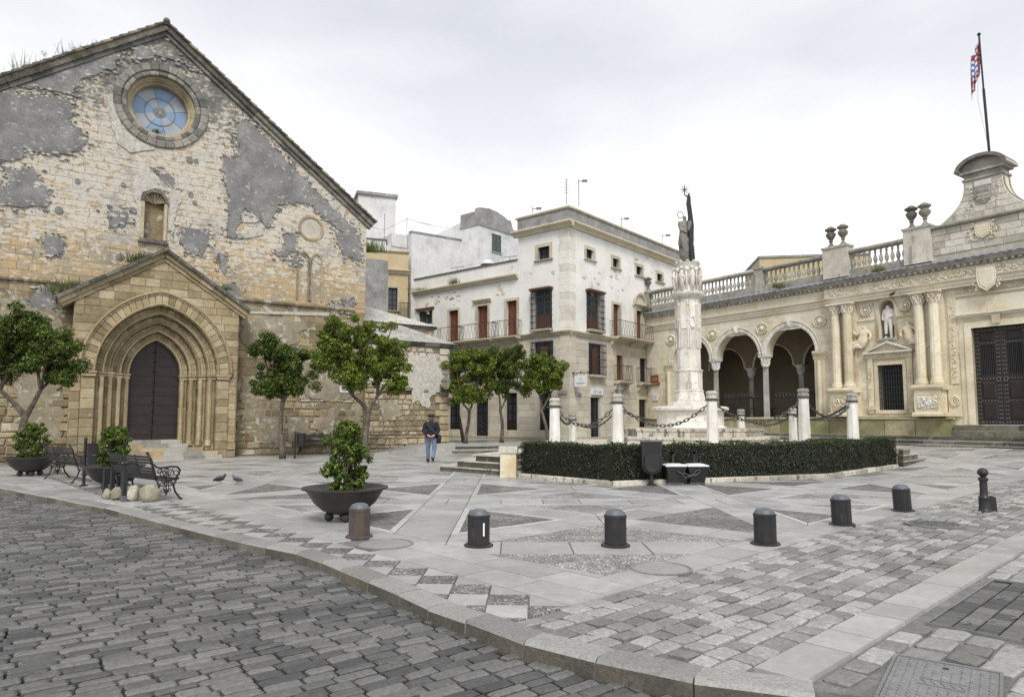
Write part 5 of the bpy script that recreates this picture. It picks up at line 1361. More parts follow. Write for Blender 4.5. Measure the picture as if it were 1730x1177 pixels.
for W, T in ((LW, None), (RW, RT)):
    for kind, a, b, c, d in W:
        if kind == 'attic': f = window_unit(T, a, b, c, d, ho, 'black', nz=2); surround(T, a, b, c, d, f, .2, .04)
        elif kind == 'tall':
            f = window_unit(T, a+.05, b-.05, c, d, ho, 'greenwood', nz=5); m = MB(T); m.box(a+.2, b-.2, .06, .1, c+.05, c+.9); m.build('lower_shutter', M['redwood'], f)
            m = MB(T); m.box(a-.0, a+.05, .1, .2, c, d); m.box(b-.05, b, .1, .2, c, d); m.build('reveal', M['housetrim'], f); grille(T, a-.03, b+.03, c+.1, d-.1, f, .3, .12, 7, 'tile')
        elif kind == 'low':
            f = window_unit(T, a, b, c, d, ho, 'darkwood', nz=3); m = MB(T); m.box(a+.45, b-.45, .06, .1, c+.05, d-.3); m.build('lower_shutter', M['redwood'], f); grille(T, a-.02, b+.02, c+.1, d-.02, f, .26, .13, 5, False)
        elif kind == 'door':
            f = window_unit(T, a, b, c, d, ho, 'redwood', shutter=True); surround(T, a, b, c, d, f, .17, .05, False, hood=(.22 if T is None and a == -7.0 else 0))
        elif kind == 'small': f = window_unit(T, a, b, c, d, ho, 'greenwood', nz=1); surround(T, a, b, c, d, f, .1, .03, False); m = MB(T); m.box(a-.2, b+.2, -.16, .05, d+.102, d+.19); m.build('wooden_hood', M['redwood'], f)
        elif kind == 'lowd': f = window_unit(T, a, b, c, d, ho, 'redwood', shutter=True); surround(T, a, b, c, d, f, .13, .03, False)
        elif kind == 'lowb': f = window_unit(T, a, b, c, d, ho, 'black', shutter=True)
        elif kind == 'gdoor':
            f = window_unit(T, a, b, c, d, ho, 'black', nz=5, name='door'); m = MB(T); n = 6
            for i in range(n+1): x = a+.08+(b-a-.16)*i/n; m.box(x-.01, x+.01, .10, .12, c+.1, d-.1)
            for i in range(3):
                zc = c+.45+.28*i; m.tube([(a+.3+.17*cos(q*pi/6), .11, zc+.12*sin(q*pi/6)) for q in range(13)], .012, 4); m.tube([(b-.3+.17*cos(q*pi/6), .11, zc+.12*sin(q*pi/6)) for q in range(13)], .012, 4)
            m.build('door_grille', M['grille'], f)
        elif kind == 'gwin': f = window_unit(T, a, b, c, d, ho, 'black', nz=4); m = MB(T); m.box(a+.07, b-.07, .13, .2, c+.07, c+.55); m.build('lower_panel', M['darkwood'], f)
        elif kind == 'gred': f = window_unit(T, a, b, c, d, ho, 'darkwood', shutter=True, name='door'); surround(T, a, b, c, d, f, .14, .03, False)
        else: f = window_unit(T, a, b, c, d, ho, 'black', nz=3)
balcony(None, -10.3, -8.33, 6.46, ho); balcony(None, -8.2, -5.5, 6.46, ho); balcony(None, -5.25, -3.45, 6.46, ho)
balcony(RT, 4.3, 9.0, 6.58, ho, .7); balcony(RT, 4.67, 6.1, 3.88, ho, .5); balcony(RT, 7.45, 9.1, 3.88, ho, .5)
# curved pediment over the second balcony door
f = empty_part('pediment', ho); m = MB(RT)
revolve(m, [(.62, -.16), (.74, -.20), (.78, -.20), (.78, .02), (.62, .02)], 14, 7.86, 8.95, 0, pi); m.build('pediment_arch', M['housetrim'], f)
m = MB(RT); m.prism([(7.86+.62*cos(pi*i/10), 8.98+.62*sin(pi*i/10)) for i in range(11)], -.06, .0, 'y'); m.build('tympanum', M['housestone'], f)
for x in (7.16, 8.36):
    m = MB(RT); m.box(x, x+.16, -.08, .0, 6.6, 8.8); m.build('pilaster', M['housetrim'], f)
m = MB(RT); m.loft(cyma(8.80, .17, .2), 7.0, 8.72); m.build('pediment_base', M['housetrim'], f)
# chipped plaster showing stone
rr = random.Random(12)
def chips(T, cx, cz, w_, h_, n):
    for _ in range(n):
        x, z = rr.gauss(cx, w_), rr.gauss(cz, h_); r = rr.uniform(.06, .20); m = MB(T); q = [(x+r*1.3*cos(2*pi*k/8)*rr.uniform(.5, 1.2), z+r*.7*sin(2*pi*k/8)*rr.uniform(.5, 1.2)) for k in range(8)]
        m.prism(q, -.004, -.0005, 'y'); m.build('bare_plaster_patch', M['housetrim'], ho)
chips(None, -10.9, 9.2, .45, .25, 12); chips(None, -9.0, 9.2, .5, .2, 10); chips(None, -5.2, 9.35, .3, .25, 5); chips(RT, 3.3, 9.9, .6, .3, 6); chips(RT, 8.8, 12.0, .9, .12, 9); chips(RT, 5.0, 9.9, .4, .5, 6)

# signs and lamp on the house
def board(F, T, s0, s1, z0, z1, y, name, label, cat, lines, mat='signwhite', ink='signblue', thick=.05, side=False):
    t = fthing(F, name, label, cat)
    m = MB(T); m.box(s0, s1, y-thick, y, z0, z1); m.build('board', M[mat], t)
    m = MB(T); rr = random.Random(len(label))
    for (fz, h, a, b) in lines:
        z = z0+(z1-z0)*fz; x = s0+(s1-s0)*a; xe = s0+(s1-s0)*b
        while x < xe:
            w_ = h*rr.uniform(.45, .8); k = rr.randint(0, 3)
            m.box(x, x+h*.16, y-thick-.004, y-thick-.001, z, z+h)
            if k != 0: m.box(x+h*.16, min(xe, x+w_), y-thick-.004, y-thick-.001, z+h*.84, z+h)
            if k != 1: m.box(x+h*.16, min(xe, x+w_), y-thick-.004, y-thick-.001, z, z+h*.16)
            if k == 2: m.box(min(xe, x+w_)-h*.14, min(xe, x+w_), y-thick-.004, y-thick-.001, z+h*.16, z+h*.84)
            x += w_+h*.22
    m.build('lettering', M[ink], t, kind='stuff')
    return t
board(HL, RT, 2.12, 3.30, 2.99, 3.36, -.02, 'shop_sign', 'white rectangular shop sign with blue lettering above the glazed corner door', 'sign', [(.25, .16, .12, .9)], thick=.08)
t = fthing(HL, 'hanging_sign', 'white square hanging sign on black scroll bracket at the house corner', 'sign')
TT = RT @ Matrix.Translation((.95, 0, 0))
m = MB(TT); m.box(-.02, .02, -1.02, -.12, 3.30, 4.0) ; 
m = MB(); X0 = .14; m.box(X0, X0+.80, .30, .33, 3.38, 4.0); bd = m.build('board', M['signwhite'], t)
m = MB(); m.tube([(.0, .315, 4.13), (1.05, .315, 4.13)], .02, 5); m.ball((1.05, .315, 4.13), .06, 6, 4); m.ball((.55, .315, 4.17), .06, 6, 4); m.ball((.03, .315, 4.13), .08, 6, 4)
for x in (.3, .78): m.tube([(x, .315, 4.13), (x, .315, 4.0)], .01, 4)
m.tube([(.02, .315, 3.95), (.2, .315, 4.02), (.35, .315, 4.12)], .012, 4); m.build('bracket', M['iron'], t)
m = MB(); m.box(X0+.10, X0+.70, .296, .299, 3.55, 3.585); m.box(X0+.2, X0+.6, .296, .299, 3.48, 3.50); m.tube([(X0+.30, .297, 3.72), (X0+.4, .297, 3.86), (X0+.5, .297, 3.72)], .012, 4); m.build('lettering', M['signblue'], t)
board(HL, RT, .5, 1.1, 2.88, 3.06, -.05, 'street_plaque', 'dark narrow street name plaque low on the right side of the house corner', 'plaque', [(.3, .09, .1, .9)], mat='greyrender', ink='signwhite', thick=.02)
board(HL, None, -.75, -.15, 2.95, 3.12, -.05, 'street_plaque', 'dark narrow street name plaque low on the left side of the house corner', 'plaque', [(.3, .09, .1, .9)], mat='greyrender', ink='signwhite', thick=.02)
def lantern(F, T, s, z, y, label, sc_=1.0):
    t = fthing(F, 'wall_lantern', label, 'lantern')
    T = (T if T is not None else Matrix.Identity(4)) @ Matrix.Translation((s, y, z)) @ Matrix.Scale(sc_, 4)
    m = MB(T); m.tube([(0, .0, -.25), (0, -.2, -.30), (0, -.42, -.22), (0, -.45, -.12)], .02, 5); m.box(-.04, .04, -.02, .02, -.4, .1); m.tube([(0, 0, .02), (0, -.25, -.05), (0, -.42, -.14)], .014, 5); m.build('bracket', M['lampmetal'], t)
    c = (0, -.45, 0)
    m = MB(T); m.lathe([(.10, -.12), (.12, -.10), (.115, -.08)], c, 6); m.lathe([(.225, .20), (.235, .23), (.16, .32), (.09, .38), (.07, .42), (.085, .44), (.03, .50), (.012, .56)], c, 6)
    for k in range(6):
        a = 2*pi*k/6; m.tube([(c[0]+.11*cos(a), c[1]+.11*sin(a), -.09), (c[0]+.215*cos(a), c[1]+.215*sin(a), .21)], .010, 4)
    m.build('lantern_frame', M['lampmetal'], t)
    m = MB(T); m.lathe([(.105, -.08), (.205, .20)], c, 6); g_ = m.build('lantern_glass', M['lampglass'], t)
    return t
M['lampglass'] = glass('amber_grey_lamp_glass', (.22, .19, .11), .2)
lantern(HL, RT, 4.45, 3.05, -.03, 'grey metal wall lantern on the right side of the house behind a chain post', 1.15)
lantern(CH, None, CH.px(744, 655, -.6)[0], CH.px(744, 655, -.6)[1]+.05, .56, 'grey metal wall lantern with amber glass on the rubble chapel corner', 1.25)

# antennas on the roofs
def antenna(x, y, z, h, kind, label):
    t = thing('roof_antenna', label, 'antenna', (x, y, z)); m = MB(); m.tube([(0, 0, 0), (0, 0, h)], .022, 5); m.build('mast', M['lampmetal'], t)
    m = MB()
    if kind == 0:
        m.tube([(-.05, 0, h-.1), (.45, 0, h-.1)], .02, 4); m.box(.2, .5, -.05, .05, h-.14, h-.02)
    else:
        m.tube([(0, 0, h), (0, 0, h+.05)], .012, 4)
        for k in range(6): m.tube([(-.10-.01*k, 0, h-.15*k-.05), (.10+.01*k, 0, h-.15*k-.02)], .011, 4)
    m.build('aerial', M['lampmetal'], t)
for (px_, py_, h, k, lb) in ((957, 346, 1.5, 1, 'thin ladder aerial at the front corner of the white house roof'), (978, 349, 1.6, 0, 'thin aerial with red tipped arm on the white house roof'), (1050, 385, .7, 0, 'small low aerial halfway along the white house parapet'), (1120, 413, .7, 0, 'small low aerial at the far end of the white house parapet'), (900, 360, .35, 0, 'tiny bent aerial on the left edge of the tall house roof')):
    X, Z = xz_at(px_, py_, 38.6 if px_ < 1000 else 44); antenna(X+.0, 38.6 if px_ < 1000 else 44, Z, h, k, lb)

# ================================================================ BUILDINGS BEHIND
def bldg(name, label, cx, cy, rz=HL.rz): return thing(name, label, 'building', (cx, cy, 0), rz)
# white stair tower
X, Z = xz_at(633, 338, 50); t = bldg('stair_tower', 'plain white square roof tower rising just right of the church gable', X, 50, radians(20))
m = MB(); m.box(-1.35, 1.35, -1.3, 1.6, 0, Z-.1); m.build('wall', M['whitewash_old'], t); m = MB(); m.box(-1.5, 1.5, -1.45, 1.75, Z-.1, Z+.12); m.build('flat_roof', M['greywall'], t)
# grey end wall
X, Z = xz_at(635, 438, 40.5); t = bldg('grey_house', 'narrow dark grey rendered wall between church and yellow house', X, 40.5, radians(30))
m = MB(); m.box(-.9, .78, 0, 3, 0, Z); m.build('wall', M['greywall'], t)
X2, Z2 = xz_at(630, 405, 46); t2 = bldg('speckled_house', 'small speckled white wall under the stair tower', X2, 46, radians(20)); m = MB(); m.box(-1.2, .9, 0, 3, 0, Z2); m.build('wall', M['whitewash_old'], t2); m = MB(); m.box(-1.25, .95, -.05, 3.05, Z2, Z2+.1); m.build('coping', M['dark_cornice'], t2)
# yellow house
F2 = Frame(*[(658-865)/1153*45, 45][:2], .96, .28)
t = thing('yellow_house', 'narrow yellow stone house with dark barred window behind the chapel', 'house', (F2.o.x, F2.o.y, 0), F2.rz)
a = F2.px(690, 430)[0]; l = F2.px(618, 430)[0]; zt = F2.px(655, 427)[1]; zc = F2.px(655, 462)[1]
w0, w1 = F2.px(656, 486), F2.px(671, 525)
m = MB(); m.holed(rect(l, a, 0, zt), [rect(w0[0], w1[0], w1[1], w0[1])], 0, .4); m.build('wall', M['yellow'], t); m = MB(); m.box(l, a, .4, 5, 0, zt-.1); m.build('wall_core', M['yellow'], t)
m = MB(); m.loft(cyma(zc, .3, .3), l, a+.1); m.loft(cyma(zt, .14, .12), l, a+.05); m.build('cornice', M['housetrim'], t)
f = window_unit(None, w0[0], w1[0], w1[1], w0[1], t, 'black', nz=4); surround(None, w0[0], w1[0], w1[1], w0[1], f, .15, .05, True)
b0, b1 = F2.px(673, 512), F2.px(692, 545); m = MB()
for k in range(9): x = b0[0]+(b1[0]-b0[0])*k/8; m.tube([(x, -.3, b1[1]), (x, -.3, b0[1])], .015, 4)
m.tube([(b0[0], -.3, b0[1]), (b1[0], -.3, b0[1])], .02, 4); m.build('railing', M['balrail'], t)
# large white wall building
F3 = Frame((692-865)/1153*46, 46, .825, .565)
t = thing('white_block', 'large white rendered party wall building with roof railing', 'building', (F3.o.x, F3.o.y, 0), F3.rz)
zt = F3.px(692, 392)[1]; r_ = F3.px(780, 400)[0]
m = MB(); m.box(0, 6.5, 0, 6, 0, zt); m.build('wall', M['whitewash_old'], t); m = MB(); m.box(-.05, r_, -.05, .35, zt, zt+.12); m.build('coping', M['greywall'], t)
m = MB(); m.box(-3.6, -.02, .6, 5, 0, zt-1.0); m.box(-1.2, -.05, .55, 5, zt-1.0, zt-.1); m.build('side_wing', M['whitewash_old'], t)
m = MB(); m.box(-.75, -.25, .5, .56, zt-2.6, zt-1.9); m.build('dark_opening', M['dark'], t)
m = MB(); p0, p1 = 1.0, r_+.0
for k in range(26): x = p0+(p1-p0)*k/25; m.tube([(x, 1.2, zt), (x, 1.2, zt+1.15)], .018, 4)
m.tube([(p0, 1.2, zt+1.15), (p1, 1.2, zt+1.15)], .025, 5); m.tube([(p0, 1.2, zt+.12), (p1, 1.2, zt+.12)], .02, 5); m.build('railing', M['signwhite'], t)
m = MB()
for x in (-3.3, -1.7, -.02): m.tube([(x, .7, zt-1.0 if x < -.5 else zt), (x, .7, zt+1.2)], .02, 4)
m.tube([(-3.3, .7, zt+.15), (-1.7, .7, zt+.05), (-.02, .7, zt+1.1), (2.2, 1.2, zt+1.15)], .012, 4); m.build('wire_fence', M['lampmetal'], t)
tp = thing('flower_pot', 'small orange clay flower pot on the yellow house roof edge', 'flower pot', F3.w(-.55, -.3, zt-2.55)); m = MB(); m.lathe([(.13, 0), (.17, .25), (.20, .25), (.20, .30), (.17, .30), (.15, .27)], n=10); m.build('pot', M['terracotta'], tp)
# grey-white attic building with curved gable
F4 = Frame((808-865)/1153*49, 49, .765, -.644)
t = thing('attic_building', 'mottled white building with dark grey curved parapet and green shuttered window', 'building', (F4.o.x, F4.o.y, 0), F4.rz)
R4 = Matrix.Rotation(pi/2, 4, 'Z'); FR = Frame(F4.o.x, F4.o.y, .644, .765)
zt = F4.px(808, 380)[1]; ztop = F4.px(808, 350)[1]
m = MB(); m.box(-1.9, 0, 0, 8, 0, zt); m.box(-7, -1.9, 1.2, 8, 0, zt+.35); m.build('wall', M['whitewash_old'], t)
m = MB(); m.box(-1.95, .07, -.07, 8, zt, zt+.12); m.build('cornice', M['greywall'], t)
P = [FR.px(808, 350), FR.px(826, 352), FR.px(840, 358), FR.px(852, 366), FR.px(858, 372), FR.px(863, 373), FR.px(867, 388)]
m = MB(R4); m.prism([(0.0, zt+.12)]+[(max(0, a), b) for a, b in P]+[(P[-1][0]+2.5, P[-1][1]-.1), (P[-1][0]+2.5, zt+.12)], 0, .4, 'y'); m.build('curved_parapet', M['greywall'], t)
m = MB(); m.box(-1.9, -.42, 0, .4, zt+.12, ztop-.25); m.build('side_parapet', M['greywall'], t)
m = MB(); m.add([(-7.0, 1.2, zt+.35), (-1.9, 1.2, zt+.35), (-1.9, 1.2, ztop-.15), (-7, 1.6, zt+.35), (-1.9, 1.6, zt+.35), (-1.9, 1.6, ztop-.15)], [(0, 1, 2), (3, 5, 4), (0, 2, 5, 3), (1, 4, 5, 2), (0, 3, 4, 1)]); m.build('sloping_parapet', M['whitewash_old'], t)
w0, w1 = FR.px(831, 394), FR.px(846, 428)
T4 = R4 @ Matrix.Translation((0, -.2, 0)); f = window_unit(T4, w0[0], w1[0], w1[1], w0[1], t, 'greenwood', shutter=True); m = MB(R4); m.box(w0[0]-.1, w1[0]+.1, -.06, -.001, w1[1]-.1, w1[1]-.001); m.build('sill', M['greywall'], f)
# far yellow block behind the arcade
X0, Z0 = xz_at(1283, 440, 62); X1, _ = xz_at(1402, 430, 62)
t = thing('far_yellow_block', 'plain yellow block just visible over the town hall balustrade', 'building', (X0, 62, 0), radians(-8))
m = MB(); m.box(0, X1-X0+3, 0, 6, 0, Z0+.2); m.build('wall', M['yellowp'] if 'yellowp' in M else M['yellow'], t); m = MB(); m.box(-.1, X1-X0+3.1, -.1, 6.1, Z0+.2, Z0+.4); m.build('flat_roof', M['greywall'], t)
# small roof things on the wing
t = thing('roof_tank', 'white rounded water tank on the low wing roof', 'tank', HL.w(-7.6, -1.6, 10.22)); m = MB(); m.lathe([(.45, 0), (.45, 1.45), (.40, 1.62), (.2, 1.72), (.0, 1.74)], n=18); m.build('tank_body', M['signwhite'], t, smooth='auto'); m = MB(); m.lathe([(.46, 1.3), (.47, 1.36), (.46, 1.42)], n=18); m.build('tank_band', M['grille'], t)
for i, (s_, lb) in enumerate(((-5.0, 'thin T shaped roof pole near the tall house wall'), (-9.6, 'thin T shaped roof pole left of the water tank'))):
    t = thing('roof_pole', lb, 'pole', HL.w(s_, -.8, 10.22)); m = MB(); m.tube([(0, 0, 0), (0, 0, 1.35)], .02, 4); m.build('pole_shaft', M['lampmetal'], t); m = MB(); m.tube([(-.45, 0, 1.35), (.45, 0, 1.45)], .02, 4); m.build('crossbar', M['lampmetal'], t)
# ================================================================ OLD TOWN HALL
th = fthing(AB, 'old_town_hall', 'cream renaissance town hall with arcaded loggia, carved facade and balustrade', 'town hall')
FL = 1.35                                      # floor of the loggia
DC = 1.03                                      # middle of the big door
XR = 9.0
ARCH = [(-15.2, 1.42), (-11.85, 1.42), (-8.50, 1.42)]; SPZ = 5.06
WIN = [(-3.97, -2.82, 2.0, 4.11), (2*DC+2.82, 2*DC+3.97, 2.0, 4.11)]
NIC = [(-3.46, .34), (2*DC+3.46, .34)]
m = MB()
outer = [(-18.9, .8), (-16.75, .8), (-16.75, SPZ)]
for i, (c, w_) in enumerate(ARCH):
    outer += [p for p in arch_pts(c, w_, SPZ, 0, 12)]
    if i < 2: outer += [(c+w_+.02, SPZ-.0)]
outer = [(-18.9, .8), (ARCH[0][0]-1.42, .8)]+arch_pts(*ARCH[0][:1], 1.42, SPZ, 0, 12)+arch_pts(ARCH[1][0], 1.42, SPZ, 0, 12)+arch_pts(ARCH[2][0], 1.42, SPZ, 0, 12)+[(ARCH[2][0]+1.42, .8), (XR, .8), (XR, 8.3), (-18.9, 8.3)]
holes = [rect(*w_[:2], *w_[2:]) for w_ in WIN]+[rect(.05, 2*DC-.05, .85, 5.44)]+[[(c-r, 5.30), (c+r, 5.30)]+[(c+r*cos(pi*i/8), 6.85+r*sin(pi*i/8)) for i in range(9)] for c, r in NIC]
m.holed(outer, holes, .02, .55); m.build('wall_core', M['ab'], th)
m = MB(); m.box(XR-.5, XR, .55, 9, 0, 8.3); m.box(-18.9, -18.4, .55, 9, .8, 8.3); m.build('end_wall', M['ab'], th)
m = MB(); m.box(-18.4, -6.6, .0, 6.5, .3, FL); m.build('loggia_floor', M['step'], th)
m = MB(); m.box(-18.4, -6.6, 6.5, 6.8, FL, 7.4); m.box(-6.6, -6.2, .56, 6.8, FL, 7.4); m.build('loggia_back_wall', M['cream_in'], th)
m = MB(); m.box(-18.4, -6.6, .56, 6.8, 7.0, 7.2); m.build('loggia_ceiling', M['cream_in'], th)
m = MB(); m.box(-10.4, -9.1, 6.44, 6.499, FL, 3.8); m.build('loggia_door', M['darkwood'], th)
# facade ashlar
def ab_spans(z):
    sp_ = [(-18.85, XR)]
    for c, w_ in ARCH:
        if z > SPZ: h = arch_half(w_+.26, z-SPZ); sp_ = cut(sp_, c-h, c+h) if h > .05 else sp_
    if z < SPZ: sp_ = cut(sp_, -16.9, -6.85)
    for a, b, c, d in WIN:
        if c-.75 < z < d+1.0: sp_ = cut(sp_, a-.5, b+.5)
    for c, r in NIC:
        if 4.9 < z < 7.4: sp_ = cut(sp_, c-1.3, c+1.3)
    if z < 6.4: sp_ = cut(sp_, -.42, 2*DC+.42)
    for s_ in (-5.45, -1.55, 2*DC+5.45, 2*DC+1.55):
        if z < 7.3: sp_ = cut(sp_, s_-.7, s_+.7)
    return sp_
CURF = AB
pc = Pieces(); ashlar(pc, AB, ab_spans, 1.6, 7.25, .47, (.7, 1.2), .018, .012, random.Random(8), gap=.007, bev=.006); pc.done('facade_block', 'facade_blocks', M['ab'], th, 200)
# plinth and steps
def steprow(z0, z1, o_, x0, x1, mat, name, seed, ln=(1.0, 1.8), yb=.02):
    rr = random.Random(seed); x = x0
    while x < x1-.1:
        xe = min(x1, x+rr.uniform(*ln)); xe = x1 if x1-xe < .5 else xe; m = MB(); v, f = frustum([(x+.004, z0), (xe-.004, z0), (xe-.004, z1), (x+.004, z1)], [(x+.016, z0+.0), (xe-.016, z0+.0), (xe-.016, z1-.012), (x+.016, z1-.012)], yb, -o_, lambda a, b, h: (a, h, b)); m.add(v, f)
        m.mi[0] = 1; m.build(name, [M[mat], M['step_dark' if mat == 'step' or name == 'step_stone' else mat]], th); x = xe  # front face darker than the tread: riser shade painted in
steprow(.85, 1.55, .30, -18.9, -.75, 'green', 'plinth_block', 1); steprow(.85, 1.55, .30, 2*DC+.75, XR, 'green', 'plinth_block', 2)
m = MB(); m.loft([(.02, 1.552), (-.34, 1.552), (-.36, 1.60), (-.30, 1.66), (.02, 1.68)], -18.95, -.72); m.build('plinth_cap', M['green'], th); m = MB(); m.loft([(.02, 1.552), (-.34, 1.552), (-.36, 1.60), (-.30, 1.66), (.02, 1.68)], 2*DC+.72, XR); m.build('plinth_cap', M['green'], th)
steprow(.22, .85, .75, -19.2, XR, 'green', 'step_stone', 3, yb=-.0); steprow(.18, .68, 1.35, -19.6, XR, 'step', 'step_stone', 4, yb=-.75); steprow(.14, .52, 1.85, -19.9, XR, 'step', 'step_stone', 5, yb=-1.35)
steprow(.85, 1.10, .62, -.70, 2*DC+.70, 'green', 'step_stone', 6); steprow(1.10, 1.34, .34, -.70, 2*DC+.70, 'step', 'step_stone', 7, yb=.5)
# arches: voussoirs, mouldings, spandrel medallions, columns
for c, w_ in ARCH:
    n = 9; PI, PO = arch_pts(c, w_, SPZ, 0, n), arch_pts(c, w_+.26, SPZ, 0, n)
    for k in range(2*n):
        q = [PI[k], PI[k+1], PO[k+1], PO[k]]
        if area(q) < 0: q = q[::-1]
        q = inset(q, .004); t = inset(q, .012) if len(q) == 4 else q
        if len(t) != 4: continue
        m = MB(); vs = [(a, .56, b) for a, b in q]+[(a, -.035, b) for a, b in q]+[(a, -.05, b) for a, b in t]; m.add(vs, [(8, 9, 10, 11), (3, 2, 1, 0)]+[(i, (i+1) % 4, (i+1) % 4+4, i+4) for i in range(4)]+[(i+4, (i+1) % 4+4, (i+1) % 4+8, i+8) for i in range(4)]); m.build('voussoir', M['abwhite'], th)
    m = MB(); m.tube([(a, -.06, b) for a, b in arch_pts(c, w_+.27, SPZ, 0, 18)], .035, 5); m.tube([(a, -.055, b) for a, b in arch_pts(c, w_+.10, SPZ, 0, 18)], .018, 5); m.build('arch_moulding', M['abwhite'], th, smooth=True)
    m = MB(); m.prism([(c-.10, SPZ+w_-.02), (c+.10, SPZ+w_-.02), (c+.14, SPZ+w_+.36), (c-.14, SPZ+w_+.36)], -.12, .0, 'y'); m.tube([(c, -.13, SPZ+w_+.05), (c, -.16, SPZ+w_+.18), (c, -.13, SPZ+w_+.32)], .05, 6); m.build('keystone', M['abwhite'], th)
def medallion(cx, cz, rx, rz_, o_=-.0, mat='ab'):
    m = MB(); pts = [(cx+rx*cos(2*pi*i/20), -.02+o_, cz+rz_*sin(2*pi*i/20)) for i in range(21)]; m.tube(pts, .05, 5); m.tube([(cx+(a-cx)*.62, b-.01, cz+(z_-cz)*.62) for a, b, z_ in pts], .03, 5); m.ball((cx, .0+o_, cz), rx*.42, 8, 5); return m.build('medallion', M[mat], th, smooth=True)
for x in (-16.75, -13.52, -10.17, -6.78): medallion(x, 6.55, .34, .28)
def relief(name, parent, x0, x1, z0, z1, y, n, seed, mat='ab', T=None, r=.05):
    """carved scrolls, leaves and bosses along a panel"""
    rr = random.Random(seed); m = MB(T); w_, h = x1-x0, z1-z0
    for i in range(n):
        cx, cz = rr.uniform(x0+.04, x1-.04), rr.uniform(z0+.04, z1-.04); k = rr.random(); R_ = min(w_, h)*rr.uniform(.12, .3)
        if k < .5:
            a0 = rr.uniform(0, 6.28); s_ = rr.choice((-1, 1)); pts = []
            for j in range(7):
                q = R_*(1-j/8); a = a0+s_*j*.75; px_, pz_ = cx+q*cos(a), cz+q*sin(a); pts.append((min(max(px_, x0), x1), y, min(max(pz_, z0), z1)))
            m.tube(pts, [r*.35+r*.5*(1-j/7) for j in range(7)], 4)
        elif k < .8: m.lathe([(.001, -1*r), (r*.9, -.3*r), (r*.7, .6*r), (.001, r)], (cx, y, cz), 5, 1, .7)
        else:
            a = rr.uniform(0, 3.14); m.tube([(cx-R_*cos(a), y+.01, cz-R_*sin(a)), (cx, y-r*.6, cz), (cx+R_*cos(a), y+.01, cz+R_*sin(a))], [r*.2, r*.7, r*.15], 4)
    return m.build(name, M[mat], parent, kind='stuff')
def fcolumn(name, cx, cy, zb, zt, r, parent, mat, flutes=12, cap=.5, base=.25, leaf=True, sq=True):
    c = empty_part(name, parent) if False else None
    m = MB(); n = flutes*2; k = 7; vs = []
    for i in range(k+1):
        z = zb+base+(zt-cap-zb-base)*i/k; rr_ = r*(1-.12*(i/k)**1.5)
        for j in range(n): q = rr_*(1 if j % 2 else .93) if flutes > 1 and zb+base+.0 < z else rr_; a = 2*pi*j/n; vs.append((cx+q*cos(a), cy+q*sin(a), z))
    m.add(vs, [(i*n+j, i*n+(j+1) % n, (i+1)*n+(j+1) % n, (i+1)*n+j) for i in range(k) for j in range(n)]); sh = m.build(name, M[mat], parent)
    m = MB(); m.lathe([(r*1.32, zb+.0), (r*1.32, zb+base*.28), (r*1.36, zb+base*.36), (r*1.3, zb+base*.5), (r*1.12, zb+base*.62), (r*1.16, zb+base*.8), (r*1.05, zb+base)], (cx, cy, 0), 16); m.box(cx-r*1.42, cx+r*1.42, cy-r*1.42, cy+r*1.42, zb-.06, zb+.002); m.build('column_base', M[mat], parent if False else sh)
    m = MB(); z = zt-cap; m.lathe([(r*.95, z), (r*1.0, z+.03), (r*.88, z+.06), (r*.95, z+cap*.5), (r*1.25, z+cap*.82)], (cx, cy, 0), 12)
    if leaf:
        for row, (zz, rad) in enumerate(((z+.08, 1.0), (z+cap*.42, 1.08))):
            for j in range(8):
                a = 2*pi*(j+.5*row)/8; m.tube([(cx+r*rad*.92*cos(a), cy+r*rad*.92*sin(a), zz), (cx+r*rad*1.12*cos(a), cy+r*rad*1.12*sin(a), zz+cap*.26), (cx+r*rad*1.34*cos(a), cy+r*rad*1.34*sin(a), zz+cap*.30)], [r*.26, r*.24, r*.10], 4)
        for j in range(4): a = pi/4+j*pi/2; m.ball((cx+r*1.45*cos(a), cy+r*1.45*sin(a), zt-cap*.2), r*.25, 6, 4)
    q = r*1.45; m.box(cx-q, cx+q, cy-q, cy+q, zt-cap*.15, zt); m.build('capital', M[mat], sh)
    return sh
for x in (-13.52, -10.17): fcolumn('loggia_column', x, .22, FL+.08, SPZ, .19, th, 'marble', 1, .62, .22)
for x in (-16.92, -6.86):
    m = MB(); m.box(x-.28, x+.30, -.04, .5, FL, SPZ-.45); m.build('jamb_pier', M['ab'], th); m = MB(); m.loft(cyma(SPZ-.44, .43, .14), x-.34, x+.36); m.build('jamb_capital', M['ab'], th)
    m = MB(); m.tube([(x+.02, -.12, FL+.2), (x+.02, -.12, SPZ-.5)], .12, 10); m.lathe([(.17, FL+.0), (.17, FL+.1), (.13, FL+.22)], (x+.02, -.12, 0), 10); m.build('half_column', M['ab'], th, smooth='auto')
# inner arcade of the loggia
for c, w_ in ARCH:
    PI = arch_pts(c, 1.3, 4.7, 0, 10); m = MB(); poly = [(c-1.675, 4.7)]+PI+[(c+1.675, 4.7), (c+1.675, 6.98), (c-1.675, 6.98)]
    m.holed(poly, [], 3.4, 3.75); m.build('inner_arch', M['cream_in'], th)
    m = MB(); m.tube([(a, 3.38, b) for a, b in arch_pts(c, 1.36, 4.7, 0, 12)], .06, 5); m.build('inner_arch_moulding', M['ab'], th, smooth=True)
for x in (-13.52, -10.17): fcolumn('inner_column', x, 3.57, FL+.08, 4.7, .17, th, 'marble', 1, .55, .2)
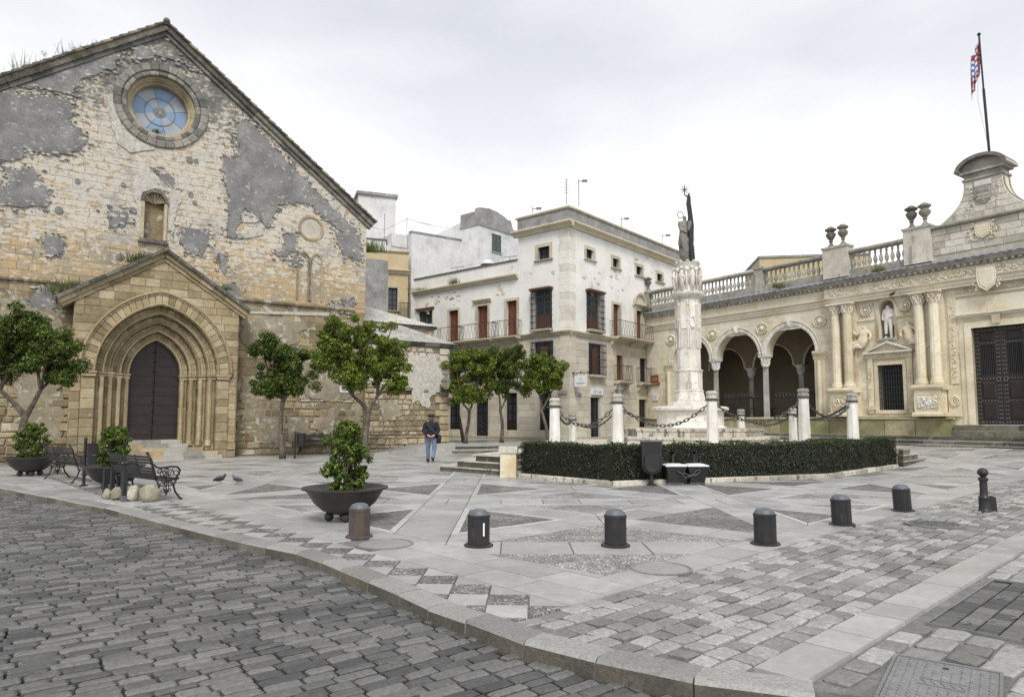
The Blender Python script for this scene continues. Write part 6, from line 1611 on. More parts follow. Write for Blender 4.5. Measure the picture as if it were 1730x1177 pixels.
# iron fence between the columns
def fence(x0, x1, lb, gate=None):
    t = fthing(AB, 'iron_fence', lb, 'fence')
    for s_ in range(int((x1-x0)/.115)+1):
        x = x0+s_*.115; m = MB(); m.tube([(x, .62, FL+.03), (x, .62, FL+1.52)], .012, 4); m.tube([(x, .62, FL+1.52), (x, .62, FL+1.60), (x, .62, FL+1.72)], [.012, .03, .002], 4); m.build('fence_bar', M['iron'], t)
    m = MB()
    for z in (FL+.10, FL+.85, FL+1.40): m.box(x0, x1, .600, .607, z-.02, z+.02); 
    m.build('fence_rail', M['iron'], t)
    m = MB(); n = int((x1-x0)/.23)
    for k in range(n):
        x = x0+.115+(x1-x0-.2)*k/n
        for s_ in (-1, 1): m.tube([(x, .60, FL+1.45), (x+s_*.06, .60, FL+1.55), (x+s_*.09, .60, FL+1.68), (x+s_*.04, .60, FL+1.74), (x+s_*.02, .60, FL+1.66)], .014, 4)
    m.build('fence_scrolls', M['iron'], t, kind='stuff')
    if gate:
        m = MB()
        for x in gate: m.box(x-.035, x+.035, .585, .655, FL, FL+1.42)
        m.box(gate[0], gate[1], .585, .655, FL+1.42, FL+1.50); m.build('gate_frame', M['iron'], t)
fence(-16.6, -13.75, 'black iron fence in the leftmost arch of the loggia'); fence(-13.25, -10.4, 'black iron fence with gate in the middle arch of the loggia', (-12.6, -11.3)); fence(-9.9, -7.1, 'black iron fence in the right arch of the loggia')
# dark planters with low bushes inside the loggia
for i, (s_, lb) in enumerate(((-11.2, 'dark low plant inside the middle arch'), (-9.1, 'dark low plant inside the right arch'))):
    t = thing('loggia_plant', lb, 'plant', AB.w(s_, -1.8, FL)); m = MB(); m.lathe([(.2, 0), (.3, .3), (.32, .32)], n=12); m.build('pot', M['bowl'], t); m = MB(); leaves(m, [(random.Random(i+k).uniform(-.3, .3), random.Random(i*7+k).uniform(-.2, .2), .55+.1*(k % 3), .25) for k in range(7)], 60, .10, random.Random(i)); m.build('foliage', M['leaf_hedge'], t, fix=False)
# entablature
for x0, x1, o_ in ((-18.95, -6.35, 0.), (-6.35, XR, .20)):
    m = MB(); m.loft([(.02, 7.25), (-.06-o_, 7.25), (-.06-o_, 7.36), (-.10-o_, 7.38), (-.10-o_, 7.50), (-.18-o_, 7.56), (-.18-o_, 7.60), (.02, 7.60)], x0, x1); m.build('architrave', M['ab'], th)
    m = MB(); m.box(x0, x1, -.05-o_, .02, 7.602, 8.08); m.build('frieze', M['ab'], th)
    m = MB(); m.loft([(.02, 8.082), (-.10-o_, 8.082), (-.14-o_, 8.16), (-.26-o_, 8.20), (-.28-o_, 8.27), (-.34-o_, 8.33), (-.36-o_, 8.38), (.02, 8.38)], x0-.0, x1); m.build('cornice', M['abgrey'], th)
relief('frieze_relief', th, -6.1, 6.5, 7.64, 8.04, -.27, 340, 3, 'ab', r=.075)
for x in [(-5.9+k*.34) for k in range(40)]:
    pass
m = MB()
for k in range(110): x = -18.7+k*.25; o_ = 0 if x < -6.4 else .2; m.box(x, x+.11, -.24-o_, -.10-o_, 8.10, 8.18)
m.build('dentils', M['abgrey'], th, kind='stuff')
# tiled weathering: alternating blue and white rows
k = 0; x = -18.9
while x < XR-.1:
    o_ = 0 if x < -6.4 else .2; w_ = .165; m = MB()
    m.add([(x+.0, -.38-o_, 8.385), (x+w_-.008, -.38-o_, 8.385), (x+w_+.14, -.02, 8.56), (x+.148, -.02, 8.56), (x+.0, -.38-o_, 8.415), (x+w_-.008, -.38-o_, 8.415), (x+w_+.14, -.02, 8.59), (x+.148, -.02, 8.59)], [(4, 5, 6, 7), (0, 1, 5, 4), (1, 2, 6, 5), (2, 3, 7, 6), (3, 0, 4, 7)])
    m.build('glazed_tile', M['tileblue'] if k % 2 else M['tilewhite'], th); x += w_; k += 1
m = MB(); m.add([(-18.9, -.355, 8.382), (XR, -.355, 8.382), (XR, .03, 8.54), (-18.9, .03, 8.54), (-18.9, .03, 8.3), (XR, .03, 8.3)], [(0, 1, 2, 3), (0, 3, 4), (1, 5, 2), (0, 4, 5, 1), (4, 3, 2, 5)]); m.build('tile_bed', M['abdark'], th)
# balustrade
BZ = 8.86
def balseg(x0, x1):
    m = MB(); m.box(x0, x1, -.02, .34, 8.6, BZ+.06); m.build('balustrade_base', M['abgrey'], th)
    m = MB(); m.loft([(.36, 9.74), (-.06, 9.74), (-.10, 9.80), (-.10, 9.86), (-.02, 9.92), (.32, 9.92), (.36, 9.86)], x0, x1); m.build('balustrade_rail', M['abgrey'], th)
    n = max(1, round((x1-x0)/.27)); 
    for i in range(n):
        link('baluster', BAL, th, (x0+(x1-x0)*(i+.5)/n, .15, BZ+.06))
mb = MB(); H_ = 9.74-BZ-.06; mb.lathe([(.10, 0), (.10, .05), (.055, .08), (.05, .12), (.095, .24), (.105, .32), (.085, .42), (.045, .54), (.04, .60), (.07, .64), (.045, .68), (.055, .74), (.09, .78), (.09, H_)], n=8); BAL = mb.mesh('baluster', M['abgrey'])
def bpier(x0, x1, zt=9.98, cap=True, o_=.06):
    m = MB(); m.box(x0, x1, -o_, .40, 8.6, zt-.10); m.build('balustrade_pier', M['abmix'] if x1-x0 > .7 else M['abgrey'], th)
    if cap: m = MB(); m.box(x0-.05, x1+.05, -o_-.05, .45, zt-.10, zt); m.build('pier_cap', M['abgrey'], th)
seg = [-18.75, -17.0, -14.1, -10.2, -6.45]
bpier(-18.95, -18.55); 
for a, b in ((-18.55, -15.3), (-14.75, -10.55), (-10.0, -6.42)): balseg(a, b)
bpier(-15.3, -14.75, 9.98, True, .03); bpier(-10.55, -10.0, 9.98, True, .03)
bpier(-6.40, -5.12, 10.22, True, .20); balseg(-5.12, -2.46); bpier(-2.46, -1.31, 10.30, True, .20)
bpier(2*DC+1.31, 2*DC+2.46, 10.30, True, .20); balseg(2*DC+2.46, 2*DC+5.12); bpier(2*DC+5.12, 2*DC+6.4, 10.22, True, .2)
# attic wall with blocks
m = MB(); m.box(-1.31, 2*DC+1.31, .03, .5, 8.6, 10.02); m.build('attic_core', M['mortar'], th)
pc = Pieces(); ashlar(pc, AB, lambda z: [(-1.31, 2*DC+1.31)], 8.84, 10.0, .29, (.5, .9), .02, .03, random.Random(4), gap=.008, bev=.008); pc.done('attic_block', 'attic_blocks', M['abmix'], th, 100)
m = MB(); m.loft([(.5, 10.022), (-.08, 10.022), (-.14, 10.08), (-.14, 10.14), (.5, 10.14)], -1.31, 2*DC+1.31); m.build('attic_coping', M['abgrey'], th)
# scrolled gable
GC = .80
def concave(sg, n=12): return [(GC+sg*(.72+1.05*(1-sin(pi/2*i/n))**1.5+.0), 10.142+1.68*i/n) for i in range(n+1)]
Lc, Rc = concave(-1), concave(1); m = MB(); m.prism(Rc[::1]+Lc[::-1], .03, .75, 'y') if False else m.prism([(a, b) for a, b in Lc[::-1]][::-1]+[(a, b) for a, b in Rc[::-1]], .03, .75, 'y'); m.build('gable_body', M['ab'], th)
for c_ in (Lc, Rc):
    for y_ in (.1, .68): m = MB(); m.tube([(a, y_, b) for a, b in c_], .05, 5); m.build('gable_edge', M['abdark'], th, smooth=True)
pc = Pieces(); ashlar(pc, AB, lambda z: [(GC-(.70+1.05*(1-sin(pi/2*min(1, (z-10.14)/1.68)))**1.5), GC+(.70+1.05*(1-sin(pi/2*min(1, (z-10.14)/1.68)))**1.5))], 10.16, 11.8, .27, (.3, .6), .025, .02, random.Random(14), gap=.008, bev=.008); pc.done('gable_block', 'gable_blocks', M['abmix'], th, 60)
m = MB(); m.box(GC-.78, GC+.78, -.06, .85, 11.82, 11.92); m.box(GC-.70, GC+.70, -.0, .8, 11.922, 12.12); m.box(GC-.84, GC+.84, -.12, .9, 12.122, 12.22); m.build('gable_neck', M['abgrey'], th)
m = MB(); A_ = [(GC+.98*cos(pi*i/16), 12.23+.62*sin(pi*i/16)) for i in range(17)]; B_ = [(GC+.82*cos(pi*i/16), 12.23+.48*sin(pi*i/16)) for i in range(17)]
m.prism(A_+B_[::-1], -.28, 1.0, 'y'); m.build('curved_pediment', M['abdark'], th); m = MB(); m.prism([(a*.999+.001*GC, b-.004) for a, b in B_]+[], -.04, .8, 'y'); m.build('pediment_fill', M['abgrey'], th)
for x_ in (GC-1.0, GC+.81): m = MB(); m.box(x_, x_+.19, -.26, .95, 12.222, 12.32); m.build('pediment_foot', M['abgrey'], th)
# shields and cartouches
def shield(cx, cz, w_, h, y, name, mat='ab', blank=True):
    m = MB(); P = [(cx-w_, cz+h*.55), (cx+w_, cz+h*.55), (cx+w_*1.02, cz-.05*h), (cx+w_*.8, cz-.38*h), (cx, cz-.62*h), (cx-w_*.8, cz-.38*h), (cx-w_*1.02, cz-.05*h)]; t = [(cx+(a-cx)*.8, cz+(b-cz)*.8) for a, b in P]
    n = len(P); m.add([(a, y+.08, b) for a, b in P]+[(a, y, b) for a, b in P]+[(a, y-.05, b) for a, b in t], [tuple(range(2*n, 3*n))]+[(i, (i+1) % n, (i+1) % n+n, i+n) for i in range(n)]+[(i+n, (i+1) % n+n, (i+1) % n+2*n, i+2*n) for i in range(n)])
    m.tube([(a, y-.01, b) for a, b in P+P[:1]], .035, 5); return m.build(name, M[mat], th)
shield(GC, 11.12, .30, .62, -.02, 'gable_shield', 'abgrey')
m = MB()
for i in range(3): m.box(GC-.22, GC+.22, -.085, -.07, 11.22-.16*i, 11.26-.16*i)
m.box(GC-.02, GC+.02, -.088, -.07, 10.85, 11.35); m.build('shield_relief', M['abgrey'], th)
relief('gable_relief', th, GC-.62, GC-.36, 10.35, 11.7, .0, 26, 5, 'abwhite', r=.035); relief('gable_relief', th, GC+.36, GC+.62, 10.35, 11.7, .0, 26, 6, 'abwhite', r=.035)
m = MB(); m.box(GC-.32, GC+.32, -.05, .0, 11.5, 11.72); m.build('inscription_block', M['marble'], th)
shield(GC-.1, 9.55, .26, .5, -.06, 'attic_shield', 'ab'); relief('attic_relief', th, GC-.65, GC-.3, 9.15, 9.98, -.03, 16, 7, 'ab', r=.05); relief('attic_relief', th, GC+.12, GC+.45, 9.15, 9.98, -.03, 16, 8, 'ab', r=.05)
shield(.85, 7.45, .33, .85, -.36, 'frieze_cartouche', 'ab'); relief('cartouche_scrolls', th, .30, .55, 7.0, 7.95, -.32, 14, 9, 'ab', r=.05); relief('cartouche_scrolls', th, 1.15, 1.4, 7.0, 7.95, -.32, 14, 10, 'ab', r=.05)
# carved bay, built on both sides of the door
def statue(parent, cx, cz, h, y, pose, mat='abwhite', name='statue', mir=1):
    s_ = h/1.75
    if pose == 'stand':
        V = [(0, 0, .95), (0, 0, 1.15), (0, .0, 1.38), (0, -.01, 1.5), (0, -.03, 1.66), (.20, 0, 1.40), (.27, -.04, 1.12), (.12, -.20, 1.05), (-.20, 0, 1.40), (-.26, -.02, 1.12), (-.22, -.10, .90), (.10, 0, .85), (.13, -.06, .5), (.12, 0, .06), (.14, -.12, .02), (-.10, 0, .85), (-.12, -.02, .48), (-.14, 0, .06), (-.16, -.12, .02), (.28, .08, .6)]
        E = [(0, 1), (1, 2), (2, 3), (3, 4), (2, 5), (5, 6), (6, 7), (2, 8), (8, 9), (9, 10), (0, 11), (11, 12), (12, 13), (13, 14), (0, 15), (15, 16), (16, 17), (17, 18), (6, 19)]
        Rr = [.19, .16, .18, .07, .115, .08, .06, .05, .08, .06, .05, .13, .09, .055, .05, .13, .09, .055, .05, .10]
    elif pose == 'robe':
        V = [(0, 0, .05), (0, 0, .45), (.02, 0, .9), (0, 0, 1.2), (0, 0, 1.42), (0, 0, 1.5), (-.02, -.04, 1.66), (.18, -.02, 1.4), (.24, -.14, 1.12), (.05, -.24, 1.12), (-.18, -.02, 1.4), (-.22, -.12, 1.14), (.0, -.24, 1.04), (.12, -.22, 1.32), (.12, -.24, 1.46), (.2, .05, .7), (-.22, .05, .6)]
        E = [(0, 1), (1, 2), (2, 3), (3, 4), (4, 5), (5, 6), (4, 7), (7, 8), (8, 9), (4, 10), (10, 11), (11, 12), (9, 13), (13, 14), (2, 15), (2, 16)]
        Rr = [.28, .25, .22, .18, .18, .07, .12, .09, .08, .05, .09, .08, .05, .09, .07, .12, .13]
    else:
        V = [(0, 0, .42), (-.05, 0, .7), (-.10, 0, .95), (-.10, -.02, 1.05), (-.10, -.05, 1.2), (-.28, -.02, .9), (-.40, -.06, .68), (-.30, -.14, .52), (.10, -.02, .92), (.26, -.10, .80), (.36, -.16, .98), (.22, -.08, .42), (.52, -.14, .40), (.62, -.06, .06), (.78, -.10, .02), (.10, -.12, .36), (.38, -.2, .22), (.50, -.14, -.02), (.64, -.16, -.06), (-.2, 0, .3)]
        E = [(0, 1), (1, 2), (2, 3), (3, 4), (2, 5), (5, 6), (6, 7), (2, 8), (8, 9), (9, 10), (0, 11), (11, 12), (12, 13), (13, 14), (0, 15), (15, 16), (16, 17), (17, 18), (0, 19)]
        Rr = [.18, .17, .17, .07, .11, .08, .06, .045, .08, .06, .04, .13, .10, .06, .05, .13, .10, .06, .05, .18]
    V = [(cx+mir*x*s_, y+yy*s_, cz+z*s_) for x, yy, z in V]
    return skin_obj(name, V, E, [r*s_ for r in Rr], M[mat], parent, 1)
def bay(mir):
    f = (lambda x: x) if mir > 0 else (lambda x: 2*DC-x)
    def bx(m, x0, x1, *r): a, b = sorted((f(x0), f(x1))); m.box(a, b, *r)
    def lf(m, prof, x0, x1): a, b = sorted((f(x0), f(x1))); m.loft(prof, a, b)
    m = MB(); bx(m, -6.15, -.75, -.10, .018, 4.98 if False else 1.69, 1.75); m.build('base_band', M['ab'], th)
    for s0, s1 in ((-6.02, -4.92), (-2.12, -1.0)):
        m = MB(); bx(m, s0, s1, -.62, .018, 1.70, 2.85); m.build('pedestal', M['ab'], th)
        m = MB(); lf(m, [(.018, 2.852), (-.64, 2.852), (-.72, 2.92), (-.74, 3.0), (-.70, 3.04), (.018, 3.04)], s0-.10, s1+.10); m.build('pedestal_cap', M['ab'], th)
        m = MB(); lf(m, [(.018, 1.70), (-.72, 1.70), (-.72, 1.80), (-.64, 1.88), (.018, 1.88)], s0-.08, s1+.08); m.build('pedestal_foot', M['ab'], th)
        m = MB()
        for a in ((s0+.12, s1-.12, 2.02, 2.06), (s0+.12, s1-.12, 2.66, 2.70)): bx(m, a[0], a[1], -.645, -.622, a[2], a[3])
        for a in (s0+.12, s1-.16): bx(m, a, a+.04, -.645, -.622, 2.062, 2.658)
        m.build('pedestal_frame', M['ab'], th)
        a, b = sorted((f(s0+.2), f(s1-.2))); relief('pedestal_relief', th, a, b, 2.1, 2.6, -.635, 30, int(s0*10)+mir, 'abwhite' if s0 > -3 else 'ab', r=.055)
        for c in (s0+.25, s1-.25): fcolumn('fluted_column', f(c), -.34, 3.10, 7.24, .215, th, 'ab', 12, .55, .26)
        m = MB(); bx(m, s0-.06, s1+.06, -.14, .018, 3.042, 7.24); m.build('pilaster_back', M['ab'], th)
    # window with frame, candelabra strips, entablature, pediment
    a, b, c, d = WIN[0]
    w_ = empty_part('window', th)
    m = MB(); bx(m, a, b, .40, .44, c, d); m.build('inner_dark', M['dark'], w_)
    m = MB(); n = 10
    for i in range(n+1): x = f(a+(b-a)*i/n); m.box(x-.014, x+.014, .05, .078, c, d)
    for i in range(9): z = c+(d-c)*i/8; bx(m, a, b, .04, .052, z-.012, z+.012)
    m.build('window_grille', M['grille'], w_)
    for x0, x1, z0, z1 in ((a-.16, a, c-.16, d+.16), (b, b+.16, c-.16, d+.16), (a, b, d, d+.16), (a, b, c-.16, c)):
        m = MB(); bx(m, x0, x1, -.05, .3, z0, z1); m.build('window_surround', M['ab'], w_)
    for s0, s1 in ((a-.44, a-.2), (b+.2, b+.44)):
        m = MB(); bx(m, s0, s1, -.09, .018, 2.2, 4.42); m.build('candelabra_strip', M['ab'], w_)
        p, q = sorted((f(s0+.03), f(s1-.03))); relief('strip_relief', w_, p, q, 2.35, 4.3, -.10, 30, 31, 'ab', r=.032)
        m = MB(); bx(m, s0-.03, s1+.03, -.16, .018, 2.02, 2.2); bx(m, s0+.03, s1-.03, -.13, .018, 1.86, 2.02); m.build('strip_bracket', M['ab'], w_)
    m = MB(); bx(m, a-.46, b+.46, -.11, .018, 4.42, 4.66); m.build('window_frieze', M['ab'], w_); p, q = sorted((f(a-.4), f(b+.4))); relief('window_frieze_relief', w_, p, q, 4.45, 4.63, -.12, 40, 33, 'ab', r=.03)
    cx = f((a+b)/2)
    m = MB(); m.prism([(cx-1.12, 4.66), (cx+1.12, 4.66), (cx+1.12, 4.74), (cx-1.12, 4.74)], -.26, .018, 'y')
    for sg in (-1, 1): m.prism([(cx+sg*1.14, 4.74), (cx+sg*.98, 4.74), (cx, 5.12), (cx, 5.22)] if sg > 0 else [(cx-1.14, 4.74), (cx, 5.22), (cx, 5.12), (cx-.98, 4.74)], -.26, .018, 'y')
    m.build('pediment', M['abwhite'], w_)
    m = MB(); m.prism([(cx-.98, 4.742), (cx+.98, 4.742), (cx, 5.12)], -.08, .018, 'y'); m.build('tympanum', M['ab'], w_)
    # niche and statue
    nc, nr = NIC[0]; c_ = f(nc); ni = empty_part('statue_niche', th)
    m = MB(); m.box(c_-.5, c_+.5, .50, .54, 5.2, 7.3); m.build('niche_back', M['abgrey'], ni)
    m = MB(); P = [(c_-nr-.10, 5.3), (c_-nr-.10, 6.85)]+[(c_-(nr+.10)*cos(pi*i/8), 6.85+(nr+.10)*sin(pi*i/8)) for i in range(1, 8)]+[(c_+nr+.10, 6.85), (c_+nr+.10, 5.3)]; m.tube([(a_, -.0, b_) for a_, b_ in P], .06, 5); m.build('niche_frame', M['ab'], ni, smooth=True)
    m = MB(); m.loft([(.3, 5.22), (-.20, 5.26), (-.26, 5.36), (.3, 5.36)], c_-.48, c_+.48); m.build('niche_shelf', M['abwhite'], ni)
    # side ledges with medallions, figures
    for s0, s1, sg in ((-4.82, -4.02, 1), (-2.95, -2.2, -1)):
        m = MB(); bx(m, s0, s1, -.07, .018, 6.30, 6.38); m.build('ledge', M['ab'], th)
        medallion(f((s0+s1)/2), 6.80, .22, .24, -.03, 'ab'); p, q = sorted((f(s0+.03), f(s1-.03))); relief('panel_relief', th, p, q, 6.42, 7.18, -.0, 26, int(s1*10), 'ab', r=.035)
    return c_
for mir in (1, -1):
    c_ = bay(mir)
    if mir > 0:
        st = statue(None, 0, 0, 1.66, 0, 'stand', name='statue'); st.location = (*AB.w(c_, -.18)[:2], 5.365); st.rotation_euler = (0, 0, AB.rz); tag(st, 'standing carved stone man in the niche over the barred window', 'statue')
    for sg, cx in ((1, -4.55), (-1, -2.38)):
        cx2 = cx if mir > 0 else 2*DC-cx
        fg = statue(None, 0, 0, 1.85, 0, 'sit', 'ab', name='carved_figure', mir=-sg*mir if sg > 0 else -sg*mir*-1 if False else -sg*mir)
        fg.parent = th; fg.location = (cx2, -.10, 4.78)
    # geometric plaster panels (rings in relief)
    for (s0, s1, z0, z1) in ((-4.78, -4.48, 2.3, 4.6), (-2.34, -2.16, 2.3, 4.6)):
        mm = MB(); z = z0+.12; k = 0
        while z < z1-.1:
            cxx = (s0+s1)/2 if mir > 0 else 2*DC-(s0+s1)/2; revolve(mm, [(.075, .0), (.095, .0), (.095, .02), (.075, .02)], 8, cxx, z); z += .21
        mm.build('ring_relief', M['abwhite'], th, kind='stuff')
mm = MB()
for i in range(5):
    for j in range(11):
        x, z = -6.72+i*.13+(.065 if j % 2 else 0), 5.05+j*.19
        if x < -6.3+.0*z and z < 7.2: revolve(mm, [(.055, -.006), (.072, -.006), (.072, .02), (.055, .02)], 8, x+.05, z)
mm.build('ring_relief', M['abwhite'], th, kind='stuff')
mm = MB()
for i in range(7):
    for j in range(18):
        x, z = -18.6+i*.19+(.09 if j % 2 else 0), 4.3+j*.165
        if z < 7.2 and x < -17.3 and z > 4.3+(x+18.6)*.9: revolve(mm, [(.055, -.006), (.075, -.006), (.075, .02), (.055, .02)], 6, x+.05, z)
mm.build('ring_relief', M['abwhite'], th, kind='stuff')
# big door with frame
df = empty_part('door_frame', th)
for x0, x1, z0, z1, o_ in ((-.20, .05, 1.34, 5.70, .06), (2*DC-.05, 2*DC+.20, 1.34, 5.70, .06), (.05, 2*DC-.05, 5.44, 5.70, .06), (-.42, -.202, 1.34, 5.92, .02), (2*DC+.202, 2*DC+.42, 1.34, 5.92, .02), (-.2, 2*DC+.2, 5.702, 5.92, .02)):
    m = MB(); m.box(x0, x1, -o_, .4, z0, z1); m.build('frame_stone', M['ab'], df)
m = MB(); m.loft(cyma(5.92, .14, .2), -.5, 2*DC+.5); m.build('door_cornice', M['abwhite'], df); m = MB(); m.prism([(DC-.12, 5.55), (DC+.12, 5.55), (DC+.16, 5.92), (DC-.16, 5.92)], -.16, .0, 'y'); m.build('keystone', M['ab'], df)
m = MB(); m.box(-.45, 2*DC+.45, -.03, .018, 6.08, 6.75); m.build('inscription_panel', M['ab'], df)
for x0, x1, z0, z1 in ((-.55, -.45, 6.08, 6.85), (2*DC+.45, 2*DC+.55, 6.08, 6.85), (-.55, 2*DC+.55, 6.852, 6.92)): m = MB(); m.box(x0, x1, -.08, .018, z0, z1); m.build('panel_frame', M['ab'], df)
for sg in (0, 1):
    f = (lambda x: x) if not sg else (lambda x: 2*DC-x)
    a, b = sorted((f(-.80), f(-.50))); m = MB(); m.box(a, b, -.06, .018, 3.1, 6.9); m.build('carved_strip', M['ab'], df); relief('carved_strip_relief', df, a+.04, b-.04, 3.2, 6.8, -.07, 60, 50+sg, 'ab', r=.04)
    a, b = sorted((f(-.95), f(-.46))); m = MB(); m.box(a, b, -.08, .018, 1.7, 3.04); m.build('strip_pedestal', M['ab'], df); medallion(f(-.68), 2.35, .17, .20, -.08, 'ab')
    p0, p1 = sorted((f(-.5), f(DC-.4))) ; relief('lintel_relief', df, p0, p1, 6.96, 7.2, -.02, 40, 60+sg, 'ab', r=.035)
dr = empty_part('studded_door', th)
for k, (x0, x1) in enumerate(((.055, DC-.012), (DC+.012, 2*DC-.055))):
    m = MB(); m.holed(rect(x0, x1, 1.36, 5.43), [rect(x0+.22, x1-.22, 3.45, 4.70)], .22, .32); lf = m.build('door_leaf', M['darkwood'], dr)
    m = MB(); m.box(x0+.2, x1-.2, .33, .36, 3.4, 4.75); m.build('inner_dark', M['dark'], lf)
    m = MB()
    for i in range(8): x = x0+.25+(x1-x0-.5)*i/7; m.box(x-.013, x+.013, .24, .27, 3.45, 4.70)
    m.build('door_bars', M['grille'], lf)
    for (z0, z1) in ((1.55, 2.3), (2.42, 3.15), (4.85, 5.25)):
        m = MB(); m.add([(x0+.2, .22, z0), (x1-.2, .22, z0), (x1-.2, .22, z1), (x0+.2, .22, z1), (x0+.27, .19, z0+.07), (x1-.27, .19, z0+.07), (x1-.27, .19, z1-.07), (x0+.27, .19, z1-.07)], [(4, 5, 6, 7), (0, 1, 5, 4), (1, 2, 6, 5), (2, 3, 7, 6), (3, 0, 4, 7)]); m.build('raised_panel', M['darkwood'], lf)
    m = MB()
    for z in [1.45+j*.17 for j in range(24)]:
        for x in (x0+.06, x0+.14, x1-.14, x1-.06): m.lathe([(.001, -.026), (.022, -.01), (.026, .0)], (0, 0, 0), 6) if False else m.prism([(x+.026*cos(pi/3*q), z+.026*sin(pi/3*q)) for q in range(6)], .19, .22, 'y')
    for z in (1.47, 2.36, 3.28, 4.78, 5.34):
        for i in range(6): x = x0+.2+(x1-x0-.4)*i/5; m.prism([(x+.026*cos(pi/3*q), z+.026*sin(pi/3*q)) for q in range(6)], .188, .22, 'y')
    m.build('door_studs', M['lampmetal'], lf, kind='stuff')
    xh = x1-.12 if k == 0 else x0+.12; m = MB(); m.tube([(xh+.07*cos(q*pi/6), .17, 3.25+.09*sin(q*pi/6)) for q in range(13)], .015, 5); m.build('door_knocker', M['lampmetal'], lf)
# urns in pairs on the piers
mb = MB(); mb.lathe([(.21, 0), (.21, .06), (.15, .10), (.08, .20), (.07, .28), (.11, .34), (.08, .38), (.15, .48), (.22, .60), (.24, .72), (.17, .76), (.16, .82), (.27, .90), (.28, .96), (.20, 1.0), (.10, 1.08), (.02, 1.10)], n=12)
for j in range(6): a = j*pi/3; mb.tube([(.14*cos(a), .14*sin(a), .5), (.24*cos(a), .24*sin(a), .66)], .03, 4)
URN = mb.mesh('urn', M['abdark'])
for x, z, lb in ((-6.08, 10.22, 'left urn of the pair nearest the loggia balustrade'), (-5.45, 10.22, 'right urn of the pair nearest the loggia balustrade'), (-2.18, 10.30, 'left urn of the pair beside the scrolled gable'), (-1.60, 10.30, 'right urn of the pair beside the scrolled gable')):
    u = link('stone_urn', URN, None, AB.w(x, -.1, z), (0, 0, x)); tag(u, lb, 'urn')
u = link('stone_urn', URN, None, AB.w(-18.75, -.15, 9.98), (0, 0, 1), (.85, .85, .85)); tag(u, 'single stone urn on the far left corner of the balustrade', 'urn')
# flagpole and flag
GP = .98; X0, Y0, _ = AB.w(GP, -.35); t = thing('flagpole', 'thin dark flagpole with hanging flag above the scrolled gable', 'flagpole', (X0, Y0, 12.8))
ex, ez = AB.px(1653, 57, -.3); dx = (ex-GP); T_ = Matrix.Rotation(AB.rz, 4, 'Z')
m = MB(T_); m.tube([(0, 0, 0), (dx*.6, 0, 3.0)], .055, 8); m.tube([(dx*.6, 0, 3.0), (dx, 0, 5.45)], .038, 8); m.lathe([(.06, 0), (.08, .06), (.02, .12)], (dx, 0, 5.45), 8); m.build('pole', M['black'], t)
m = MB(T_); m.tube([(dx*.98-.02, -.03, 5.3), (dx*.7-.22, -.03, 2.6), (.02, -.03, .1)], .006, 3); m.build('halyard', M['grille'], t)
g = G('wavy_flag_cloth'); uv = g.n('ShaderNodeUVMap'); s_ = g.n('ShaderNodeSeparateXYZ'); g.l(uv.outputs[0], s_.inputs[0])
wv = g.math('SINE', g.math('ADD', g.math('MULTIPLY', s_.outputs[1], 38.), g.math('MULTIPLY', g.math('SINE', g.math('MULTIPLY', s_.outputs[0], 14.)), 1.6)))
cc = g.mix(g.step(wv, -.1, .1), (.72, .72, .75), (.08, .16, .42))
bx_ = g.math('MULTIPLY', g.math('MULTIPLY', g.step(s_.outputs[0], .2, .22), g.step(s_.outputs[0], .8, .78)), g.math('MULTIPLY', g.step(s_.outputs[1], .16, .18), g.step(s_.outputs[1], .84, .82)))
bo = g.mix(g.step(g.noise(9, 2, .5), .55, .6), (.24, .03, .05), (.55, .45, .38))
g.fin(g.mix(bx_, bo, cc), .8); M['flag'] = g.m
nu, nv = 18, 14; vs = []; uvs = []
for j in range(nv+1):
    for i in range(nu+1):
        u, v = i/nu, j/nv
        x = -.05-u*(.62-.30*v)*(.6+.4*v)-.0; x += .04*sin(u*9+v*3); y = .16*sin(u*12.5+v*2)*u; z = 5.1-(1-v)*1.25-u*1.15*(1-.35*v)+.06*sin(u*10)
        vs.append((dx*.93+x, y, z)); uvs.append((u, v))
fs = [(j*(nu+1)+i, j*(nu+1)+i+1, (j+1)*(nu+1)+i+1, (j+1)*(nu+1)+i) for j in range(nv) for i in range(nu)]
m = MB(T_); m.add(vs, fs); fo = m.build('flag', M['flag'], t, smooth=True, fix=False); ul = fo.data.uv_layers.new(name='UVMap')
for p in fo.data.polygons:
    for li in p.loop_indices: ul.data[li].uv = uvs[fo.data.loops[li].vertex_index]
fo.modifiers.new('t', 'SOLIDIFY').thickness = .01
# plaques on the left end of the loggia wall
a, b = AB.px(1100, 634), AB.px(1114, 651)
board(AB, None, a[0]+.05, b[0]-.05, b[1]+.22, a[1], -.02, 'brown_sign', 'brown shaped sign on the left end wall of the loggia', 'sign', [(.3, .14, .15, .85)], mat='signbrown', ink='tilewhite', thick=.06)
board(AB, None, a[0]-.08, b[0]+.08, b[1]+.02, b[1]+.21, -.03, 'brown_arrow_sign', 'narrow brown board right under the brown shaped sign', 'sign', [(.3, .08, .15, .85)], mat='signbrown', ink='tilewhite', thick=.06)
a, b = AB.px(1103, 664), AB.px(1112, 676)
board(AB, None, a[0], b[0], b[1], a[1], -.02, 'white_plaque', 'small white plaque with three lines of text below the brown signs', 'plaque', [(.62, .05, .15, .85), (.4, .05, .15, .85), (.18, .05, .15, .85)], thick=.03)
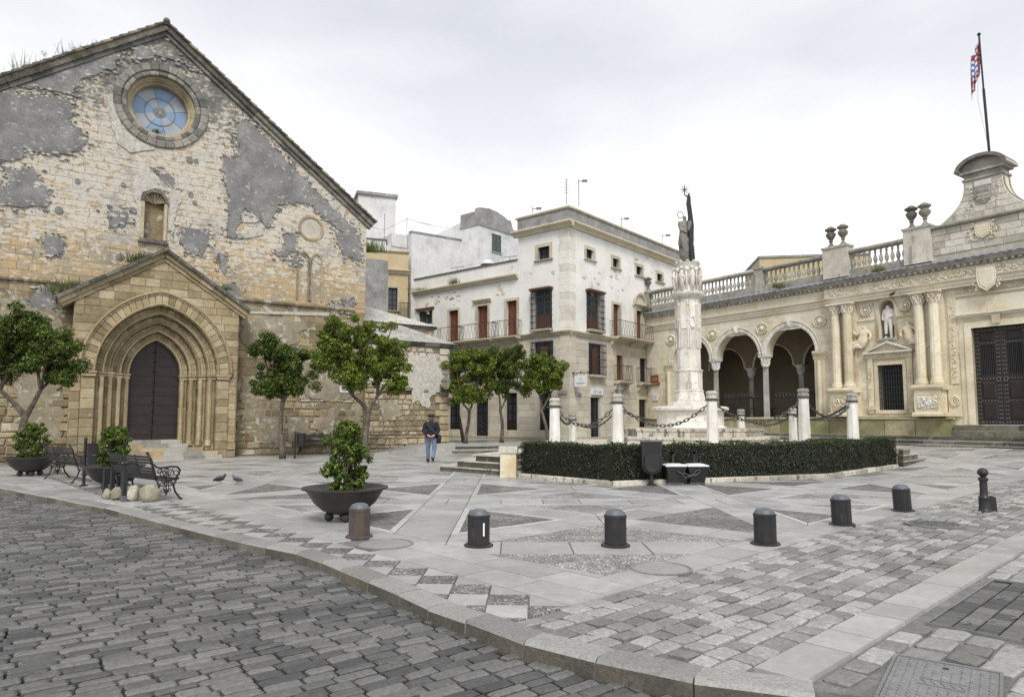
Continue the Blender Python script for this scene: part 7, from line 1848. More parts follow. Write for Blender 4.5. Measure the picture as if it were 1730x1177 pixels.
# ================================================================ MONUMENT
MX, MY = 6.55, 25.2; MZ = PZ
mo = thing('stone_monument', 'white stone column monument with carved drum, stepped base and dark iron cross', 'monument', (MX, MY, MZ), radians(8))
for i, (r, z0, z1) in enumerate(((3.05, 0, .26), (2.55, .26, .53))):
    for k in range(8):
        a0, a1 = 2*pi*(k+.5)/8, 2*pi*(k+1.5)/8; P0, P1 = (r*cos(a0), r*sin(a0)), (r*cos(a1), r*sin(a1)); ri = r-.8
        for h in range(2):
            t0, t1 = h/2, (h+1)/2; A_ = (P0[0]+(P1[0]-P0[0])*t0, P0[1]+(P1[1]-P0[1])*t0); B_ = (P0[0]+(P1[0]-P0[0])*t1, P0[1]+(P1[1]-P0[1])*t1)
            f = ri/r; q = inset([A_, B_, (B_[0]*f, B_[1]*f), (A_[0]*f, A_[1]*f)], .004); q2 = [(x*1.012, y*1.012) for x, y in q]
            m = MB(); m.prism(q, z0, z1-.08); m.prism(q2, z1-.079, z1); m.build('base_step', M['stainstep'], mo)
m = MB(); m.lathe([(2.3, .1), (2.3, .52), (.1, .52)], n=8, a0=pi/8); m.build('base_core', M['stainstep'], mo)
m = MB(); m.lathe([(1.30, .53), (1.30, .58), (1.20, .62), (1.20, 1.12), (1.26, 1.15), (1.38, 1.19), (1.38, 1.27), (1.30, 1.31), (.9, 1.34)], n=24); m.build('round_plinth', M['monument'], mo, smooth='auto')
m = MB(); m.lathe([(.92, 1.33), (.92, 1.40), (.80, 1.50), (.70, 1.58), (.70, 2.0), (.74, 2.02), (.66, 2.10), (.66, 2.9), (.70, 2.93), (.70, 3.0), (.60, 3.04), (.58, 4.9)], n=8, a0=pi/8); m.build('octagonal_shaft', M['monument'], mo)
for z0, z1 in ((1.6, 2.0), (2.12, 2.85), (3.08, 3.9)):
    for k in range(8):
        a = 2*pi*k/8; r = (.70 if z1 < 2.1 else .66 if z1 < 3 else .59)*cos(pi/8); w_ = r*tan_ if False else r*.33
        m = MB(Matrix.Rotation(a+pi/2, 4, 'Z')); m.box(-w_, w_, -r-.012, -r+.01, z0, z1); m.build('shaft_panel', M['monument'], mo)
m = MB(); m.lathe([(.585, 4.9), (.585, 6.3), (.56, 6.3)], n=12); m.build('upper_drum', M['monument'], mo)
for k in range(8):
    a = 2*pi*(k+.5)/8; T_ = Matrix.Rotation(a+pi/2, 4, 'Z'); m = MB(T_); m.tube([(0, -.60, 4.0), (0, -.60, 6.25)], .045, 6); m.tube([(.09, -.585, 4.0), (.09, -.585, 6.25)], .03, 5); m.ball((0, -.60, 5.3), .08, 6, 4); m.ball((0, -.6, 6.0), .09, 6, 4); m.build('shaft_rib', M['monument'], mo)
    if k % 2 == 0: m = MB(Matrix.Rotation(a-pi/8+pi/2, 4, 'Z')); m.tube([(.14*cos(q*pi/6), -.60, 5.2+.24*sin(q*pi/6)) for q in range(13)], .035, 5); m.build('oval_medallion', M['monument'], mo)
m = MB(); m.lathe([(.60, 6.30), (.68, 6.36), (.78, 6.40), (.84, 6.50), (.84, 6.58), (.70, 6.62), (.66, 6.70), (.66, 7.85), (.72, 7.95), (.55, 8.0)], n=24); m.build('capital_drum', M['monument'], mo, smooth='auto')
for k in range(8):
    a = 2*pi*k/8; T_ = Matrix.Rotation(a+pi/2, 4, 'Z'); m = MB(T_)
    m.tube([(0, -.66, 6.65), (.0, -.72, 7.1), (0, -.74, 7.45), (0, -.72, 7.6)], [.12, .14, .13, .05], 6); m.ball((0, -.74, 7.70), .09, 8, 5); m.tube([(-.16, -.70, 7.0), (-.14, -.76, 7.3), (-.05, -.84, 7.35)], .05, 5); m.tube([(.16, -.70, 7.0), (.14, -.76, 7.3), (.05, -.84, 7.3)], .05, 5)
    m.ball((.26, -.64, 7.62), .13, 7, 5); m.tube([(.24, -.64, 6.7), (.25, -.70, 7.2), (.25, -.68, 7.6)], .05, 5); m.build('carved_figure', M['monument'], mo, smooth=True)
for k in range(10):
    a = 2*pi*k/10; m = MB(); m.ball((.6*cos(a), .6*sin(a), 8.0), .12, 6, 4, (1, 1, .9)); m.build('crown_boss', M['abgrey'], mo, smooth=True)
mz = MZ
st = statue(None, 0, 0, 1.95, 0, 'robe', 'monument', 'monument_statue'); st.parent = mo; st.location = (-.08, -.08, 6.62); st.scale = (.85, .85, 1); st.data.materials.clear(); st.data.materials.append(M['ringstone'])
m = MB(); P = [(.10, 8.0), (.30, 8.1), (.22, 8.9), (.26, 9.8), (.16, 10.6), (.10, 11.0), (.04, 11.45), (-.04, 11.3), (-.10, 10.9), (-.02, 10.4), (-.0, 9.6), (-.04, 8.6)]
P = [(a*.85+.0, b) for a, b in P]; m.prism(P, -.42, -.28, 'y'); rr = random.Random(3)
for k in range(26): z = 8.3+k*.115; m.tube([(.06, -.35, z), (.06+rr.choice((-.24, .26))*(1-(k/32)), -.35, z+.12)], [.05, .01], 4)
m.build('iron_backing', M['iron'], mo)
m = MB(); m.tube([(.03, -.35, 11.2), (0, .07, 11.5), (.0, .07, 12.0)], [.04, .03, .02], 6)
for a in range(8): q = a*pi/4; m.tube([(0, .07, 11.75), (.17*cos(q), .07, 11.75+.19*sin(q))], [.015, .02], 4); m.ball((.17*cos(q), .07, 11.75+.19*sin(q)), .028, 5, 3)
m.build('cross', M['iron'], mo)
m = MB(); m.tube([(-.28+.14*cos(q*pi/7), -.05, 10.42+.15*sin(q*pi/7)) for q in range(15)], .012, 4)
for q in range(9): m.ball((-.28+.16*cos(q*2*pi/9), -.05, 10.42+.18*sin(q*2*pi/9)), .025, 5, 3)
m.build('star_halo', M['iron'], mo)

for o in list(mo.children):
    if o.name.split('.')[0] in ('base_step', 'base_core', 'round_plinth', 'monument_statue'): continue
    for v in o.data.vertices:
        z = v.co.z
        if z < 1.32: continue
        top_ = z > 8.0 and o.name.split('.')[0] in ('iron_backing', 'cross', 'star_halo')
        k = .72+.20*max(0, 1-(z-1.33)/.5) if z < 6.2 else .74
        if top_: v.co.x *= .80; v.co.y *= .80; v.co.z = 6.67+(z-8.0)*.76
        else:
            if z >= 6.6 and not top_: k = .68
            v.co.x *= k; v.co.y *= k; v.co.z = 1.33+(z-1.33)*.80
# chain posts and chains
def postmesh():
    m = MB(); vs = []
    m.lathe([(.185, 0), (.155, 1.48), (.15, 1.50)], n=8, a0=pi/8); b = m.mesh('post_shaft', M['marble'])
    m = MB(); m.lathe([(.15, 1.50), (.17, 1.51), (.17, 1.58), (.15, 1.59), (.15, 1.63), (.172, 1.64), (.172, 1.70), (.13, 1.735), (.02, 1.74)], n=8, a0=pi/8); c = m.mesh('post_cap', M['abgrey'])
    m = MB(); m.lathe([(.172, 1.44), (.18, 1.45), (.18, 1.50), (.172, 1.51)], n=12)
    for a in (0, pi): m.tube([(.17*cos(a), .17*sin(a), 1.47), (.24*cos(a), .24*sin(a), 1.45)], .02, 5)
    d = m.mesh('iron_collar', M['chain']); return b, c, d
PB, PCp, PD = postmesh()
POSTS = [(937, 672, 21.0, 'leftmost chain post, behind the left end of the hedge'), (1043, 665, 20.6, 'second chain post from the left at the front, before the corner house'), (1203, 660, 20.4, 'front chain post standing before the monument column'), (1358, 656, 20.9, 'front chain post before the right loggia arch'), (1440, 664, 22.2, 'rightmost chain post, before the carved facade'),
         (967, 698, 27.6, 'small far chain post just right of the leftmost one'), (1252, 691, 30.2, 'small far chain post between monument and loggia column'), (1339, 689, 28.4, 'small far chain post left of the tall one by the right arch')]
pos = {}
for i, (px_, py_, Y, lb) in enumerate(POSTS):
    X = (px_-CX)/FPX*Y*1.0; X = xz_at(px_, 700, Y)[0]; zt = xz_at(px_, py_, Y)[1]; t = thing('chain_post', lb, 'post', (X, Y, zt-1.74), radians(10*i), 'stone chain posts round the monument')
    link('post_shaft', PB, t); link('post_cap', PCp, t); link('iron_collar', PD, t); pos[i] = Vector((X, Y, zt-.28))
pos[8] = Vector((4.6, 30.0, 2.0)); t = thing('chain_post', 'far chain post mostly hidden behind the tall post before the house', 'post', (4.62, 30.0, .55), 0, 'stone chain posts round the monument'); link('post_shaft', PB, t); link('post_cap', PCp, t)
mlk = MB(); pts = [(.075*cos(2*pi*k/10), .042*sin(2*pi*k/10), 0) for k in range(11)]
pts = [((.055 if cos(2*pi*k/10) > 0 else -.055)*(abs(cos(2*pi*k/10)) > .35)+.04*cos(2*pi*k/10), .042*sin(2*pi*k/10), 0) for k in range(11)]
mlk.tube(pts, .0155, 5, cap=False); LINK = mlk.mesh('link', M['chain'])
def chain(a, b, sag, lb):
    a, b = pos[a], pos[b]; d = b-a; L = d.length; t = thing('chain', lb, 'chain', (a.x, a.y, a.z-1.45), 0, 'iron chains hanging between the stone posts'); n = int(L/.125*1.08)
    P = lambda u: a+d*u+Vector((0, 0, -sag*4*u*(1-u)))
    org = Vector((a.x, a.y, a.z-1.45))
    for k in range(n):
        u0, u1 = k/n, (k+1)/n; p, q = P(u0), P(u1)
        if k == 0: p = P(u0+.3/n)
        o = link('link', LINK, t); v = (q-p).normalized(); rot = v.to_track_quat('X', 'Z').to_matrix().to_4x4() @ Matrix.Rotation(pi/2*(k % 2), 4, 'X')
        o.matrix_local = Matrix.Translation((p+q)/2-org) @ rot
chain(0, 1, .62, 'chain hanging between the two leftmost front posts'); chain(1, 2, .72, 'chain sagging in front of the round monument plinth'); chain(2, 3, .70, 'chain sagging before the loggia columns'); chain(3, 4, .55, 'chain hanging between the two rightmost front posts')
chain(0, 5, .30, 'short chain going back from the leftmost post'); chain(5, 8, .50, 'far chain sagging behind the second front post'); chain(6, 7, .42, 'far chain between the two small posts before the loggia'); chain(8, 6, .5, 'far chain behind the monument base'); chain(4, 7, .35, 'chain going back from the rightmost post')

# ================================================================ HEDGE
hd = thing('clipped_hedge', 'long dark clipped box hedge wrapped round the front of the monument', 'hedge')
rr = random.Random(6); HT = .96
core = MB(); fo = MB(); tp = MB()
back = [p+Vector((.05, .12)) for p in HP]
path = []
for p, q in zip(back, back[1:]):
    n = int((q-p).length/.35)
    for k in range(n): path.append((p+(q-p)*k/n, (q-p).normalized()))
path.append((back[-1], (back[-1]-back[-2]).normalized()))
W_ = .78
for (p, d), (q, e_) in zip(path, path[1:]):
    nd = Vector((-d.y, d.x)); ne = Vector((-e_.y, e_.x)); a, b = p+nd*.12, q+ne*.12; c, f = p+nd*(W_-.06), q+ne*(W_-.06)
    core.add([(a.x, a.y, .02), (b.x, b.y, .02), (f.x, f.y, .02), (c.x, c.y, .02), (a.x, a.y, HT-.07), (b.x, b.y, HT-.07), (f.x, f.y, HT-.07), (c.x, c.y, HT-.07)], [(4, 5, 6, 7), (0, 1, 5, 4), (1, 2, 6, 5), (2, 3, 7, 6), (3, 0, 4, 7)])
core.build('hedge_core', M['hedge_in'], hd)
def hleaf(mb, P, nrm, size):
    t = nrm.cross(Vector((rr.gauss(0, 1), rr.gauss(0, 1), rr.gauss(0, 1)))).normalized(); b = nrm.cross(t); k = len(mb.v); s_ = size*rr.uniform(.7, 1.3)
    mb.add([tuple(P-t*s_), tuple(P+b*s_*.5+nrm*s_*.1), tuple(P+t*s_), tuple(P-b*s_*.5+nrm*s_*.1)], [(0, 1, 2, 3)])
for (p, d), (q, e_) in zip(path, path[1:]):
    nd = Vector((-d.y, d.x)); L = (q-p).length
    for _ in range(int(L*1500)):
        u = rr.random(); c = p+(q-p)*u; z = rr.uniform(.0, HT); bump = .07*noise.noise(Vector((c.x*1.6, c.y*1.6, z*2.2)))+.03*noise.noise(Vector((c.x*6, c.y*6, z*6)))
        P = Vector((c.x, c.y, 0))+Vector((nd.x, nd.y, 0))*(.06-bump+rr.uniform(0, .07)+(.05 if z > HT-.08 else 0)); P.z = z
        hleaf(fo, P, (Vector((-nd.x, -nd.y, .25))+Vector((rr.gauss(0, .45), rr.gauss(0, .45), rr.gauss(0, .45)))).normalized(), .026)
    for _ in range(int(L*1100)):
        u = rr.random(); c = p+(q-p)*u; v = rr.uniform(.05, W_); P = Vector((c.x, c.y, 0))+Vector((nd.x, nd.y, 0))*v; P.z = HT-.06+.11*noise.noise(Vector((P.x*1.7, P.y*1.7, 0)))+.05*noise.noise(Vector((P.x*7, P.y*7, 2)))+rr.uniform(-.03, .05)+(rr.random() < .01)*.1
        hleaf(tp if rr.random() < .6 else fo, P, (Vector((0, 0, 1))+Vector((rr.gauss(0, .6), rr.gauss(0, .6), rr.gauss(0, .3)))).normalized(), .026)
for (p, sg) in ((path[0][0], -1), (path[-1][0], 1)):
    d = path[0][1] if sg < 0 else path[-1][1]; nd = Vector((-d.y, d.x))
    for _ in range(1400):
        P = Vector((p.x, p.y, 0))+Vector((nd.x, nd.y, 0))*rr.uniform(.05, W_)+Vector((d.x, d.y, 0))*sg*rr.uniform(0, .06); P.z = rr.uniform(0, HT)
        hleaf(fo, P, (Vector((d.x*sg, d.y*sg, .2))+Vector((rr.gauss(0, .4), rr.gauss(0, .4), rr.gauss(0, .4)))).normalized(), .026)
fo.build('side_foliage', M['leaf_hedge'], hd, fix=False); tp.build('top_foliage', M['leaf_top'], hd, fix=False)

# ================================================================ TREES
def tree(x, y, z, h, crowns, forks, label, mat='leaf_dark', seed=0, per=110, lean=(0, 0), tr=.11, oranges=0, size=.10):
    rr = random.Random(seed); t = thing('orange_tree', label, 'tree', (x, y, z), 0)
    m = MB(); n = 7; fz = forks; pts = []
    for i in range(n): u = i/(n-1); pts.append((lean[0]*u+.05*sin(u*5+seed), lean[1]*u+.05*cos(u*4+seed), fz*u))
    m.tube(pts, [tr*(1.35 if i == 0 else 1-.3*i/n) for i in range(n)], 9); m.build('trunk', M['bark'], t, smooth=True)
    top = Vector(pts[-1]); m = MB(); cl = []
    mid_ = sum((Vector(c_[:3]) for c_ in crowns), Vector())/len(crowns); hz_ = min(c_[2]-c_[5]*.5 for c_ in crowns); xs_ = [c_[0] for c_ in crowns]; fk = []
    for fx in (min(xs_)*.45+mid_.x*.3, max(xs_)*.45+mid_.x*.1+.02):
        f_ = Vector((top.x+(fx-top.x)*.75, top.y+rr.uniform(-.12, .12), max(top.z+.25, hz_*.65+top.z*.35))); fk.append(f_); m.tube([top-Vector((0, 0, .05)), top.lerp(f_, .45)+Vector((.02, 0, -.03)), f_], [tr*.72, tr*.55, tr*.45], 7)
    for (cx, cy, cz, rx, ry, rz_) in crowns:
        c = Vector((cx, cy, cz))
        k = 3
        f_ = min(fk, key=lambda v_: abs(v_.x-c.x)); mid = f_.lerp(c, .5)+Vector((rr.uniform(-.08, .08), rr.uniform(-.08, .08), .02)); m.tube([f_, mid, c], [tr*.42, tr*.3, tr*.18], 5)
        nb = max(8, int(14*(rx*ry*rz_)**.5/.35))
        for q in range(nb):
            d = Vector((rr.gauss(0, 1), rr.gauss(0, 1), rr.gauss(0, 1))).normalized(); s_ = rr.uniform(.5, 1.12) if q % 5 else rr.uniform(1.1, 1.4); p = c+Vector((d.x*rx, d.y*ry, d.z*rz_))*s_
            if q % 2 == 0: m.tube([c.lerp(mid, .3), c.lerp(p, .55)+Vector((0, 0, .04)), p], [tr*.24, tr*.15, .008], 4)
            cl.append((p.x, p.y, p.z, rr.uniform(.16, .30)*(.8+.3*rx)))
        for q in range(4): cl.append((c.x+rr.gauss(0, rx*.3), c.y+rr.gauss(0, ry*.3), c.z+rr.gauss(0, rz_*.3), .3))
    m.build('limbs', M['bark'], t)
    m = MB(); leaves(m, cl, per, size, rr, .7); m.build('crown', M[mat], t, fix=False)
    for k in range(oranges):
        p = rr.choice(cl); o = MB(); o.ball((p[0]+rr.uniform(-.15, .1), p[1]-p[3]*.9, p[2]+rr.uniform(-.1, .1)), .045, 7, 5); o.build('orange', M['orange'], t, smooth=True)
    return t
def at(px_, py_, Y): return xz_at(px_, py_, Y)
def crownset(L, X, Y, Z0): # (px, py, rx px, rz px) blobs at depth Y, local
    out_ = []; rr = random.Random(int(X*10))
    for px_, py_, rx, rz_ in L:
        x, z = xz_at(px_, py_, Y); s_ = Y/FPX; out_.append((x-X, rr.uniform(-.25, .25), z-Z0, rx*s_, rx*s_*.9, rz_*s_))
    return out_
# left tree with oranges
Y = 21.5; X = xz_at(36, 760, Y)[0]
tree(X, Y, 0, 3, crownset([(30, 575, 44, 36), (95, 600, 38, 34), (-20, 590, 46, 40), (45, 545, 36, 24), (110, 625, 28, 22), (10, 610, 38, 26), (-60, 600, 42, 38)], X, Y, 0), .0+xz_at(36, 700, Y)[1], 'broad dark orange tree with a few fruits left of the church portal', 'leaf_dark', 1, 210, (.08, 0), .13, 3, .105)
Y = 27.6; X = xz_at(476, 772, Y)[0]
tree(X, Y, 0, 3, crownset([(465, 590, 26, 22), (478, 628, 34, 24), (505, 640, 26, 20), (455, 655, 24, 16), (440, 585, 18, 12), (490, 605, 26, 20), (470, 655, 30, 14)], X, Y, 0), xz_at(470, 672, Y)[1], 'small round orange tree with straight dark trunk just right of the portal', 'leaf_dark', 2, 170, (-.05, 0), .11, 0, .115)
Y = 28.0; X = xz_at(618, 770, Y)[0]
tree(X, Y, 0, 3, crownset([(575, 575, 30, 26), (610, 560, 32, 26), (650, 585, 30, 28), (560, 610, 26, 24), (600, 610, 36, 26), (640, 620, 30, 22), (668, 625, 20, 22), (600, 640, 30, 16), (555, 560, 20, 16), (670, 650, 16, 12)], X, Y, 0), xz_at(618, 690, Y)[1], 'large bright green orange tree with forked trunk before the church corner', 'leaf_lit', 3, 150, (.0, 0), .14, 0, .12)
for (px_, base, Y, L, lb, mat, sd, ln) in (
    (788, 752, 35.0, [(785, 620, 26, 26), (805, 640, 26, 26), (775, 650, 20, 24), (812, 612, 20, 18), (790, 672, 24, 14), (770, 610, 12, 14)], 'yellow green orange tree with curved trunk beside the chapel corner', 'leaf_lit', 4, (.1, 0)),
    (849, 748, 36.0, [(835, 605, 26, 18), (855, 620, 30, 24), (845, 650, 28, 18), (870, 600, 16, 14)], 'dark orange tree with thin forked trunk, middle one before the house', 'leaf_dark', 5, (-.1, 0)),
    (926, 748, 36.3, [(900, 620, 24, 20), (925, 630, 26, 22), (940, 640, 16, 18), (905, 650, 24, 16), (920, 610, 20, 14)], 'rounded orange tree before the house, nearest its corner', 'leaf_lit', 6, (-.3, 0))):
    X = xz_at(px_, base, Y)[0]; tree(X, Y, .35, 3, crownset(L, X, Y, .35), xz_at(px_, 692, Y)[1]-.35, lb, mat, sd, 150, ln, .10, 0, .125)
X, _ = xz_at(776, 750, 37.0); t = thing('bare_tree', 'thin dark leaning trunk close behind the chapel corner', 'tree', (X-.1, 36.6, .35)); m = MB(); m.tube([(.35, 0, 0), (.2, 0, .9), (.0, 0, 1.9), (.05, 0, 2.6)], [.10, .085, .07, .04], 7); m.build('trunk', M['bark'], t, smooth=True); m = MB(); leaves(m, [(.05, 0, 2.8, .35), (-.1, .1, 3.1, .35), (.2, 0, 3.2, .3)], 120, .11, random.Random(1)); m.build('crown', M['leaf_dark'], t, fix=False)

# weeds on cornices and roofs
def tuft(x, y, z, r, n, label, mat='weed', seed=0, h=.35, stalks=True):
    rr = random.Random(seed); t = thing('weed_tuft', label, 'weed', (x, y, z)); m = MB()
    for k in range(n):
        a, b = rr.gauss(0, r), rr.gauss(0, r*.4); L = h*rr.uniform(.4, 1.1); d = (rr.gauss(0, .25)*L, rr.gauss(0, .2)*L)
        m.add([(a-.012, b, 0), (a+.012, b, 0), (a+d[0]+.003, b+d[1], L), (a+d[0]-.003, b+d[1], L)], [(0, 1, 2, 3)])
    leaves(m, [(rr.gauss(0, r*.8), rr.gauss(0, r*.3), h*.25, r*.5) for _ in range(5)], 50, .05, rr)
    m.build('stems', M[mat], t, fix=False)
def on_church(px_, py_, o_, label, r, n, seed, mat='weed', h=.35): s_, z = CH.px(px_, py_, o_); x, y, _ = CH.w(s_, o_); tuft(x, y, z, r, n, label, mat, seed, h)
for i, (px_, py_, r, n, h, lb) in enumerate(((10, 136, .3, 30, .4, 'low weed tuft at the far left end of the church roof'), (40, 122, .35, 22, .8, 'tall thin weeds on the left church roof slope'), (80, 108, .2, 40, .25, 'dense weed tuft a third of the way up the left church roof'), (112, 98, .3, 16, .7, 'thin stalks halfway up the left church roof slope'), (138, 88, .25, 30, .3, 'weeds past halfway up the left church roof slope'), (168, 80, .14, 40, .25, 'round weed tuft highest on the left church roof'))):
    on_church(px_, py_, -1.1, lb, r, n, i, 'weed', h)
on_church(235, 443, -.5, 'bright grass tuft on the left slope of the portal roof', .28, 160, 11, 'leaf_top', .45); on_church(112, 494, -.4, 'large bushy weed at the left eave of the portal roof', .38, 180, 12, 'weed', .55); on_church(130, 488, -.3, 'small grass tuft just above the left portal eave', .2, 80, 13, 'leaf_top', .3); on_church(378, 490, -.6, 'small weed near the right end of the portal roof', .2, 60, 14, 'weed', .25); on_church(262, 224, -1.7, 'small moss tuft in the bottom of the rose window', .14, 50, 15, 'weed', .18)
for i, (s_, z, o_, r, lb, h) in enumerate(((-13.6, 10.25, .25, .3, 'dark shrub hanging at the left end of the wing cornice', .7), (-13.5, 11.1, -.1, .25, 'dark weed on the left end of the wing parapet', .5), (-8.8, 10.25, .15, .25, 'small plant halfway along the wing cornice', .4), (-12.0, 10.24, .15, .5, 'low moss strip on the wing cornice', .15))):
    x, y, _ = HL.w(s_, o_); tuft(x, y, z, r, 120, lb, 'leaf_dark', 20+i, h)
X, Z = xz_at(627, 420, 40.8); tuft(X, 40.4, Z-.3, .4, 260, 'round dark shrub growing at the church eave corner', 'leaf_dark', 30, .8)
for (s_, z, r, lb, seed) in ((-18.6, 8.55, .35, 'green weed clump on the left corner of the town hall cornice', 31), (-8.9, 8.6, .2, 'small weed on the tiles above the right arch', 32), (-3.6, 8.5, .2, 'small weed on the tiles above the carved bay', 33)):
    x, y, _ = AB.w(s_, .25); tuft(x, y, z, r, 150, lb, 'leaf_top' if seed == 31 else 'weed', seed, .3)

# ================================================================ STREET FURNITURE
# bowl planters
def planter(x, y, label, r, bushes, seed, tilt=0, s=1.0, g='large iron bowl planters with shrubs'):
    t = thing('bowl_planter', label, 'planter', (x, y, gz(x, y)), 0, g); R_ = r
    m = MB(); m.lathe([(.30*R_, .115), (.52*R_, .17), (.72*R_, .29), (.86*R_, .44), (.91*R_, .485), (1.0*R_, .50), (1.0*R_, .525), (.90*R_, .535), (.84*R_, .50), (.70*R_, .42), (.1, .40)], n=44); m.build('bowl', M['bowl'], t, smooth='auto')
    m = MB(); m.lathe([(.80*R_, .40), (.80*R_, .445), (.3, .47), (.02, .48)], n=20); m.build('soil', M['soil'], t)
    for k in range(4): a = k*pi/2+.9+seed; m = MB(); m.ball((.36*R_*cos(a), .36*R_*sin(a), .075), .075, 10, 8); m.build('ball_foot', M['bowl'], t, smooth=True)
    rr = random.Random(seed); w_, h = bushes; cl = []; m = MB()
    for k in range(9): a = rr.uniform(0, 6.28); q = rr.uniform(.02, .12); m.tube([(q*cos(a), q*sin(a), .44), (q*2*cos(a), q*2*sin(a), .44+h*.4), (q*2.6*cos(a)+rr.uniform(-.05, .05), q*2.6*sin(a), .44+h*.85)], [.012, .009, .004], 4)
    m.build('stems', M['bark'], t)
    for k in range(120):
        u = rr.random(); a = rr.uniform(0, 6.28); rad = w_*(.62+.55*sin(pi*min(1, u*.9+.12)))*rr.uniform(.3, 1.0); cl.append((rad*cos(a), rad*sin(a), .52+h*u*.92, rr.uniform(.055, .10)))
    m = MB(); leaves(m, cl, 44, .062*s, rr, .6, asp=.6); m.build('shrub', M['leaf_bush'], t, fix=False); return t
p_ = gp(578, 880); planter(p_[0]+.02, p_[1]+.08, 'iron bowl planter with tall shrub beside the rust brown bollard', .67, (.33, 1.10), 1)
p_ = gp(184, 826); planter(p_[0], p_[1]+.15, 'iron bowl planter with leafy shrub between the two cast iron benches', .66, (.30, .95), 2)
p_ = gp(44, 804); planter(p_[0], p_[1]+.15, 'iron bowl planter with dense shrub at the left edge by the church', .66, (.40, 1.0), 3)
# bollards
def bollard(x, y, label, mat, tilt=(0, 0), h=.50, plate=False):
    t = thing('bollard', label, 'bollard', (x, y, gz(x, y)), 0, 'short round bollards along the plaza edge'); t.rotation_euler = (tilt[0], tilt[1], 0)
    m = MB(); m.lathe([(.185, -.02), (.185, .018), (.165, .03), (.145, .032)], n=28); m.build('foot_ring', M[mat], t, smooth='auto')
    m = MB(); m.lathe([(.138, .02), (.138, h-.11), (.144, h-.105), (.144, h-.075), (.130, h-.07)], n=28)
    m.build('shaft', M[mat], t, smooth='auto')
    m = MB()
    for k in range(8): a = k*pi/4+.2; m.box(.137*cos(a)-.004, .137*cos(a)+.004, .137*sin(a)-.004, .137*sin(a)+.004, .04, h-.12)
    m.build('ribs', M[mat], t)
    m = MB(); m.lathe([(.128, h-.072), (.122, h-.045), (.10, h-.02), (.06, h-.004), (.01, h)], n=24); m.build('domed_cap', M['dome'], t, smooth='auto')
    if plate: m = MB(); m.box(.060, .080, -.133, -.124, .14, .30) ; m.build('pale_scrape', M['signwhite'], t)
for px_, py_, lb, mt, ti, pl in ((604, 911, 'rust brown bollard in front of the large bowl planter', 'bollard_rust', (0, 0), False), (808, 926, 'dark bollard with a pale vertical scrape on its side', 'bollard', (0, 0), True), (1042, 926, 'dark bollard in the middle of the row, next to the round cover', 'bollard', (0, 0), False),
                                (1298, 923, 'dark bollard at the edge of the cobbles, fourth from the left', 'bollard', (0, .0), False), (1428, 890, 'dark bollard before the right part of the hedge', 'bollard', (0, -.03), False), (1531, 866, 'leaning dark bollard, farthest right of the short ones', 'bollard', (0, -.05), False)):
    x, y = gp(px_, py_-2); bollard(x, y+.10, lb, mt, ti, .46, pl)
x, y = gp(1664, 864); t = thing('ball_top_bollard', 'slim dark post with ball top and bent plate at its foot', 'bollard', (x, y, gz(x, y))); t.scale = (.9, .9, .84)
m = MB(); m.lathe([(.115, -.02), (.115, .03), (.10, .05), (.095, .06), (.095, .27), (.10, .29), (.075, .33), (.068, .36), (.064, .62), (.085, .64), (.085, .68), (.06, .70), (.045, .715)], n=20); m.build('shaft', M['bollard'], t, smooth='auto')
m = MB(); m.ball((0, 0, .80), .093, 16, 12); m.build('ball', M['bollard'], t, smooth=True); m = MB(); m.lathe([(.096, .792), (.100, .80), (.096, .808)], n=20); m.build('ball_band', M['bollard'], t)
m = MB(); m.add([(.09, -.03, .01), (.21, -.05, .01), (.19, -.05, .30), (.10, -.03, .33), (.09, .0, .01), (.21, -.02, .01), (.19, -.02, .30), (.10, .0, .33)], [(0, 1, 2, 3), (7, 6, 5, 4), (0, 4, 5, 1), (1, 5, 6, 2), (2, 6, 7, 3), (3, 7, 4, 0)]); m.build('bent_plate', M['bollard'], t)

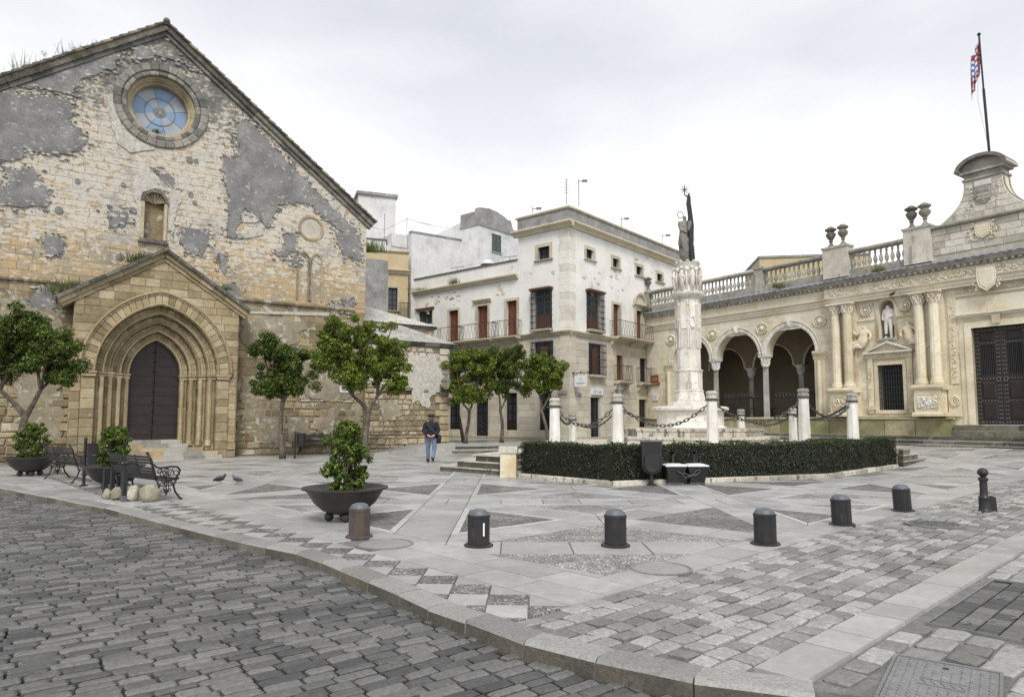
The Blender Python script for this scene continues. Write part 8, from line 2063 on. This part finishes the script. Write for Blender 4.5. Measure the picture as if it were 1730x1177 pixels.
# benches: cast iron ends, slatted seat and back. local x = length, +y = the way one faces
def bench(x, y, rz, label, L=1.75, detail=True):
    t = thing('cast_iron_bench', label, 'bench', (x, y, gz(x, y)), rz, 'cast iron benches with slatted seats')
    for sx in (0, L):
        m = MB(); X = sx
        m.tube([(X, -.12, .93), (X, -.05, .80), (X, .03, .50), (X, .06, .43)], [.02, .024, .026, .026], 6)
        m.ball((X, -.13, .94), .032, 6, 4)
        m.tube([(X, .0, .72), (X, .06, .66), (X, .16, .64), (X, .34, .66), (X, .46, .65), (X, .52, .58), (X, .50, .50), (X, .44, .43)], [.016, .018, .02, .022, .022, .02, .018, .018], 6)
        m.tube([(X, .04, .42), (X, .28, .40), (X, .50, .42)], .024, 6)
        m.tube([(X, .07, .41), (X, .12, .28), (X, .08, .16), (X, -.02, .02), (X, -.05, .0)], [.024, .022, .02, .022, .03], 6); m.tube([(X, .45, .41), (X, .40, .28), (X, .44, .16), (X, .54, .03), (X, .57, .0)], [.024, .022, .02, .022, .034], 6)
        m.build('end_frame', M['iron'], t, smooth=True)
        if detail:
            m = MB()
            for c, r in (((.18, .54), .055), ((.34, .54), .055), ((.26, .59), .04), ((.44, .53), .045), ((.12, .58), .04), ((.26, .48), .035), ((.18, .33), .045), ((.34, .33), .045), ((.26, .26), .05), ((.26, .37), .03), ((.20, .20), .03), ((.32, .20), .03)):
                m.tube([(X, c[0]+r*cos(q*pi/5), c[1]+r*sin(q*pi/5)) for q in range(11)], .010, 4)
            for a, b in (((.26, .42), (.26, .64)), ((.26, .40), (.14, .62)), ((.26, .40), (.38, .62)), ((.26, .40), (.12, .28)), ((.26, .40), (.40, .28)), ((.26, .40), (.26, .16))): m.tube([(X, *a), (X, *b)], .011, 4)
            m.prism([(.20, .22), (.32, .22), (.26, .12)], X-.008, X+.008, 'z') if False else m.add([(X-.008, .20, .22), (X-.008, .32, .22), (X-.008, .26, .10), (X+.008, .20, .22), (X+.008, .32, .22), (X+.008, .26, .10)], [(0, 1, 2), (5, 4, 3), (0, 3, 4, 1), (1, 4, 5, 2), (2, 5, 3, 0)])
            m.build('scrollwork', M['iron'], t)
    for k in range(6):
        y0 = .06+k*.072; m = MB(); m.box(.0, L, y0, y0+.058, .425-.004*abs(k-3), .447-.004*abs(k-3)); m.build('seat_slat', M['black'], t)
    for k in range(7):
        if k == 3: continue
        z = .50+k*.056; yy = .03-(z-.50)*.35; m = MB(); m.box(.0, L, yy-.012, yy+.010, z, z+.044); m.build('back_slat', M['black'], t)
    m = MB()
    for f in (1/3, 2/3): m.tube([(L*f, .035, .48), (L*f, -.10, .90)], .011, 4)
    m.tube([(.0, .26, .40), (L, .26, .40)], .014, 5); m.tube([(.25, .27, .39), (.02, .27, .25)], .011, 4); m.tube([(L-.25, .27, .39), (L-.02, .27, .25)], .011, 4); m.build('braces', M['iron'], t)
    return t
d = Vector((-.80, .60)); F_ = Vector((.60, .80)); ang = atan2(-d.y, -d.x)     # runs back-left, faces the plaza
b2 = Vector((-6.93, 13.32)); e_ = b2+d*1.75; bench(e_.x, e_.y, ang, 'black cast iron bench seen from behind, with pale boulders under it')
b1 = Vector(gp(124, 815)); e_ = b1+d*1.75+F_*-.0; bench(e_.x, e_.y, ang, 'black cast iron bench at far left between two bowl planters')
s_ = CH.px(556, 770, -.35)[0]; x, y, _ = CH.w(s_, -.35); x0, y0, _ = CH.w(s_-.1, -.6); bench(*CH.w(CH.px(562, 768, -.4)[0], -.62)[:2], CH.rz+pi, 'black slatted bench against the church wall behind the small tree', 1.5)
# black posts and boulders around the second bench
o_ = Vector((-7.42, 13.16))
for i, (u, v, h, lb) in enumerate(((.0, .0, .55, 'black square post nearest the kerb, right end behind the bench'), (.36, .12, .55, 'black square post second from the right behind the bench'), (.72, .06, .56, 'black square post third from the right behind the bench'), (1.05, .05, .56, 'black square post leftmost behind the bench'))):
    p = o_+d*u*.9+F_*(v-.02)+Vector((.05, 0)); t = thing('square_post', lb, 'post', (p.x, p.y, 0), ang, 'black posts behind the bench'); m = MB(); m.box(-.035, .035, -.035, .035, .14, h+.03); m.build('post_shaft', M['iron'], t); m = MB(); m.box(-.045, .045, -.045, .045, 0, .14); m.build('foot', M['dome'], t)
for i, (u, v, r, lb) in enumerate(((-.42, .32, .17, 'large pale boulder under the right end of the bench'), (.02, .16, .15, 'rounded pale boulder behind the nearest black post'), (.38, .10, .13, 'pale boulder in the middle under the bench'), (.68, .05, .11, 'small pale boulder at the left under the bench'))):
    p = o_+d*u+F_*v; m = MB(); rr = random.Random(i+9); n = 12; k = 8; vs = []
    for a in range(k+1):
        for b in range(n):
            th_, ph = pi*a/k, 2*pi*b/n; v3 = Vector((sin(th_)*cos(ph), sin(th_)*sin(ph), cos(th_))); q = r*(1+.42*noise.noise(v3*1.5+Vector((i*3, 0, 0)))+.12*noise.noise(v3*4)); sq = 1.15; vs.append((v3.x*q*1.15, v3.y*q, max(-.0, r*.82+v3.z*q*1.05)))
    m.add(vs, [(a*n+b, a*n+(b+1) % n, (a+1)*n+(b+1) % n, (a+1)*n+b) for a in range(k) for b in range(n)]); ob = m.build('boulder', M['limestone_lump'], None, smooth=True); ob.location = (p.x, p.y, .03); ob.rotation_euler = (0, 0, ang+.3*i); tag(ob, lb, 'boulder', 'pale boulders under the bench')
m = MB(); q = [o_+d*1.3+F_*-.2, o_+d*-.75+F_*-.10, o_+d*-.75+F_*.55, o_+d*1.3+F_*.4]; m.prism([(a.x, a.y) for a in q], -.01, .03); tag(m.build('stone_pad', M['slab']), 'thin grey stone pad under the boulders and the bench', 'stone pad')
# litter bins on posts
def bin_(px_, py_, label, s=1.0, h=1.17, side=1, rz=0):
    x, y = gp(px_, py_); t = thing('litter_bin', label, 'litter bin', (x, y, 0), rz); m = MB(); m.lathe([(.09, 0), (.09, .015), (.045, .02), (.04, .06), (.035, .07), (.035, h), (.045, h+.01), (.03, h+.04)], n=12); m.build('post_shaft', M['iron'], t)
    m = MB(); m.lathe([(.14, .50), (.165, .505), (.175, .98), (.185, .985), (.185, 1.01), (.165, 1.01), (.15, .52)], (side*.24, 0, 0), 18, 1, .85); m.build('bucket', M['black'], t, smooth='auto'); m = MB(); m.lathe([(.178, .72), (.184, .73), (.178, .74)], (side*.24, 0, 0), 18, 1, .85); m.box(min(0, side*.1), max(0, side*.1), -.02, .02, .9, .94); m.build('band', M['iron'], t)
bin_(141, 820, 'black litter bin on a post between the left bench and the middle planter', h=1.12)
bin_(498, 774, 'dark litter bin on a post against the church wall by the small tree', h=1.05)
# oval bin by the hedge
x, y = gp(1101, 819); t = thing('shield_bin', 'dark shield shaped litter bin standing before the hedge', 'litter bin', (x, y, 0))
def shieldp(w_, z0, z1, zc, n=10): return [(-w_, z1), (-w_, zc)]+[(-w_*cos(pi*k/n), zc-(zc-z0)*sin(pi*k/n)) for k in range(1, n)]+[(w_, zc), (w_, z1)]
m = MB(); m.prism(shieldp(.24, .26, 1.04, .50), -.10, .12, 'y'); m.build('bin_body', M['bollard'], t); m = MB(); m.prism(shieldp(.185, .31, .68, .5), -.125, -.101, 'y'); m.build('bin_door', M['bollard'], t)
m = MB(); P = shieldp(.20, .285, .70, .5); m.tube([(a, -.108, b) for a, b in P], .013, 4); m.build('door_rim', M['black'], t); m = MB(); m.box(-.25, .25, -.13, .15, 1.042, 1.07); m.build('lid', M['dome'], t)
m = MB(); m.box(-.18, .18, -.108, -.101, .76, .98); m.build('opening', M['black'], t)
m = MB(); m.lathe([(.12, 0), (.12, .02), (.05, .04), (.045, .28)], n=14); m.build('stand', M['bollard'], t, smooth='auto')
# two tapered tubs chained together; sky light on the lids is painted white
for i, (px_, lb) in enumerate(((1141, 'left tapered dark tub with lid coloured white for sky light by the hedge'), (1178, 'right tapered dark tub with lid coloured white for sky light by the hedge'))):
    x, y = gp(px_, 818); t = thing('tapered_tub', lb, 'tub', (x, y+.1, 0), 0, 'chained tapered tubs by the hedge'); m = MB()
    b, h, tp_ = .165, .44, .245
    m.add([(-b, -b, .05), (b, -b, .05), (b, b, .05), (-b, b, .05), (-tp_, -tp_, h), (tp_, -tp_, h), (tp_, tp_, h), (-tp_, tp_, h)], [(0, 1, 5, 4), (1, 2, 6, 5), (2, 3, 7, 6), (3, 0, 4, 7), (3, 2, 1, 0), (4, 5, 6, 7)]); m.build('tub_body', M['bollard'], t)
    m = MB(); q = tp_+.015; m.add([(-q, -q, h+.002), (q, -q, h+.002), (q, q, h+.002), (-q, q, h+.002), (-q, -q, h+.03), (q, -q, h+.03), (q, q, h+.03), (-q, q, h+.03), (-.15, -.1, h+.062), (.15, -.1, h+.062), (.15, .1, h+.062), (-.15, .1, h+.062)], [(0, 1, 5, 4), (1, 2, 6, 5), (2, 3, 7, 6), (3, 0, 4, 7), (3, 2, 1, 0), (4, 5, 9, 8), (5, 6, 10, 9), (6, 7, 11, 10), (7, 4, 8, 11), (8, 9, 10, 11)]); m.build('lid', M['signwhite'], t)
    m = MB(); m.box(-b-.01, b+.01, -b-.01, -b+.02, .02, .045); m.box(-b-.01, b+.01, b-.02, b+.01, .02, .045)
    for a_ in (-b, b): m.box(a_-.02, a_+.02, -b, b, 0, .05)
    m.build('base_frame', M['dome'], t)
    m = MB(); m.box(.02, .07, .28, .33, 0, .78); m.box(.02, .07, .28, .34, .72, .80); m.build('back_post', M['bollard'], t)
x0, y0 = gp(1141, 818); x1, y1 = gp(1178, 818); pos[20] = Vector((x0+.0, y0-.17, .36)); pos[21] = Vector((x1+.02, y1-.17, .35)); chain(20, 21, .14, 'short chain joining the two tapered tubs')

# ================================================================ PEOPLE AND BIRDS
x, y = gp(728, 781); PT = thing('person', 'man in dark jacket, cap and jeans walking away with hands behind his back', 'person', (x, y, 0), radians(4))
V = [(0, 0, .93), (0, -.01, 1.10), (0, 0, 1.28), (0, .01, 1.43), (0, .02, 1.51), (0, .04, 1.60), (0, .05, 1.69),
     (-.17, 0, 1.41), (-.25, -.04, 1.16), (-.10, -.17, .98), (-.02, -.185, .965), (.17, 0, 1.41), (.25, -.04, 1.16), (.10, -.17, .98), (.03, -.18, .955),
     (-.09, 0, .88), (-.10, .06, .50), (-.10, .10, .10), (.10, 0, .88), (.11, -.06, .52), (.07, -.26, .20), (-.10, .22, .045), (-.10, .06, .05), (.07, -.20, .07), (.07, -.32, .15)]
E_ = [(0, 1), (1, 2), (2, 3), (3, 4), (4, 5), (5, 6), (3, 7), (7, 8), (8, 9), (9, 10), (3, 11), (11, 12), (12, 13), (13, 14), (0, 15), (15, 16), (16, 17), (0, 18), (18, 19), (19, 20), (17, 22), (22, 21), (20, 24), (24, 23)]
Rd = [(.165, .12), (.165, .12), (.185, .13), (.15, .10), .058, (.078, .092), (.075, .09), .085, .068, .048, .04, .085, .068, .048, .04, .105, .078, .06, .105, .078, .06, .04, .05, .04, .05]
def pm(c):
    if c.z < .13 or (c.y < -.22 and c.z < .21): return 3
    if c.z < .93 and not (c.y < -.13 and c.z > .9): return 1
    if abs(c.x) < .115 and c.y < -.125 and .91 < c.z < 1.02: return 2
    if c.z > 1.50: return 2
    return 0
bd = skin_obj('body', V, E_, Rd, [M['jacket'], M['jeans'], M['skin'], M['black']], PT, 2, pm)
m = MB(); m.lathe([(.094, 1.655), (.104, 1.665), (.122, 1.70), (.126, 1.72), (.10, 1.755), (.05, 1.77), (.005, 1.773)], (0, .045, 0), 18, .95, 1.1); m.lathe([(.09, 1.65), (.10, 1.655), (.09, 1.665)], (0, .14, 0), 12, .9, .9); m.build('cap', M['black'], PT, smooth='auto')
m = MB(); m.lathe([(.07, 1.50), (.093, 1.53), (.104, 1.58), (.104, 1.66)], (0, .012, 0), 14, .9, 1.0); m.build('hair', M['bark'], PT, smooth='auto')
m = MB(); m.lathe([(.085, 1.45), (.09, 1.50), (.075, 1.535)], (0, .01, 0), 14, 1, 1); m.build('collar', M['jacket'], PT, smooth='auto')
m = MB(); m.lathe([(.215, .90), (.222, .94), (.205, 1.04)], (0, -.0, 0), 18, .88, .68); m.build('jacket_hem', M['jacket'], PT, smooth='auto')
for (cx, sg) in ((-.012, 1), (.012, -1)):
    for k in range(4):
        m = MB(); m.tube([(cx+sg*.01, -.215-.004*k, .985-.016*k), (cx-sg*.03, -.228, .978-.016*k), (cx-sg*.055, -.222, .972-.016*k)], [.009, .0085, .007], 5); m.build('finger', M['skin'], PT, smooth=True)
PT.scale = (1.14, 1.05, 1.0)
bg = bpy.data.objects.new('shoulder_bag', None); COL.objects.link(bg); bg.parent = PT
m = MB(); m.lathe([(.06, .70), (.10, .74), (.115, .88), (.09, 1.0), (.05, 1.02)], (.245, .02, 0), 12, .75, 1.2); m.build('bag_body', M['black'], bg, smooth='auto')
m = MB(); m.tube([(-.10, .0, 1.475), (-.12, -.12, 1.40), (.0, -.155, 1.23), (.12, -.15, 1.10), (.21, -.09, 1.02), (.24, .0, .99)], .012, 5); m.build('strap', M['chain'], bg)
m = MB(); m.ball((.03, -.165, 1.20), .014, 6, 4); m.build('buckle', M['lampmetal'], bg)
def pigeon(px_, py_, rz, label, mat):
    x, y = gp(px_, py_); t = thing('pigeon', label, 'pigeon', (x, y, 0), rz)
    V = [(0, 0, .125), (.07, 0, .15), (.115, 0, .20), (.125, 0, .235), (-.08, 0, .11), (-.16, 0, .09), (.155, 0, .23)]
    skin_obj('body', V, [(0, 1), (1, 2), (2, 3), (0, 4), (4, 5), (3, 6)], [.068, .058, .03, .03, .045, .022, .007], M[mat], t, 2)
    m = MB()
    for s_ in (-1, 1): m.tube([(.01, s_*.025, .08), (.015, s_*.025, .01), (.045, s_*.025, .004)], .005, 4)
    m.build('legs', M['terracotta'], t); m = MB()
    for s_ in (-1, 1): m.tube([(.06, s_*.055, .15), (-.04, s_*.062, .14), (-.13, s_*.03, .11)], [.02, .026, .006], 6)
    m.build('wings', M['pigeondark'], t, smooth=True)
pigeon(371, 817, radians(15), 'darker pigeon at left on the open paving', 'pigeondark'); pigeon(401, 818, radians(170), 'larger grey pigeon at right on the open paving', 'pigeon')
for i, (s_, z, o_, lb) in enumerate(((-3.30, 5.37, .35, 'pigeon perched at the feet of the niche statue'), (-3.0+.0, 7.26, .3, 'dark pigeon on the moulding above the niche'))):
    x, y, _ = AB.w(s_, o_); t = thing('pigeon', lb, 'pigeon', (x, y, z), radians(-60)); V = [(0, 0, .10), (.07, 0, .13), (.11, 0, .18), (.12, 0, .21), (-.08, 0, .09), (-.16, 0, .07)]
    skin_obj('body', V, [(0, 1), (1, 2), (2, 3), (0, 4), (4, 5)], [.06, .05, .028, .03, .04, .02], M['pigeondark'], t, 1)
